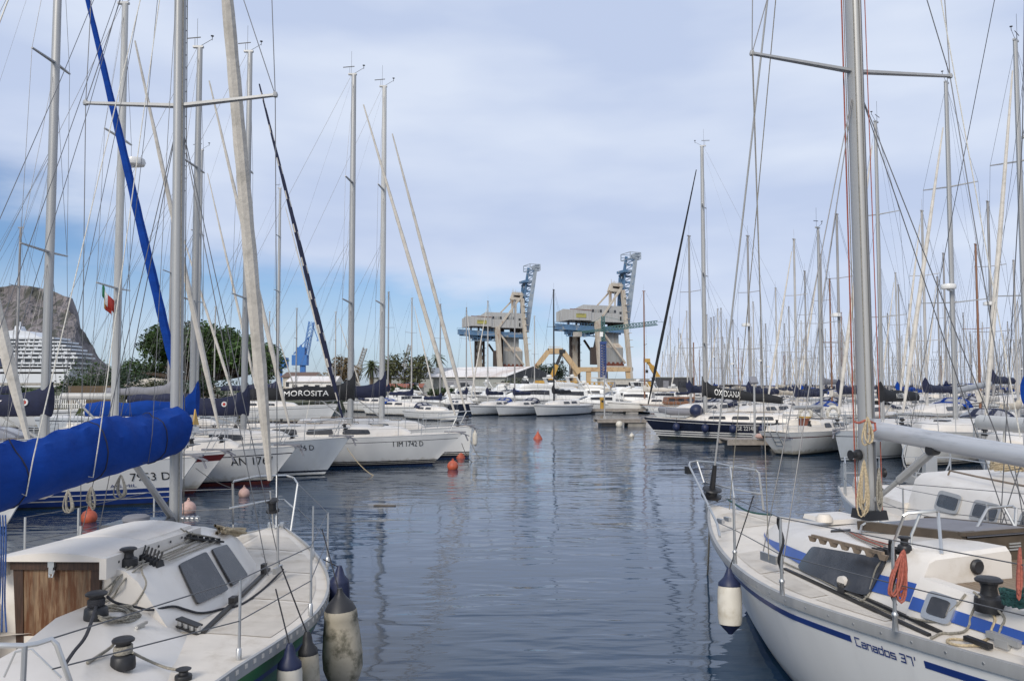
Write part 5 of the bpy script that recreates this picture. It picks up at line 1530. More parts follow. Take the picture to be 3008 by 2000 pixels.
sailboat('sailboat', 'white sloop with anchors on its bow at the right edge', (13.75, 24), 222, L=10.5, B=3.4, fb=1.25, fs=1.05, J=.4, Hm=14.5, hmats=[m_white, m_anti, m_navy],
    bands=std_bands(((.03, .08, 2), (.12, .16, 2), (.2, .24, 2)), (.22, .18, 2)), hullkw=dict(rake=.7), mr=.085, nsp=2, half=1.1, cover=dict(zb=2.4, ln=3.7, h0=.45, h1=.3, mat_=m_covblue), genoa=dict(r=.085), nst=5, sprayhood=m_covnavy)
# white cruiser moored bow to the quay, just beyond the near right boat
s2, sh2, str2 = sailboat('sailboat', 'white sloop with high cabin and three portlights behind the near right boat', (6.98, 5.6), -93, L=10.6, B=3.7, fb=1.25, fs=.98, fm=.96, J=.36, Hm=14, hmats=[m_white, m_anti, m_winered],
    bands=std_bands(((.03, .09, 2),), (.42, .39, 2)), hullkw=dict(rake=.8, tr=.6), cabin=(.33, .84, .66), frames=True, windows=((4.4, 4.95), (5.4, 5.95), (6.5, 7.05)), mr=.085, nsp=2, half=1.1,
    cover=dict(zb=2.42, ln=3.5, h0=.1, h1=.1, mat_=m_mastw, bare=True, boom_mat=m_mastw, boom_r=.085), nst=5, wheel=True)
loose_rope('rope_coil', 'heap of tan line on the cabin top of the white sloop behind', [s2.matrix_basis @ V((4.4 + .22 * math.cos(a) * (1 + .2 * math.sin(a * .7)), -.2 + .2 * math.sin(a), 1.78 + .03 * (k % 5))) for k, a in enumerate([i * .7 for i in range(60)])], .016, m_ropet)
# ---------------------------------------------------------------- distant boats
def farboat(name, label, hullm, cov, sailm, mastm, L=11.0, Hm=13.0, nsp=2, group='distant moored sailing boats', radar=False, cabm=None, hd=None, blackst=True):
    b = empty(name, (0, 0, 0), 0, label, 'sailboat', group)
    hl = Hull(L, 3.3, 1.2, 1.0, rake=.7)
    hl.mesh(std_bands(((.05, .12, 2),), (.2, .15, 2)), 12).build('hull', [hullm, m_anti, m_navy], b)
    hl.deck(10).build('deck', m_cabin, b)
    tr = Trunk([(3.2, 1.15), (7.5, .95), (8.3, .4)], [(3.2, .95), (7.5, .7), (8.3, .2)], [(3.2, 1.5), (6.8, 1.45), (8.3, 1.2)], lambda x: 1.05, .08)
    cb = tr.mesh([3.2, 4.5, 6, 7, 7.7, 8.3]).build('cabin', cabm or m_cabin, b)
    for sg in (1, -1):
        for a in (3.7, 5.2):
            MB().patch(lambda p, q, o, sg=sg: tr.sidept(p, q, sg, o), .005, ((a, .3), (a + 1.2, .3), (a + 1.1, .85), (a + .1, .85))).build('window', m_glass, cb)
    mx = 6.9
    mast = MB().tube([(mx, 0, 1.4), (mx, 0, Hm)], [.09, .07], 7).box((mx, 0, Hm), (.35, .08, .06)).tube([(mx, 0, Hm), (mx, 0, Hm + .7)], .008, 3).build('mast', mastm, b)
    tips = []
    for k in range(nsp):
        z = lerp(1.4, Hm, (k + 1) / (nsp + 1)); tips.append(z)
        for sg in (1, -1):
            MB().bar((mx, 0, z), (mx - .1, sg * (1.05 - .2 * k), z + .06), .06, .035).build('spreader', mastm, mast)
    if radar:
        MB().lathe([(.1, 0), (.3, .02), (.3, .2), (.08, .25)], (mx + .35, 0, 6.8), n=10).build('radar_dome', m_white, mast)
    for sg in (1, -1):
        m = MB().tube([(mx - .1, sg * 1.35, 1.05)] + [(mx - .1, sg * (1.05 - .2 * k), z + .06) for k, z in enumerate(tips)] + [(mx, 0, Hm - .1)], .008, 3)
        m.tube([(mx + .2, sg * 1.3, 1.05), (mx, 0, tips[0])], .007, 3)
        m.build('shroud', m_wire, b)
    MB().tube([(.2, 0, 1.0), (mx - .1, 0, Hm)], .008, 3).build('backstay', m_wire, b)
    if sailm:
        furled(b, (L - .15, 0, 1.3), (mx + .1, 0, Hm - .2), .085, [sailm], drum=False)
    else:
        MB().tube([(L - .15, 0, 1.2), (mx + .1, 0, Hm - .1)], .010, 3).build('forestay', m_wire, b)
    boom_cover(b, mx, 2.3, 3.6, .45, .28, cov, w=.2, collar=.4, seed=L)
    if hd:
        hood(b, 3.2, 1.15, 1.3, hd)
        rows = [[V((.4 + 1.5 * k, y, 2.75 - .12 * (y / 1.1) ** 2)) for y in (-1.1, -.5, 0, .5, 1.1)] for k in (0, .5, 1)]
        MB().grid(rows).grid([[p + V((0, 0, .03)) for p in r] for r in rows]).build('bimini', hd, b)
        MB().tube([(.5, -1.1, 1.1), (.5, -1.1, 2.6)], .015, 4).tube([(.5, 1.1, 1.1), (.5, 1.1, 2.6)], .015, 4).tube([(1.8, -1.1, 1.1), (1.8, -1.1, 2.6)], .015, 4).tube([(1.8, 1.1, 1.1), (1.8, 1.1, 2.6)], .015, 4).build('bimini_frame', m_steel, b)
    m = MB()
    for sg in (1, -1):
        for i in range(6):
            u = .06 + .16 * i
            m.tube([(L * u, sg * (hl.bh(u) - .06), hl.sheer(u)), (L * u, sg * (hl.bh(u) - .06), hl.sheer(u) + .6)], .012, 3)
        m.tube([(L * (.06 + .16 * i), sg * (hl.bh(.06 + .16 * i) - .06), hl.sheer(.06 + .16 * i) + .6) for i in range(6)] + [(L, 0, 1.85)], .008, 3)
    m.build('guard_rail', m_steel, b)
    return b
OCC = []
def boatseg(x, y, th, s):
    d = V((math.cos(th), math.sin(th)))
    m_ = V((x, y)) - d * (0)
    return (V((x, y)) - d * 6.9 * s, V((x, y)) + d * 4.1 * s)
def segdist(s1, s2):
    best = 1e9
    for i in range(5):
        p = s1[0].lerp(s1[1], i / 4)
        for j in range(5):
            q = s2[0].lerp(s2[1], j / 4)
            best = min(best, (p - q).length)
    return best
def free(x, y, th, s, gap=2.7):
    g = boatseg(x, y, th, s)
    return all(segdist(g, o) > gap for o in OCC)
for o in list(scene.objects):
    if o.type == 'EMPTY' and o.get('category') == 'sailboat':
        a = o.location.xy; d = V((math.cos(o.rotation_euler.z), math.sin(o.rotation_euler.z)))
        OCC.append((a, a + d * 10.5))
PROTO = {}
def proto(key):
    if key not in PROTO:
        spec = dict(a=(m_hull, m_covnavy, None, m_farmast), b=(m_hull, m_covblue, m_sail, m_farmastw), c=(m_navy, m_covnavy, m_sail, m_farmast), d=(m_hull, m_canvas, None, m_farmastw), e=(m_greyhull, m_greycanvas, m_sail, m_farmast),
                    f=(m_white, m_sail, None, m_mastbrown), g=(m_white, m_covblack, None, m_mastd), r=(m_hull, m_covnavy, None, m_farmast), h=(m_hull, m_covnavy, m_sail, m_farmastw))[key]
        PROTO[key] = (farboat('sailing_boat', 'x', *spec, radar=(key == 'r'), nsp=1 if key in 'df' else 2, hd={'a': m_covnavy, 'h': m_covblue, 'd': m_canvas}.get(key)), False)
        PROTO[key][0].location = (0, -500, 0)
    return PROTO[key]
def place(key, x, y, th, s, label, group):
    p, used = proto(key)
    if used:
        o = copy_tree(p)
    else:
        o = p; PROTO[key] = (p, True)
    d = V((math.cos(th), math.sin(th)))
    q = V((x, y)) - d * 6.9 * s
    o.location = (q.x, q.y, 0); o.rotation_euler = (0, 0, th); o.scale = (s, s, s)
    o['label'] = label; o['group'] = group
    OCC.append(boatseg(x, y, th, s))
    return o
G1 = 'masts in the crowded right hand marina'
L_ = lambda s: s
NAMED = [(2028, 690, 14, 'a', 222, 'distant sloop just left of the OXIDIANA mast'), (2202, 690, 13.5, 'r', 222, 'distant sloop with a radar dome right of the OXIDIANA mast'), (2282, 845, 12, 'd', 222, 'short masted distant boat between the radar mast and the tall shrouds'),
    (2339, 700, 14.5, 'h', 222, 'tall distant white mast left of the big near mast, clear of its neighbours'), (2369, 795, 13, 'a', 222, 'distant sloop with mast close right of the tall clear one'), (2417, 745, 13, 'e', 222, 'distant sloop with mast midway between tall clear mast and near mast'),
    (2442, 818, 12.5, 'f', 222, 'distant boat with a brown wooden mast left of the near mast'), (2467, 625, 14, 'r', 222, 'tall sloop whose mast stands just left of the big near mast'), (2637, 800, 13, 'b', 222, 'distant sloop with a blue boom cover right of the big near mast'),
    (2720, 615, 14.5, 'h', 222, 'tall distant sloop between the two right hand cream furled sails'), (2760, 812, 13, 'c', 222, 'navy distant sloop left of the radar dome sloop at right'), (2780, 742, 14, 'a', 222, 'distant sloop immediately left of the near radar mast'),
    (2876, 715, 13, 'f', 222, 'brown masted boat right of the near radar mast'), (2916, 587, 14, 'r', 222, 'tall sloop with a radar dome near the right edge'), (2995, 885, 12.5, 'd', 222, 'short masted boat touching the right edge'), (2958, 985, 11, 'b', 222, 'small sloop with low mast near the right edge'),
    (2320, 900, 12, 'a', 222, 'low distant mast, left of a close pair, left of the tall clear mast'), (1970, 930, 13, 'd', 222, 'pale mast left of the navy sloop genoa, above the quay'), (1893, 854, 14, 'f', 180, 'brown masted ketch right of the second crane'), (2120, 905, 12.5, 'e', 222, 'distant sloop seen under the OXIDIANA boom'),
    (1140, 857, 14, 'a', 315, 'distant sloop behind the furled sail of the plumb bowed sloop'), (1209, 875, 14, 'h', 320, 'long white distant sloop pointing right beyond the left row'), (1293, 893, 13, 'a', 305, 'distant sloop pointing right toward the first crane'),
    (1370, 903, 13, 'c', 290, 'dark hulled sloop in the far row below the white shed'), (1433, 884, 13, 'h', 242, 'white sloop right of the dark hull in the far row'), (1512, 880, 13, 'a', 240, 'white sloop with navy cover second right of the dark far hull'),
    (1627, 850, 13.2, 'g', 238, 'white sloop with a black mast in the middle of the far row'), (985, 916, 12.5, 'b', 0, 'distant sloop with blue cover seen left of the two tall masts'), (1570, 928, 15, 'd', 150, 'pale mast standing on the quay side between the cranes'),
    (48, 665, 14, 'a', 0, 'sloop at the far left edge before the headland'), (630, 900, 12.5, 'd', 10, 'short mast in front of the big round tree'), (497, 600, 14, 'e', 0, 'sloop mast right behind the near left mast'), (870, 905, 12, 'a', 0, 'small far sloop left of the blue crane'), (790, 915, 13, 'h', 0, 'far sloop in front of the blue harbour crane')]
for u, v, hm, key, th, lab in NAMED:
    t = R(th)
    done = False
    for k in (1, 1.06, .94, 1.12, .88, 1.2, .82, 1.28, 1.36, 1.45, 1.55, .76):
        H_ = hm * k; s = H_ / 13
        D = (H_ - 3) * 2400 / (1130 - v)
        x = (u - 1504) / 2400 * D
        if free(x, D, t, s) and not (D > 92 and x < 24 and u > 1050):
            done = True; break
    if not done:
        H_ = hm; s = H_ / 13; D = (H_ - 3) * 2400 / (1130 - v); x = (u - 1504) / 2400 * D
    place(key, x, D, t, s, lab, G1 if u > 1900 else 'sailing boats in the far row')
rnd = random.Random(11)
cnt = 0; tries = 0
while cnt < 195 and tries < 16000:
    tries += 1
    near = tries < 3500 and cnt < 40
    u = rnd.uniform(2060, 3060) if near else rnd.uniform(1930, 3040)
    D = rnd.uniform(42, 95) if near else rnd.choice((rnd.uniform(82, 150), rnd.uniform(110, 290)))
    x = (u - 1504) / 2400 * D
    if not near and D > 88 and x < 20 + (D - 88) * .12:
        continue
    s = rnd.uniform(.66, .92) if near else rnd.uniform(.72, 1.12)
    th = R(222 + rnd.choice((0, 180)) + rnd.uniform(-3, 3))
    if not free(x, D, th, s, 2.2):
        continue
    key = rnd.choice('aabdehrdcfh' if not near else 'aabdehrch')
    lab = {'a': 'white sloop with navy canopies and cover, crowded among distant masts at right', 'b': 'white sloop with blue cover and cream furled sail, crowded among distant masts at right', 'c': 'navy sloop crowded among distant masts at right', 'd': 'white boat with beige canopies and single spreaders, crowded among distant masts at right',
           'e': 'pale grey sloop crowded among distant masts at right', 'f': 'white boat with a brown wooden mast, crowded among distant masts at right', 'h': 'white masted sloop with blue canopies, crowded among distant masts at right', 'r': 'white sloop with a radar dome, crowded among distant masts at right'}[key]
    place(key, x, D, th, s, lab, 'crowded boats: ' + lab.split(',')[0].replace(' crowded among distant masts at right', ''))
    cnt += 1
for k, (p, used) in list(PROTO.items()):
    if not used:
        for c in list(p.children_recursive):
            bpy.data.objects.remove(c)
        bpy.data.objects.remove(p)

# ---------------------------------------------------------------- motor yachts
def myacht(label, x, y, th, L=13.0, fly=True, hullm=None, topm=None, arch=True, group='motor yachts at the far quay', z=0.0, canv=None):
    b = empty('motor_yacht', (x, y, z), R(th), label, 'motor yacht', group)
    k = L / 13
    hl = Hull(L, 4.1 * k, 2.0 * k, 1.25 * k, 1.55 * k, tr=.92, rake=2.0 * k, e=2.4, um=.5, srake=.1, p0=.22, p1=.9)
    hl.mesh(std_bands(((.05, .16, 2),), (.28 * k, .2 * k, 2)), 16).build('hull', [hullm or m_white, m_anti, m_navy], b)
    hl.deck(14).build('deck', m_cream, b)
    def loft(name, secs, m_, win=None, parent=None):
        rows = []
        for X, w0, w1, z0, z1 in secs:
            q = [V((X, w0, z0)), V((X, lerp(w0, w1, .38), lerp(z0, z1, .38))), V((X, lerp(w0, w1, .82), lerp(z0, z1, .82))), V((X, w1 * .97, z1 - .02)), V((X, w1 * .5, z1 + .06)), V((X, 0, z1 + .08))]
            rows.append(q + [V((p.x, -p.y, p.z)) for p in q[-2::-1]])
        o = MB().grid(rows, cap0=True, cap1=True).build(name, m_, parent or b)
        if win:
            for sg in (1, -1):
                m = MB(); g = []
                for X, w0, w1, z0, z1 in secs:
                    if win[0] <= X <= win[1]:
                        off = V((0, sg * .02, 0))
                        g.append([V((X, sg * lerp(w0, w1, t), lerp(z0, z1, t))) + off for t in (.42, .8)])
                if len(g) > 1:
                    g = [[a - V((0, sg * .03, 0)), a, c, c - V((0, sg * .03, 0))] for a, c in g]
                    m.grid(g).build('side_window', m_glass, o)
            a, c = secs[-2], secs[-1]
            m = MB(); g = []
            for s in (-.85, -.4, 0, .4, .85):
                g.append([V((lerp(a[0], c[0], 1 - t) , s * lerp(a[2], c[1], 1 - t), lerp(a[4], c[3] + .05, 1 - t))) + V((.05, 0, .07)) for t in (.12, .85)])
            m.grid(g).grid([[p - V((.03, 0, .05)) for p in r] for r in g]).build('windscreen', m_glass, o)
        return o
    c = lambda *a: tuple(v * k for v in a)
    cab = loft('cabin', [c(2.6, 1.65, 1.5, 1.3, 2.75), c(3.2, 1.68, 1.5, 1.35, 2.85), c(5.5, 1.62, 1.4, 1.5, 2.85), c(7.2, 1.5, 1.2, 1.6, 2.75), c(9.6, 1.1, .9, 1.75, 1.85)], topm or m_white, (3.1 * k, 7.3 * k))
    loft('foredeck_house', [c(8.6, 1.25, 1.1, 1.7, 2.1), c(10.2, .95, .8, 1.8, 2.08), c(11.6, .4, .3, 1.85, 1.95)], topm or m_white)
    if fly:
        loft('flybridge', [c(1.6, 1.45, 1.5, 2.82, 3.05), c(3.0, 1.45, 1.55, 2.86, 3.35), c(5.6, 1.35, 1.42, 2.86, 3.45), c(6.6, 1.0, 1.1, 2.84, 3.3), c(7.0, .8, .8, 2.82, 2.9)], topm or m_white)
        MB().grid([[V((5.9 * k + .3 * (1 - abs(t)), 1.2 * k * t, zz * k)) for t in (-1, -.5, 0, .5, 1)] for zz in (3.4, 3.8)]).build('flybridge_screen', m_glass, b)
        if canv:
            MB().grid([[V((x_ * k, 1.3 * k * t, (4.75 - .15 * t * t) * k)) for t in (-1, -.5, 0, .5, 1)] for x_ in (2.4, 3.6, 4.8)]).build('bimini', canv, b)
            MB().tube([c(2.6, 1.25, 3.2), c(2.6, 1.25, 4.65)], .02, 4).tube([c(2.6, -1.25, 3.2), c(2.6, -1.25, 4.65)], .02, 4).tube([c(4.7, 1.25, 3.2), c(4.7, 1.25, 4.65)], .02, 4).tube([c(4.7, -1.25, 3.2), c(4.7, -1.25, 4.65)], .02, 4).build('bimini_frame', m_steel, b)
    if arch:
        zt = 4.2 if fly else 3.7
        m = MB()
        for sg in (1, -1):
            m.bar(c(1.6, sg * 1.5, 2.8 if fly else 1.3), c(2.5, sg * 1.25, zt), .5 * k, .12 * k)
        m.bar(c(2.5, 1.3, zt), c(2.5, -1.3, zt), .12 * k, .45 * k, up=(1, 0, 0))
        m.build('radar_arch', topm or m_white, b)
        MB().lathe([(.12, 0), (.3, .03), (.3, .2), (.1, .26)], V(c(2.5, .2, zt + .12)), n=10).build('radar_dome', m_white, b)
        MB().tube([c(2.5, -.6, zt), c(2.2, -.6, zt + 1.8)], .012, 4).build('antenna', m_white, b)
    m = MB()
    for sg in (1, -1):
        pts = [V((L * u, sg * (hl.bh(u) - .08), hl.sheer(u) + .65 * k)) for u in (.55, .65, .75, .85, .93)] + [V((L + .1, 0, 2.7 * k))]
        m.tube(pts, .018, 4)
        for u, p in zip((.55, .65, .75, .85, .93), pts):
            m.tube([V((L * u, sg * (hl.bh(u) - .08), hl.sheer(u))), p], .014, 4)
    m.build('bow_rail', m_steel, b)
    MB().box((-.35 * k, 0, .35 * k), (.9 * k, 3.4 * k, .1)).build('swim_platform', m_teak, b)
    return b
px = lambda u, D: (u - 1504) / 2400 * D
for u, D, th, L, fly, cv, lab in ((1300, 97, 40, 11, True, None, 'flybridge yacht at the left end of the far quay'), (1400, 97, 215, 10, True, m_canvas, 'small cruiser with wooden rails and a beige awning under the shed'), (1530, 98, 200, 12, True, m_canvas, 'cream flybridge yacht with a beige awning left of centre'),
        (1660, 99, 205, 16, True, None, 'large cream flybridge yacht behind the black mast'), (1760, 101, 200, 15, False, None, 'sleek white sports yacht right of the black mast'), (1840, 94, 190, 11, False, None, 'low white sports cruiser beside the floating dock'),
        (1905, 103, 215, 14, True, None, 'white flybridge yacht under the yellow crane jib'), (1965, 98, 160, 13, True, m_covnavy, 'white yacht with a navy awning right of the brown mast'), (1470, 112, 200, 14, True, None, 'white yacht hauled out in front of the shed'), (1590, 114, 190, 16, True, None, 'white yacht with a tall mast house right of the shed'),
        (1260, 108, 200, 12, True, m_covnavy, 'white yacht with a navy awning in front of the grey warehouse'), (1720, 116, 210, 17, True, None, 'biggest white yacht in front of the second crane'), (1820, 116, 170, 15, True, m_canvas, 'white yacht with beige canopy left of the tower crane foot'), (1930, 118, 190, 14, True, None, 'far white yacht right of the tower crane'),
        (2010, 112, 200, 13, False, None, 'white sports yacht near the navy sloop genoa'), (1130, 100, 10, 11, False, None, 'small white cabin cruiser beyond the left row')):
    myacht(lab, px(u, D), D, th, L * .74, fly, canv=cv)
# classic wooden boat and floating docks
b = empty('motor_yacht', (px(1880, 86), 86, 0), R(8), 'low white launch with a varnished mahogany deckhouse by the floating dock', 'launch')
hw = Hull(9.5, 2.6, 1.3, .95, .9, tr=.5, rake=1.2, srake=-1.0)
hw.mesh(std_bands(((.05, .1, 2),), (.1, .03, 3)), 16).build('hull', [m_white, m_antired, m_white, m_mastbrown], b)
hw.deck(12).build('deck', m_teak, b)
o = MB().box((4.2, 0, 1.35), (3.2, 1.5, .75), taper=.9).build('deckhouse', m_mastbrown, b)
for sg in (1, -1):
    for i in range(3):
        MB().box((3.2 + i, sg * .74, 1.42), (.6, .03, .28)).build('window', m_glass, o)
MB().tube([(5.9, 0, 1.2), (5.9, 0, 7.5)], .06, 6).build('mast', m_mastbrown, b)
MB().tube([(9.4, 0, 1.3), (11, 0, 1.6)], .05, 6).build('bowsprit', m_mastbrown, b)
def dock(label, x, y, rz, ln, w=1.6, h=.45):
    b = empty('floating_dock', (x, y, 0), R(rz), label, 'dock')
    m = MB()
    n = int(ln / .22)
    for i in range(n):
        m.box((-ln / 2 + (i + .5) * ln / n, 0, h), (ln / n * .9, w, .05))
    m.build('deck_boards', m_plank, b)
    MB().box((0, w / 2 - .06, h - .13), (ln, .1, .2)).box((0, -w / 2 + .06, h - .13), (ln, .1, .2)).build('frame', m_plank, b)
    for i in range(max(2, int(ln / 3.5))):
        k = max(2, int(ln / 3.5))
        MB().box((-ln / 2 + (i + .5) * ln / k, 0, .08), (1.3, w * .85, .42)).build('float', m_concrete if i % 2 else m_black, b)
    return b
dock('short floating dock with a lamp post in mid harbour', px(1825, 60), 60, 4, 3.9, 1.7, .5)
dock('far floating dock with bollards right of the black mast', px(1790, 86.5), 86.5, 2, 9)
dock('grey pontoon end beside the small classic sloop', px(2235, 36.6) + .4, 38.0, 2, 3.6, 1.5, .5)
dock('long pontoon behind the left row of sloops', -20.0, 30, 90, 34, 2.2, .5)
dock('long pontoon running through the right hand marina', 26.0, 62, 75, 60, 2.2, .5)
def lamp_post(label, x, y, z0, h, head=True):
    b = empty('lamp_post', (x, y, z0), 0, label, 'lamp post')
    MB().tube([(0, 0, 0), (0, 0, h)], [.06, .045], 8).box((0, 0, .1), (.22, .22, .2)).build('post', m_alu, b)
    if head:
        MB().bar((-.02, -.1, h + .02), (.02, .35, h + .3), .34, .10).bar((0, 0, h), (0, .05, h + .1), .08, .08).build('lamp_head', m_greycanvas, b)
    return b
lamp_post('floodlight post on the grey pontoon end', px(2218, 37.9), 38.1, .5, 2.55)
lamp_post('thin post on the short floating dock', px(1775, 60), 60, .5, 3.2, False)
b = empty('mooring_buoy', (px(1818, 59), 59.0, .15), 0, 'cream ball buoy against the short floating dock', 'buoy')
MB().ball((0, 0, 0), .26, 14).build('float', m_fendw, b); MB().tube([(0, 0, .25), (0, .05, .4)], .02, 5).build('eye', m_rope, b)
b = empty('fender', (px(2253, 37), 37.2, .68), 0, 'cream cylinder fender lying on the grey pontoon end', 'fender')
MB().lathe([(.02, -.55), (.11, -.45), (.13, -.35), (.13, .35), (.11, .45), (.02, .55)], ax=(1, .1, 0), n=12).build('fender_body', m_pinkbuoy, b)
b = empty('bollard', (px(1768, 86.4), 86.4, .47), 0, 'yellow service bollard on the far floating dock', 'bollard')
MB().lathe([(.22, 0), (.22, .9), (.26, .95), (.26, 1.15), (.1, 1.2)], n=10).build('post', m_yellow, b); MB().box((0, -.23, .8), (.2, .05, .2)).build('socket', m_black, b)
# ---------------------------------------------------------------- land, buildings, trees
def ground(name, label, pts, z, th, m_):
    o = MB().prism([(x, y, z) for x, y in pts], (0, 0, -th)).build(name, m_, smooth=False)
    return tag(o, label, 'ground', kind='structure')
m_earth = mat('dry_earth', (.11, .095, .06), .95, var=.3, vscale=.5, stain=(.05, .065, .02), sscale=.35, lo=.4, hi=.6)
ground('quay', 'concrete quay behind the far row of boats', [(-45, 125), (26, 127), (36, 140), (60, 420), (60, 700), (-200, 700), (-60, 300)], 1.5, 3.0, m_concrete)
ground('shore', 'dry earthen shore behind the left row', [(-26, 58), (-20, 66), (-21, 112), (-45, 124.5), (-60, 300), (-200, 700), (-420, 700), (-420, 58)], 1.3, 3.0, m_earth)
o = MB().box((250, 620, .6), (560, 6, 4)).build('breakwater', mat('breakwater_stone', (.32, .29, .27), .9, var=.2, vscale=.3)); tag(o, 'long low breakwater across the sea behind the right hand masts', 'breakwater', kind='structure')
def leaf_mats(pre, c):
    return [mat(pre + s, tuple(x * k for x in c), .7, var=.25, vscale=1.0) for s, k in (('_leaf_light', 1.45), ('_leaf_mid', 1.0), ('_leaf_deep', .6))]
def foliage(clusters, n, size, seed, flat=.5, droop=0.0):
    rnd = random.Random(seed); mb = MB()
    tot = sum(c[1] ** 2 for c in clusters)
    for c, r, sz in clusters:
        k = int(n * r * r / tot)
        tone = rnd.choice((0, 1, 1, 2))
        for _ in range(k):
            a = rnd.uniform(0, 2 * math.pi); zz = rnd.uniform(-1, 1); q = math.sqrt(1 - zz * zz)
            rad = r * rnd.uniform(.55, 1.06)
            p = V(c) + V((q * math.cos(a), q * math.sin(a), zz * sz)) * rad
            d1 = V((rnd.gauss(0, 1), rnd.gauss(0, 1), rnd.gauss(0, flat))).normalized()
            d2 = d1.cross(V((rnd.gauss(0, 1), rnd.gauss(0, 1), rnd.gauss(0, 1)))).normalized()
            s = size * rnd.uniform(.6, 1.4)
            e = d1 * s - V((0, 0, droop * s)); f = d2 * s * .5
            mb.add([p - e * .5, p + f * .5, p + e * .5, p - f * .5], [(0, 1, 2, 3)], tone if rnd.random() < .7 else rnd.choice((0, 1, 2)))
    return mb
def tree(name, label, x, y, z0, trunk_h, tr_r, clusters, n, leaf, mats, seed, group=None, bark=None, cat='tree', limbs=True):
    b = empty(name, (x, y, z0), 0, label, cat, group)
    m = MB()
    if trunk_h:
        m.tube([(0, 0, -.1), (.05, 0, trunk_h * .5), (0, .05, trunk_h)], [tr_r, tr_r * .8, tr_r * .65], 9)
        if limbs:
            for c, r, sz in clusters:
                t = V((0, 0, trunk_h * .8)); q = V(c)
                m.tube([t, t.lerp(q, .5) + V((0, 0, -.15 * r)), q], [tr_r * .45, tr_r * .28, tr_r * .08], 6)
        m.build('trunk', bark or mat('bark', (.075, .055, .04), .9, var=.3, vscale=5), b)
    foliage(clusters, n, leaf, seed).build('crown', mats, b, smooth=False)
    return b
gl = leaf_mats('ficus', (.035, .072, .012)); gb = leaf_mats('bush', (.030, .055, .014)); gd = leaf_mats('dark_tree', (.014, .032, .012)); gt = leaf_mats('tamarisk', (.06, .065, .022)); gp = leaf_mats('palm', (.045, .06, .02)); gr_ = leaf_mats('dry_tree', (.11, .075, .03))
# the big ficus: wide dome
rnd = random.Random(3); cl = []
for i in range(62):
    t = rnd.uniform(-1, 1); dy = rnd.uniform(-.8, .8)
    top = 9.4 * math.sqrt(max(0, 1 - t * t * .95)) ; k = rnd.uniform(.35, 1)
    cl.append((V((t * 9.3, dy * 7, 2.6 + (top - 2.4) * k * (1 - .25 * dy * dy))), rnd.uniform(1.4, 2.4), .8))
tree('ficus_tree', 'great dark green spreading tree behind the left row of masts', px(603, 110), 110, 1.3, 3.0, .9, cl, 26000, .46, gl, 5)
BUSH = [(230, 82, 1112, 3.4, gb, 'round green bush left of the white furled mast'), (300, 90, 1063, 5.0, gb, 'tall rounded bush between the ship and the big tree'), (330, 84, 1078, 4.4, gd, 'dark bush just left of the big tree'), (60, 70, 1130, 3.0, gb, 'low bush at the left edge above the SY cover'),
        (360, 100, 1120, 4, gb, 'bush under the left side of the big tree'), (420, 78, 1128, 3, gt, 'yellowish bush beneath the big tree'), (520, 92, 1118, 4, gd, 'dark bush beneath the big tree behind the near mast'), (640, 96, 1110, 4, gd, 'dark bush under the right side of the big tree'), (760, 96, 1120, 4, gb, 'bush right of the big tree behind the cream furled sail'),
        (1290, 108, 1138, 3, gb, 'low hedge in front of the grey warehouse'), (1180, 108, 1130, 3.5, gb, 'bush left of the red roofed house'), (1500, 118, 1110, 2.6, gt, 'small bush under the white shed gable')]
for u, D, vt, w, mt, lab in BUSH:
    h = 3 + (1130 - vt) * D / 2400 - 1.3
    rnd = random.Random(u); cl = [(V((rnd.uniform(-w * .6, w * .6), rnd.uniform(-w * .4, w * .4), h * rnd.uniform(.3, .8))), rnd.uniform(.25, .42) * min(w, h * 1.2), .85) for i in range(12)]
    tree('bush', lab, px(u, D), D, 1.3, max(.5, h * .35), .12, cl, 1600, .30, mt, u, cat='bush')
for u, D, vt, w, mt, lab, nm in ((1000, 150, 1048, 6.5, gr_, 'reddish brown thinning tree right of the blue crane', 'dry_tree'), (1190, 150, 1050, 8.5, gt, 'yellow green loose tree left of the grey warehouse', 'tamarisk_tree'), (1618, 240, 1068, 9.5, gd, 'dark round tree beneath the tan conveyor arch', 'dark_tree')):
    h = 3 + (1130 - vt) * D / 2400 - 1.5
    rnd = random.Random(u); cl = [(V((rnd.uniform(-w * .42, w * .42), rnd.uniform(-w * .3, w * .3), h * rnd.uniform(.35, .85))), rnd.uniform(.16, .27) * w, 1.0) for i in range(14)]
    tree(nm, lab, px(u, D), D, 1.4, h * .45, .25 * w / 8, cl, 2600, .10 * w ** .8, mt, u)
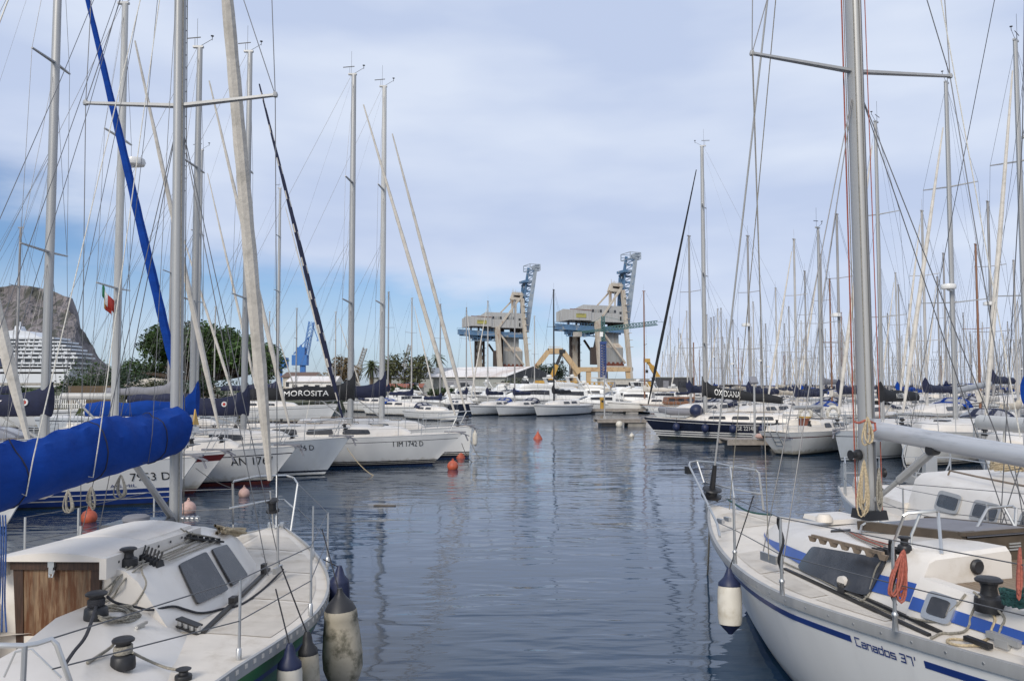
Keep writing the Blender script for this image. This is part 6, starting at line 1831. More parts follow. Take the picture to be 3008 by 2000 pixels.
def palm(label, u, D, vt, skirt=True):
    h = 3 + (1130 - vt) * D / 2400 - 1.5
    b = empty('palm_tree', (px(u, D), D, 1.4), u, label, 'palm tree', 'palms by the far warehouse')
    MB().tube([(0, 0, 0), (.1, 0, h * .5), (.05, 0, h - 1)], [.32, .25, .25], 8).build('trunk', mat('palm_bark', (.12, .09, .06), .95, var=.3), b)
    rnd = random.Random(u); m = MB()
    for i in range(44):
        a = i * 2.399; e = lerp(R(75), R(-65), (i / 43))
        ln = rnd.uniform(1.7, 2.4); pts = []
        for k in range(6):
            t = k / 5
            r = ln * t * math.cos(e) ; zz = h - 1 + ln * t * math.sin(e) - 1.0 * t * t
            pts.append(V((r * math.cos(a), r * math.sin(a), zz)))
        sd = V((-math.sin(a), math.cos(a), 0))
        for k in range(5):
            w0, w1 = .30 * (1 - k / 6), .30 * (1 - (k + 1) / 6)
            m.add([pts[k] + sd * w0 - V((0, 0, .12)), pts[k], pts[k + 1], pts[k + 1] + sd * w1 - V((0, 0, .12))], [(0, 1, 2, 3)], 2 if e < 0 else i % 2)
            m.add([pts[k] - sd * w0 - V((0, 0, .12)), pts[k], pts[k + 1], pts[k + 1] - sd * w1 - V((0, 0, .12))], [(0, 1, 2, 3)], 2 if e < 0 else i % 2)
    m.build('crown', gp, b, smooth=False)
palm('left palm of the pair behind the MOROSITA boom', 1092, 150, 1056); palm('right palm of the pair behind the MOROSITA boom', 1146, 152, 1056); palm('single palm at the left end of the grey warehouse', 1287, 190, 1036)
# stone terrace wall, picket fence, low walls on the left shore
def wallthing(name, label, p0, p1, z0, h, th, m_, cat='wall'):
    a, c = V(p0), V(p1); mid = (a + c) / 2; d = c - a
    o = MB().box((mid.x, mid.y, z0 + h / 2), (d.length, th, h), rz=math.atan2(d.y, d.x)).build(name, m_)
    return tag(o, label, cat)
m_strat = mat('layered_brown_stone', (.17, .12, .075), .9, var=.35, vscale=1.2, stretch=(.15, .15, 9), bump=.6, bscale=8)
wallthing('stone_wall', 'layered brown stone wall on the left shore', (px(205, 72), 72), (px(325, 74), 74), 1.2, 1.7, .8, m_strat)
b = empty('picket_fence', (px(158, 60), 60, 1.3), 0, 'white picket fence on the left shore behind the SY cover', 'fence')
for i in range(16):
    MB().box((i * .16, 0, .45), (.07, .03, .9)).build('picket', m_white, b)
MB().box((1.2, .03, .3), (2.6, .04, .07)).box((1.2, .03, .65), (2.6, .04, .07)).build('rail', m_white, b)
def house(label, x, y, w, d, h, rf, mw_, mr_, rz=0.0, wins=3, name='house', z0=1.4, over=.4, gable=None, win=True):
    b = empty(name, (x, y, z0), R(rz), label, 'building' if name != 'house' else 'house')
    MB().box((0, 0, h / 2), (w, d, h)).build('wall', mw_, b)
    W2, D2 = w / 2 + over, d / 2 + over
    m = MB().add([(-W2, -D2, h), (W2, -D2, h), (W2, 0, h + rf), (-W2, 0, h + rf), (-W2, D2, h), (W2, D2, h), (-W2, -D2, h - .12), (W2, -D2, h - .12), (W2, D2, h - .12), (-W2, D2, h - .12)],
                 [(0, 1, 2, 3), (3, 2, 5, 4), (6, 7, 1, 0), (8, 9, 4, 5), (7, 8, 5, 2, 1), (9, 6, 0, 3, 4)], [0, 0, 0, 0, 1, 1])
    m.build('roof', [mr_, gable or mw_], b, smooth=False)
    if win:
        for i in range(wins):
            X = -w / 2 + (i + .5) * w / wins
            f = MB().box((X, -d / 2 - .02, h * .55), (min(1.3, w / wins * .5), .08, min(1.3, h * .4))).build('window', m_white, b)
            MB().box((X, -d / 2 - .07, h * .55), (min(1.1, w / wins * .42), .03, min(1.1, h * .34))).build('pane', m_glass, f)
    return b
m_plaster = mat('pale_plaster', (.52, .47, .40), .9, var=.08, vscale=.6, stain=(.36, .32, .26), sscale=.5)
m_tile = mat('red_roof_tile', (.26, .085, .05), .85, var=.25, vscale=2, stretch=(1, 4, 1), bump=.4, bscale=12)
m_sheet = mat('grey_roof_sheet', (.24, .255, .28), .6, .2, var=.1, vscale=.4, stretch=(6, .3, 1), stain=(.19, .18, .18), sscale=.3)
m_tarp = mat('white_tarpaulin', (.74, .70, .66), .55, var=.05, vscale=.5, stain=(.50, .40, .34), sscale=.25, stretch=(1, .25, .25), lo=.48, hi=.75)
m_greywall = mat('grey_cladding', (.30, .31, .29), .8, var=.06, vscale=.3, stretch=(8, 1, .2))
house('long warehouse with a grey sheet roof left of the white shed', px(1268, 175), 178, 26, 12, 3.2, 2.1, m_greywall, m_sheet, 2, 5, 'warehouse', win=False)
sh = house('open shed with a white tarpaulin roof and dark gable', px(1450, 150), 160, 15.5, 20, 3.1, 2.0, m_greywall, m_tarp, -28, 4, 'boat_shed', gable=m_black, win=False, over=.6)
house('low house with a red tiled roof before the grey warehouse', px(1190, 128), 130, 5, 5, 1.3, .5, m_plaster, m_tile, 0, 4)
house('white low building behind the MOROSITA boom', px(920, 140), 142, 7.5, 8, 2.2, .9, m_white, m_tarp, 4, 4, name='boat_shed')
house('pale house with brown roof left of the white low building', px(880, 165), 168, 6, 8, 3.2, 1.0, m_plaster, mat('brown_tile', (.14, .09, .07), .9), 0, 3)
b = empty('round_pavilion', (px(455, 96), 96, 1.3), 0, 'low beige round pavilion roof under the big tree', 'building')
MB().lathe([(3.0, 0), (3.0, 1.5)], n=24).build('wall', m_plaster, b); MB().lathe([(3.6, 1.5), (3.5, 1.7), (1.5, 2.3), (.1, 2.5)], n=24).build('roof', m_canvas, b)
# container stack / dark sheds along the quay, red kiosk bits
for i, (u, D, w, h, c, lab) in enumerate(((1345, 140, 5, 2.4, (.3, .3, .31), 'grey metal cabin between the warehouse and the white shed'), (1975, 130, 6, 2.6, (.05, .05, .055), 'dark cabin with a flat roof near the yellow crane'), (1830, 150, 9, 2.5, (.42, .40, .36), 'pale concrete blockhouse at the tower crane foot'))):
    b = empty('site_cabin', (px(u, D), D, 1.5), R(5), lab, 'cabin')
    MB().box((0, 0, h / 2), (w, 3, h)).build('wall', mat('cabin_paint_%s' % 'abc'[i], c, .7), b)
    MB().box((0, 0, h + .06), (w + .3, 3.3, .12)).build('roof', m_greywall, b)
    MB().box((w * .2, -1.52, h * .6), (w * .25, .05, h * .35)).build('window', m_glass, b)
    MB().box((-w * .25, -1.52, h * .42), (.9, .05, h * .8)).build('door', m_greycanvas, b)

# ---------------------------------------------------------------- mountain and cruise ship
def mountain():
    prof = [(-500, 905), (-300, 870), (-120, 848), (0, 838), (40, 832), (80, 836), (140, 846), (190, 862), (222, 872), (232, 905), (240, 955), (262, 1000), (290, 1040), (318, 1062), (345, 1092), (380, 1126), (420, 1132)]
    D0 = 2600
    rows = []
    nx, nt_ = 130, 44
    for i in range(nx + 1):
        u = lerp(-500, 420, i / nx)
        v = interp(prof, u)
        top = max(2, (1130 - v) * D0 / 2400 + 3)
        X = px(u, D0)
        r = []
        for j in range(nt_ + 1):
            t = j / nt_                      # 0 foot in front, .7 ridge, 1 behind
            if t < .7:
                k = t / .7
                y = D0 - 420 * max(0, 1 - k) ** 1.5
                z = top * (k ** .75 if k < .35 else lerp(.35 ** .75, 1, (min(1, k - .35 + 0) / .65) ** .85))
            else:
                k = (t - .7) / .3
                y = D0 + 500 * k; z = top * max(0, 1 - k) ** 1.2
            nz = noise.fractal(V((X * .008, y * .008, z * .005)), 1, 2, 5) * 34 * min(1, z / 60) * (1 - abs(t - .7) * .5)
            fx = (y / D0)
            r.append(V((X * fx + nz * .4, y - abs(nz) * 1.3, max(-2, z + (nz * .25 if t < .68 else 0)))))
        rows.append(r)
    mm = mat('hazed_limestone_cliff', (.185, .165, .165), .95, var=.35, vscale=.02, stretch=(1.6, 1, .5), stain=(.075, .075, .062), sscale=.022, bump=1.0, bscale=.05, lo=.48, hi=.58)  # stone colour lightened to stand in for haze over the distance
    for n in mm.node_tree.nodes:
        if n.type == 'BUMP':
            n.inputs['Distance'].default_value = 26
    o = MB().grid(rows).build('mountain', mm, ang=60)
    tag(o, 'steep limestone headland rising behind the ship at left', 'mountain', kind='structure')
mountain()
def ship():
    D = 620
    k = D / 2400
    X = lambda u: (u - 100) * k
    Z = lambda v: (1130 - v) * k + 3
    b = empty('cruise_ship', (px(100, D), D, 0), R(0), 'white cruise ship with terraced decks and navy hull below the headland', 'cruise ship')
    mw_ = mat('ship_white', (.58, .60, .63), .5, var=.03, vscale=.05); md_ = mat('ship_window_dark', (.035, .04, .05), .3, var=.4, vscale=.5, stretch=(1, 1, 1)); mh = mat('ship_hull_navy', (.02, .03, .07), .4)
    Wd = 13
    m = MB(); q = [(X(-500), 0), (X(220), 0), (X(228), Z(1112)), (X(235), Z(1076)), (X(-500), Z(1076))]
    m.prism([(a, -Wd, c) for a, c in q], (0, 2 * Wd, 0)).build('hull', [mw_], b, smooth=False)
    MB().prism([(X(-500), -Wd - .3, Z(1078)), (X(52), -Wd - .3, Z(1078)), (X(58), -Wd - .3, Z(1054)), (X(-500), -Wd - .3, Z(1054))], (0, 2 * Wd + .6, 0)).build('hull_band', mh, b, smooth=False)
    decks = [(1108, 1096, 222), (1094, 1082, 238), (1080, 1068, 246), (1066, 1052, 254), (1050, 1040, 248), (1038, 1029, 232), (1027, 1018, 218), (1016, 1007, 205), (1005, 996, 182)]
    for i, (va, vb, ue) in enumerate(decks):
        y = Wd - .6 * (i // 4)
        h = Z(vb) - Z(va)
        o = MB().box(((X(-500) + X(ue - 8)) / 2, 0, Z(va) + h * .5), (X(ue - 8) - X(-500), 2 * y - 2.2, h)).build('deck_house', md_, b, smooth=False)
        MB().prism([(X(-500), -y, Z(vb) - .6), (X(ue), -y, Z(vb) - .6), (X(ue + 5), 0, Z(vb) - .6), (X(ue), y, Z(vb) - .6), (X(-500), y, Z(vb) - .6)], (0, 0, 1.35)).build('deck_rim', mw_, o, smooth=False)
        m = MB()
        for j in range(70):
            xx = X(ue - 12) - j * 2.05
            if j % 3 == 0:
                m.box((xx, -y + .9, Z(va) + h * .5), (.5, .5, h))
            if (j * 7 + i * 5) % 4 == 0:
                m.box((xx + .4, -y + 1.12, Z(va) + h * .28), (1.6, .2, h * .5))
        m.build('balcony_divider', mw_, o, smooth=False)
    MB().prism([(X(-80), -9, Z(1000)), (X(150), -9, Z(1000)), (X(100), -9, Z(975)), (X(60), -9, Z(972)), (X(-80), -9, Z(985))], (0, 18, 0)).build('top_house', mw_, b, smooth=False)
    MB().prism([(X(40), -4, Z(985)), (X(75), -4, Z(985)), (X(60), -3, Z(958)), (X(48), -3, Z(958))], (0, 7, 0)).tube([(X(56), 0, Z(960)), (X(56), 0, Z(945))], .5, 6).bar((X(42), 0, Z(962)), (X(66), 0, Z(962)), 1, .6).build('radar_mast', mw_, b, smooth=False)
    MB().prism([(X(-60), -5, Z(985)), (X(8), -5, Z(985)), (X(0), -4, Z(940)), (X(-45), -4, Z(935))], (0, 9, 0)).build('funnel', mw_, b, smooth=False)
ship()
o = MB().box((px(110, 300), 300, 3.2), (46, 5, 1.0)).build('jetty_road', m_concrete); tag(o, 'long beige elevated jetty in front of the cruise ship', 'jetty')

# ---------------------------------------------------------------- harbour cranes
m_tan = mat('rusty_cream_steel', (.48, .43, .36), .75, var=.1, vscale=.3, stain=(.20, .095, .045), sscale=.35, stretch=(1, 1, .3), lo=.5, hi=.72)
m_tan2 = mat('ochre_steel', (.44, .315, .18), .75, var=.1, vscale=.3, stain=(.22, .11, .05), sscale=.3, lo=.52, hi=.75)
m_cblue = mat('faded_blue_steel', (.085, .17, .29), .7, var=.15, vscale=.3, stain=(.30, .31, .30), sscale=.4, lo=.52, hi=.68)
m_cwht = mat('pale_blue_steel', (.30, .34, .38), .7, var=.15, vscale=.3, stain=(.09, .17, .28), sscale=.5, lo=.52, hi=.7)
m_house = mat('grey_corrugated_house', (.40, .40, .39), .8, var=.04, vscale=.3, stretch=(10, 10, .2), stain=(.30, .27, .24), sscale=.25)
m_housel = mat('pale_house_end', (.50, .48, .45), .8, var=.05, vscale=.3, stretch=(10, 10, .2))
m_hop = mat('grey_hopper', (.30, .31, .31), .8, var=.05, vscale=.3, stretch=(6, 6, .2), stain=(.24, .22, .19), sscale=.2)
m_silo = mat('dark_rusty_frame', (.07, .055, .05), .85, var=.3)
m_rust = mat('rust_red', (.17, .055, .035), .85, var=.3, vscale=.5)
ROT = R(22)
def crane(label, u0, D, sign=True):
    b = empty('harbour_crane', (px(u0, D), D, 0), ROT, label, 'crane', 'ship unloading cranes on the quay')
    k = 440 / 2400 / 2.8
    cs, sn = math.cos(ROT), math.sin(ROT)
    def c(zx, zy, y=0.0):
        return V((((zx - 455) * k + y * sn) / cs, y, (1204 - zy) * k + 3))
    YN, YF = -8, 8
    bar = lambda m, a, d, w, h=None, y0=YN, y1=None, **kw: m.bar(c(*a, y0), c(*d, y0 if y1 is None else y1), w, h or w, **kw)
    # legs
    bar(MB(), (452, 735), (485, 1215), 2.6, 2.2, YN, w2=2.2).build('leg', m_tan, b)
    bar(MB(), (652, 500), (714, 1215), 1.9, 1.7, YN, w2=2.0).build('leg', m_tan, b)
    bar(MB(), (300, 800), (300, 1215), 2.4, 2.0, YF).build('leg', m_tan, b)
    m = MB()
    for j in range(6):
        z0 = 800 + j * 60
        bar(m, (268, z0), (335, z0 + 60), .5, .5, YF); bar(m, (335, z0), (268, z0 + 60), .5, .5, YF); bar(m, (268, z0), (335, z0), .5, .5, YF)
        m.box(c(340, z0 + 40, YF), (1.6, 1.6, .2))
    bar(m, (268, 800), (268, 1215), 1.0, 1.0, YF); bar(m, (335, 800), (335, 1215), 1.0, 1.0, YF)
    m.build('stair_tower', m_silo, b)
    bar(MB(), (530, 760), (548, 1215), 1.8, 1.8, YF).build('leg', m_tan, b)
    # portal beams and bracing
    bar(MB(), (470, 790), (668, 1045), .9, .9, YN).build('brace', m_tan, b)
    bar(MB(), (375, 865), (440, 960), .9, .9, YF).build('brace', m_silo, b)
    m = MB(); bar(m, (485, 1080), (714, 1080), 1.4, 2.0, YN); bar(m, (300, 1090), (548, 1090), 1.4, 2.0, YF)
    m.bar(c(485, 1085, YN), c(548, 1085, YF), 1.4, 1.6); m.bar(c(714, 1085, YN), c(760, 1085, YF), 1.4, 1.6)
    m.build('portal_beam', m_tan, b)
    # blue girder with walkway
    m = MB()
    for y in (YN + 2, YF - 2):
        bar(m, (140, 783), (665, 800), 1.0, 2.6, y)
    for j in range(8):
        zx = 150 + j * 70
        m.bar(c(zx, 785, YN + 2), c(zx, 785, YF - 2), .8, 1.6)
    m.build('girder', m_cblue, b)
    m = MB()
    for y in (YN + .8, YF - .8):
        bar(m, (135, 752), (430, 760), .12, .12, y)
        for j in range(14):
            bar(m, (135 + j * 22, 752), (135 + j * 22, 775), .1, .1, y)
    m.build('walkway_rail', m_cblue, b)
    m = MB()
    for j in range(7):
        m.box(c(240 + j * 28, 820, 0), (1.2, 6, 1.4 + (j % 3)))
    bar(m, (220, 815), (440, 850), .4, .4, YN + 3); bar(m, (225, 850), (440, 845), .4, .4, YN + 3)
    for j in range(7):
        bar(m, (225 + j * 34, 815), (225 + j * 34, 850), .3, .3, YN + 3)
    m.build('trolley', m_silo if False else m_cblue, b)
    m = MB()
    for zx in (240, 300, 345, 480, 500, 560, 590, 640):
        m.bar(c(zx, 735, -3), c(zx, 785, -3), .8, .8)
    m.box(c(420, 760, 1), (9, 7, 3)); m.box(c(610, 760, 1), (5, 7, 3))
    m.build('bogie_frame', m_silo, b)
    # machinery house: low end block and tall block
    def blk(zx0, zx1, zy0, zy1, y0, y1, rf, mt, name):
        a, d = c(zx0, zy1, y0), c(zx1, zy1, y0); h = (zy1 - zy0) * k
        P = [V((a.x, y0, a.z)), V((d.x, y0, a.z)), V((d.x, y1, a.z)), V((a.x, y1, a.z))]
        ym = (y0 + y1) / 2
        vs = P + [p + V((0, 0, h)) for p in P] + [V((a.x, ym, a.z + h + rf)), V((d.x, ym, a.z + h + rf))]
        return MB().add(vs, [(3, 2, 1, 0), (0, 1, 5, 4), (2, 3, 7, 6), (3, 0, 4, 8, 7), (1, 2, 6, 9, 5), (4, 5, 9, 8), (8, 9, 6, 7)]).build(name, mt, b, smooth=False)
    lo = blk(247, 408, 662, 735, YN - .5, YF - 1, 1.0, m_house, 'machinery_house')
    hi = blk(402, 668, 622, 742, YN, YF - .5, .9, m_house, 'machinery_house')
    MB().box(c(330, 660, 3), (7, 6, 3.0)).build('roof_hut', m_house, b)
    MB().prism([c(247, 658, YN - .7), c(410, 663, YN - .7), c(410, 659, YN - .7), c(247, 654, YN - .7)], (0, .4, 0)).build('eave', m_rust, lo)
    for zx in (420, 440, 462, 480, 536, 554, 575, 590):
        MB().box(c(zx, 663, YN - .03), (1.0, .15, 1.35)).build('window', m_glass if zx not in (440, 462, 554, 575) else m_hop, hi)
    MB().box(c(633, 672, YN - .03), (1.2, .15, 1.1)).build('window', m_glass, hi)
    MB().box(c(634, 715, YN - .03), (.8, .15, 2.0)).build('door', m_black, hi)
    end = c(247, 735, 0)
    for y, z in ((-3, 3.3), (1.5, 3.2), (3.8, 2.6)):
        MB().box((end.x - .03, y, end.z + z - .5), (.15, .8, 1.1)).build('window', m_glass, lo)
    sg = MB().box(c(330, 702, YN - .62), (5.2, .2, 1.9)).build('sign_panel', mat('faded_yellow_sign', (.36, .33, .10), .7, var=.1), lo)
    p0 = c(293, 697, YN - .74)
    MB().text('TALIMPORT', lambda a, d: p0 + V((a, 0, d)), 4.7, .62).build('lettering', m_black, sg)
    # A frame, stays
    m = MB()
    bar(m, (575, 500), (572, 625), 1.1, 1.1, 2); bar(m, (605, 500), (603, 625), .6, .6, -2)
    m.build('frame_post', m_tan2 if False else m_tan, b)
    bar(MB(), (565, 505), (462, 618), .7, .7, YF - 3).build('back_stay', m_tan, b)
    bar(MB(), (632, 500), (468, 738), .9, .9, YN).build('back_stay', m_tan, b)
    m = MB()
    for a, d, w in (((562, 500), (580, 448), 1.2), ((640, 500), (655, 448), 1.2), ((575, 452), (652, 456), 1.6), ((562, 492), (640, 498), 1.6)):
        bar(m, a, d, w, w, -3); bar(m, a, d, w, w, 3)
    m.build('apex_frame', m_tan, b)
    m = MB(); m.box(c(595, 475, 0), (1.4, 4, 2.4)); m.box(c(622, 475, 0), (1.4, 4, 2.4)); m.build('sheave_box', m_silo, b)
    m = MB()
    for y in (-3.6, 3.6):
        bar(m, (570, 432), (655, 438), .1, .1, y)
        for j in range(6):
            bar(m, (572 + j * 16, 433), (572 + j * 16, 452), .1, .1, y)
    m.tube([c(580, 430), c(580, 405)], .12, 4).tube([c(602, 430), c(602, 415)], .12, 4)
    m.build('apex_rail', m_tan, b)
    for j in range(8):
        MB().box(c(672 + j * 6, 560 + j * 52, YN - 1.2), (1.8, 1.2, .2)).build('ladder_landing', m_tan, b)
    # raised boom: a far blue chord and a near pale chord with cross pieces
    MB().bar(c(628, 760, 4), c(712, 215, 4), 1.2, 1.6, w2=.9, h2=1.2).build('boom', m_cblue, b)
    MB().bar(c(690, 770, -4), c(768, 235, -4), 1.3, 2.4, w2=1.0, h2=1.7).build('boom', m_cwht, b)
    m = MB()
    for j in range(12):
        t = j / 11
        m.bar(c(lerp(632, 709, t), lerp(735, 235, t), 4), c(lerp(694, 765, t), lerp(745, 250, t), -4), .6, 1.0)
        if j < 11:
            t2 = (j + 1) / 11
            m.bar(c(lerp(632, 709, t), lerp(735, 235, t), 4), c(lerp(694, 765, t2), lerp(745, 250, t2), -4), .3, .3)
    m.build('boom_bracing', m_cblue, b)
    m = MB()
    bar(m, (645, 640), (660, 380), 1.0, 1.2, 4.5); bar(m, (655, 375), (690, 340), 1.0, 1.4, 4.5); m.box(c(683, 345, 0), (4, 8, 1.2))
    bar(m, (668, 560), (690, 350), .5, .7, -1)
    m.build('boom_stay', m_cblue, b)
    m = MB()
    a = c(738, 225, 0)
    for y in (-4.6, 4.6):
        for dx in (-3.0, 3.0):
            m.bar(a + V((dx, y, -1.6)), a + V((dx, y, 1.6)), .35, .35)
        for dz in (-1.6, 0, 1.6):
            m.bar(a + V((-3.0, y, dz)), a + V((3.0, y, dz)), .3, .3)
    for dx in (-3.0, 3.0):
        for dz in (-1.6, 1.6):
            m.bar(a + V((dx, -4.6, dz)), a + V((dx, 4.6, dz)), .3, .3)
    m.box(a + V((1.6, -2, .2)), (2.6, 4, 2.4)); m.lathe([(1.0, -.4), (1.0, .4)], a + V((-1.0, -4.3, -.3)), (0, 1, 0), 14)
    m.build('boom_head', m_cwht, b)
    # hopper: upper shaft, flared shoulder, lower bin, dark flank
    def frus(x0, x1, z0, x2, x3, z1, y0, y1, y2, y3, mt, name):
        P = [c(x0, z0, y0), c(x1, z0, y0), c(x1, z0, y1), c(x0, z0, y1), c(x2, z1, y2), c(x3, z1, y2), c(x3, z1, y3), c(x2, z1, y3)]
        MB().add(P, [(3, 2, 1, 0), (4, 5, 6, 7), (0, 1, 5, 4), (1, 2, 6, 5), (2, 3, 7, 6), (3, 0, 4, 7)]).build(name, mt, b, smooth=False)
    frus(502, 628, 893, 502, 628, 795, -3, 5, -3, 5, m_hop, 'hopper')
    frus(502, 658, 928, 502, 628, 893, -5, 6, -3, 5, m_tan, 'hopper_shoulder')
    frus(502, 658, 1052, 502, 658, 928, -5, 6, -5, 6, m_hop, 'hopper_bin')
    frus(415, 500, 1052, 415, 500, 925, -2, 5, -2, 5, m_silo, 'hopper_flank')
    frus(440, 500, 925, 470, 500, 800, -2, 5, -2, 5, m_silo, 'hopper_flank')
    m = MB()
    for j in range(5):
        m.box(c(510 + j * 34, 1062, -5), (1.0, 1, 3.5))
    bar(m, (500, 1056), (662, 1056), .8, 1.2, -5)
    m.build('hopper_frame', m_rust, b)
    return b
crane('cream and blue unloading crane with raised boom, the left and farther one', 1300 + 455 / 2.8, 440)
crane('cream and blue unloading crane with raised boom, right one beside the tower crane', 1300 + 1262 / 2.8, 400)
# ochre conveyor arch
b = empty('conveyor_arch', (0, 380, 0), 0, 'ochre steel conveyor arch between the two cranes', 'conveyor')
q = lambda zx, zy: V((((1300 + zx / 2.8) - 1504) / 2400 * 380, 0, (1204 - zy) / 2.8 * 380 / 2400 + 3))
kk = 380 / 2400 / 2.8
for y in (-3, 3):
    m = MB()
    pts = [(760, 1072), (870, 930), (985, 928), (1120, 1110)]
    for a, c in zip(pts, pts[1:]):
        m.bar(q(*a) + V((0, y, 0)), q(*c) + V((0, y, 0)), 1.0 if a[0] != 870 else 1.12, 40 * kk if a[0] != 870 else 43 * kk)
    m.build('arch_girder', m_tan2, b)
m = MB()
for a, c in zip(pts, pts[1:]):
    for j in range(7):
        p = q(*a).lerp(q(*c), j / 6)
        m.bar(p + V((0, -3, 1)), p + V((0, 3, 1)), .5, .5)
m.build('cross_beam', m_tan2, b)
m = MB()
for zx0, zx1 in ((872, 972),):
    for y in (-3.2, 3.2):
        m.bar(q(zx0, 892) + V((0, y, 0)), q(zx1, 892) + V((0, y, 0)), .12, .12)
        for j in range(7):
            m.bar(q(lerp(zx0, zx1, j / 6), 892) + V((0, y, 0)), q(lerp(zx0, zx1, j / 6), 910) + V((0, y, 0)), .1, .1)
m.build('handrail', m_tan, b)
m = MB(); m.bar(q(1085, 1078), q(1545, 1078), 3, 36 * kk); m.bar(q(1090, 1050), q(1090, 1204), 1.6, 1.6); m.bar(q(1520, 1070), q(1530, 1204), 2, 2); m.bar(q(1200, 1078), q(1200, 1204), 2.2, 2.2)
m.build('portal', m_tan2, b)
# tower crane
def lattice(m, a, c, w, n, r):
    a, c = V(a), V(c); d = (c - a).normalized()
    s = d.cross(V((0, 1, 0))).normalized(); t = V((0, 1, 0))
    cor = [(-1, -1), (1, -1), (1, 1), (-1, 1)]
    P = lambda k, i: a.lerp(c, k / n) + s * (cor[i][0] * w / 2) + t * (cor[i][1] * w / 2)
    for i in range(4):
        m.bar(P(0, i), P(n, i), r * 1.4, r * 1.4)
        for k in range(n):
            m.bar(P(k, i), P(k + 1, (i + 1) % 4), r, r)
            m.bar(P(k, i), P(k, (i + 1) % 4), r, r)
    return m
D = 210; kk = D / 2400 / 2.8
q2 = lambda zx, zy: V((((1300 + zx / 2.8) - 1504) / 2400 * D, 0, (1204 - zy) * kk + 3))
m_tcb = mat('tower_crane_blue', (.02, .05, .18), .6); m_tcg = mat('tower_crane_green', (.05, .125, .125), .6)
b = empty('tower_crane', (0, D, 0), 0, 'blue tower crane with a long green lattice jib in front of the right crane', 'crane')
lattice(MB(), q2(1322, 1200), q2(1322, 850), 40 * kk, 16, .16).bar(q2(1322, 870), q2(1322, 850), 1.6, 1.6).build('tower', m_tcb, b)
lattice(MB(), q2(1322, 850), q2(1322, 640), 24 * kk, 10, .12).build('tower_top', m_tcg, b)
lattice(MB(), q2(1322, 748), q2(1770, 695), 34 * kk, 18, .11).tube([q2(1322, 640), q2(1600, 700)], .05, 4).tube([q2(1770, 690), q2(1830, 686)], .06, 4).build('jib', m_tcg, b)
lattice(MB(), q2(1322, 752), q2(1085, 778), 16 * kk, 10, .10).tube([q2(1322, 640), q2(1100, 772)], .05, 4).build('counter_jib', m_tcg, b)
MB().box(q2(1110, 790), (2.2, 1.2, 1.2)).build('counterweight', m_concrete, b)
MB().box(q2(1306, 790), (.8, 1.0, 1.2)).build('cab', m_white, b)
# telescopic mobile cranes
def mobile(label, D, foot, knee, tip, body, boomm, headm):
    qq = lambda zx, zy: V((((1300 + zx / 2.8) - 1504) / 2400 * D, 0, (1204 - zy) / 2.8 * D / 2400 + 3))
    o = qq(*foot); o.z = 1.5
    b = empty('mobile_crane', (o.x, D, 1.5), 0, label, 'crane')
    t = lambda *a: qq(*a) - V((o.x, 0, 1.5))
    MB().bar(t(*foot), t(*knee), .62, .75).build('boom', boomm, b)
    MB().bar(t(*knee), t(*tip), .42, .5).box(t(*tip), (1.0, .8, .6)).build('boom_extension', headm, b)
    MB().bar(V((body[0], 0, .75)), V((body[1], 0, .75)), 2.4, .7).box((body[0] * .5, 0, 1.6), (2.6, 2.2, 1.2)).build('carrier', m_yellow, b)
    for i in range(4):
        x = lerp(body[0] + .6, body[1] - .6, i / 3)
        for s in (1, -1):
            MB().lathe([(.2, -.2), (.55, -.18), (.55, .18), (.2, .2)], (x, s * 1.05, .4), (0, 1, 0), 14).build('wheel', m_black, b)
    MB().tube([t(*tip), t(*tip) - V((0, 0, 1.6))], .05, 4).box(t(*tip) - V((0, 0, 1.8)), (.4, .3, .5)).build('hook', m_black, b)
mobile('yellow mobile crane with a black boom tip beside the black mast', 135, (875, 1200), (938, 1040), (985, 930), (-2, 6), m_yellow, m_black)
mobile('orange mobile crane leaning left, right of the cranes', 135, (1800, 1195), (1715, 1050), (1680, 1005), (-2, 5), m_yellow, m_yellow)
b = empty('lying_crane_jib', (px(1715, 134), 134, 1.5), 0, 'long yellow lattice crane jib lying on the quay', 'crane')
lattice(MB(), (-4.5, 0, 1.6), (4.8, 0, 1.3), 1.0, 12, .09).build('jib', m_yellow, b); MB().box((-2.5, 0, .55), (.4, 1.4, 1.1)).box((2.8, 0, .4), (.4, 1.4, .9)).build('trestle', m_brown, b)
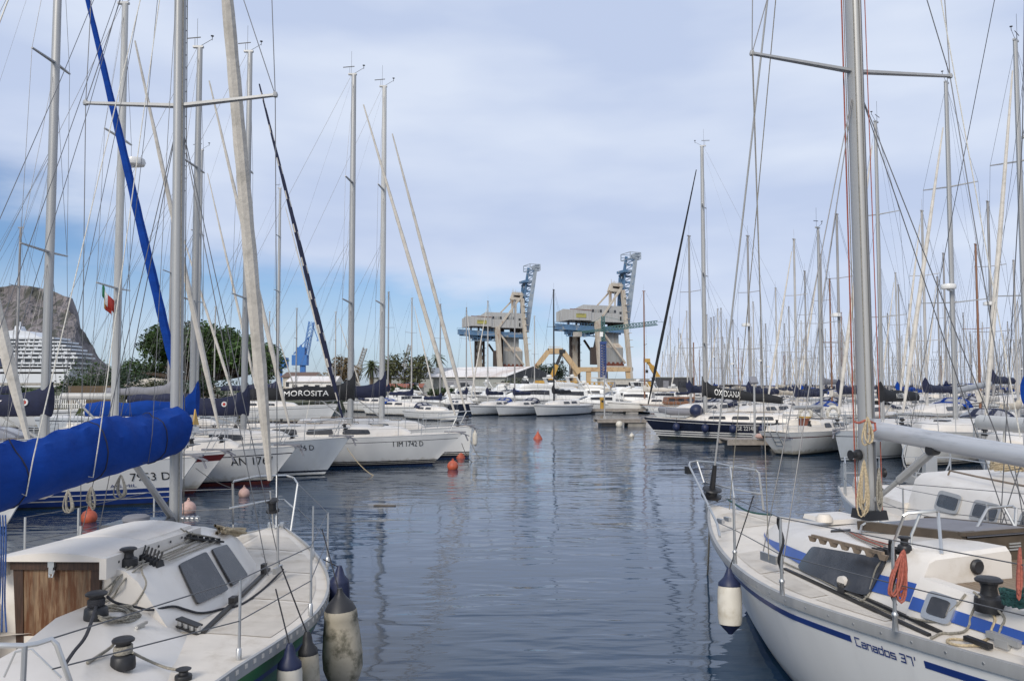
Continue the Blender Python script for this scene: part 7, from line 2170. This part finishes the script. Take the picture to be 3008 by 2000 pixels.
# blue harbour cranes on the left
def blue_crane(label, u, D, s):
    k = D / 2400 * s
    b = empty('harbour_crane', (px(u, D), D, 0), 0, label, 'crane', 'blue slewing cranes at left')
    mt = mat('bright_crane_blue', (.03, .14, .40), .6, var=.12)
    z0 = 3 + 40 * D / 2400
    T = lambda x, y: V((x * k, 0, (1085 - y) / s * k + z0 if False else 3 + (1130 - y) * D / 2400))
    m = MB().bar(T(0, 1160), T(0, 1070), 14 * k, 14 * k); m.build('pedestal', mt, b)
    MB().box(T(-8, 1058), (44 * k, 26 * k, 30 * D / 2400)).box(T(-6, 1032), (26 * k, 20 * k, 24 * D / 2400)).prism([T(-28, 1040) + V((0, -1, 0)), T(-6, 1012) + V((0, -1, 0)), T(-2, 1030) + V((0, -1, 0))], (0, 2, 0)).build('machine_house', mt, b)
    lattice(MB(), T(6, 1055), T(24, 945), 14 * k, 9, .22).bar(T(8, 1045), T(16, 990), 3 * k, 3 * k).build('jib', mt, b)
    MB().bar(T(-6, 1015), T(22, 985), 2 * k, 2 * k).bar(T(24, 945), T(44, 1000), 2 * k, 2 * k).box(T(42, 1000), (5 * k, 3 * k, 3 * k)).build('jib_stay', mt, b)
blue_crane('bright blue slewing crane behind the cream furled sails', 890, 520, 1.0)
b = empty('harbour_crane', (px(822, 560), 560, 0), 0, 'small blue crane cab at the right edge of the big tree', 'crane')
MB().box((0, 0, 18), (10, 8, 7)).build('machine_house', mat('bright_crane_blue', (.03, .14, .40), .6), b); MB().bar((0, 0, 0), (0, 0, 15), 3, 3).build('pedestal', mat('bright_crane_blue', (.03, .14, .40), .6), b)
for i, (u, vt, D) in enumerate(((1062, 1022, 700), (1195, 1012, 800))):
    b = empty('harbour_crane', (px(u, D), D, 0), 0, ('faint grey far crane between the palms and the dry tree', 'faint grey far crane above the yellow green tree')[i], 'crane')
    h = (1130 - vt) * D / 2400 + 3
    lattice(MB(), (-3, 0, h * .45), (3, 0, h), 3, 8, .5).build('jib', m_hop, b)
    MB().bar((-4, 0, 0), (-4, 0, h * .5), 4, 4).box((-4, 0, h * .5), (9, 6, 5)).build('pedestal', m_hop, b)
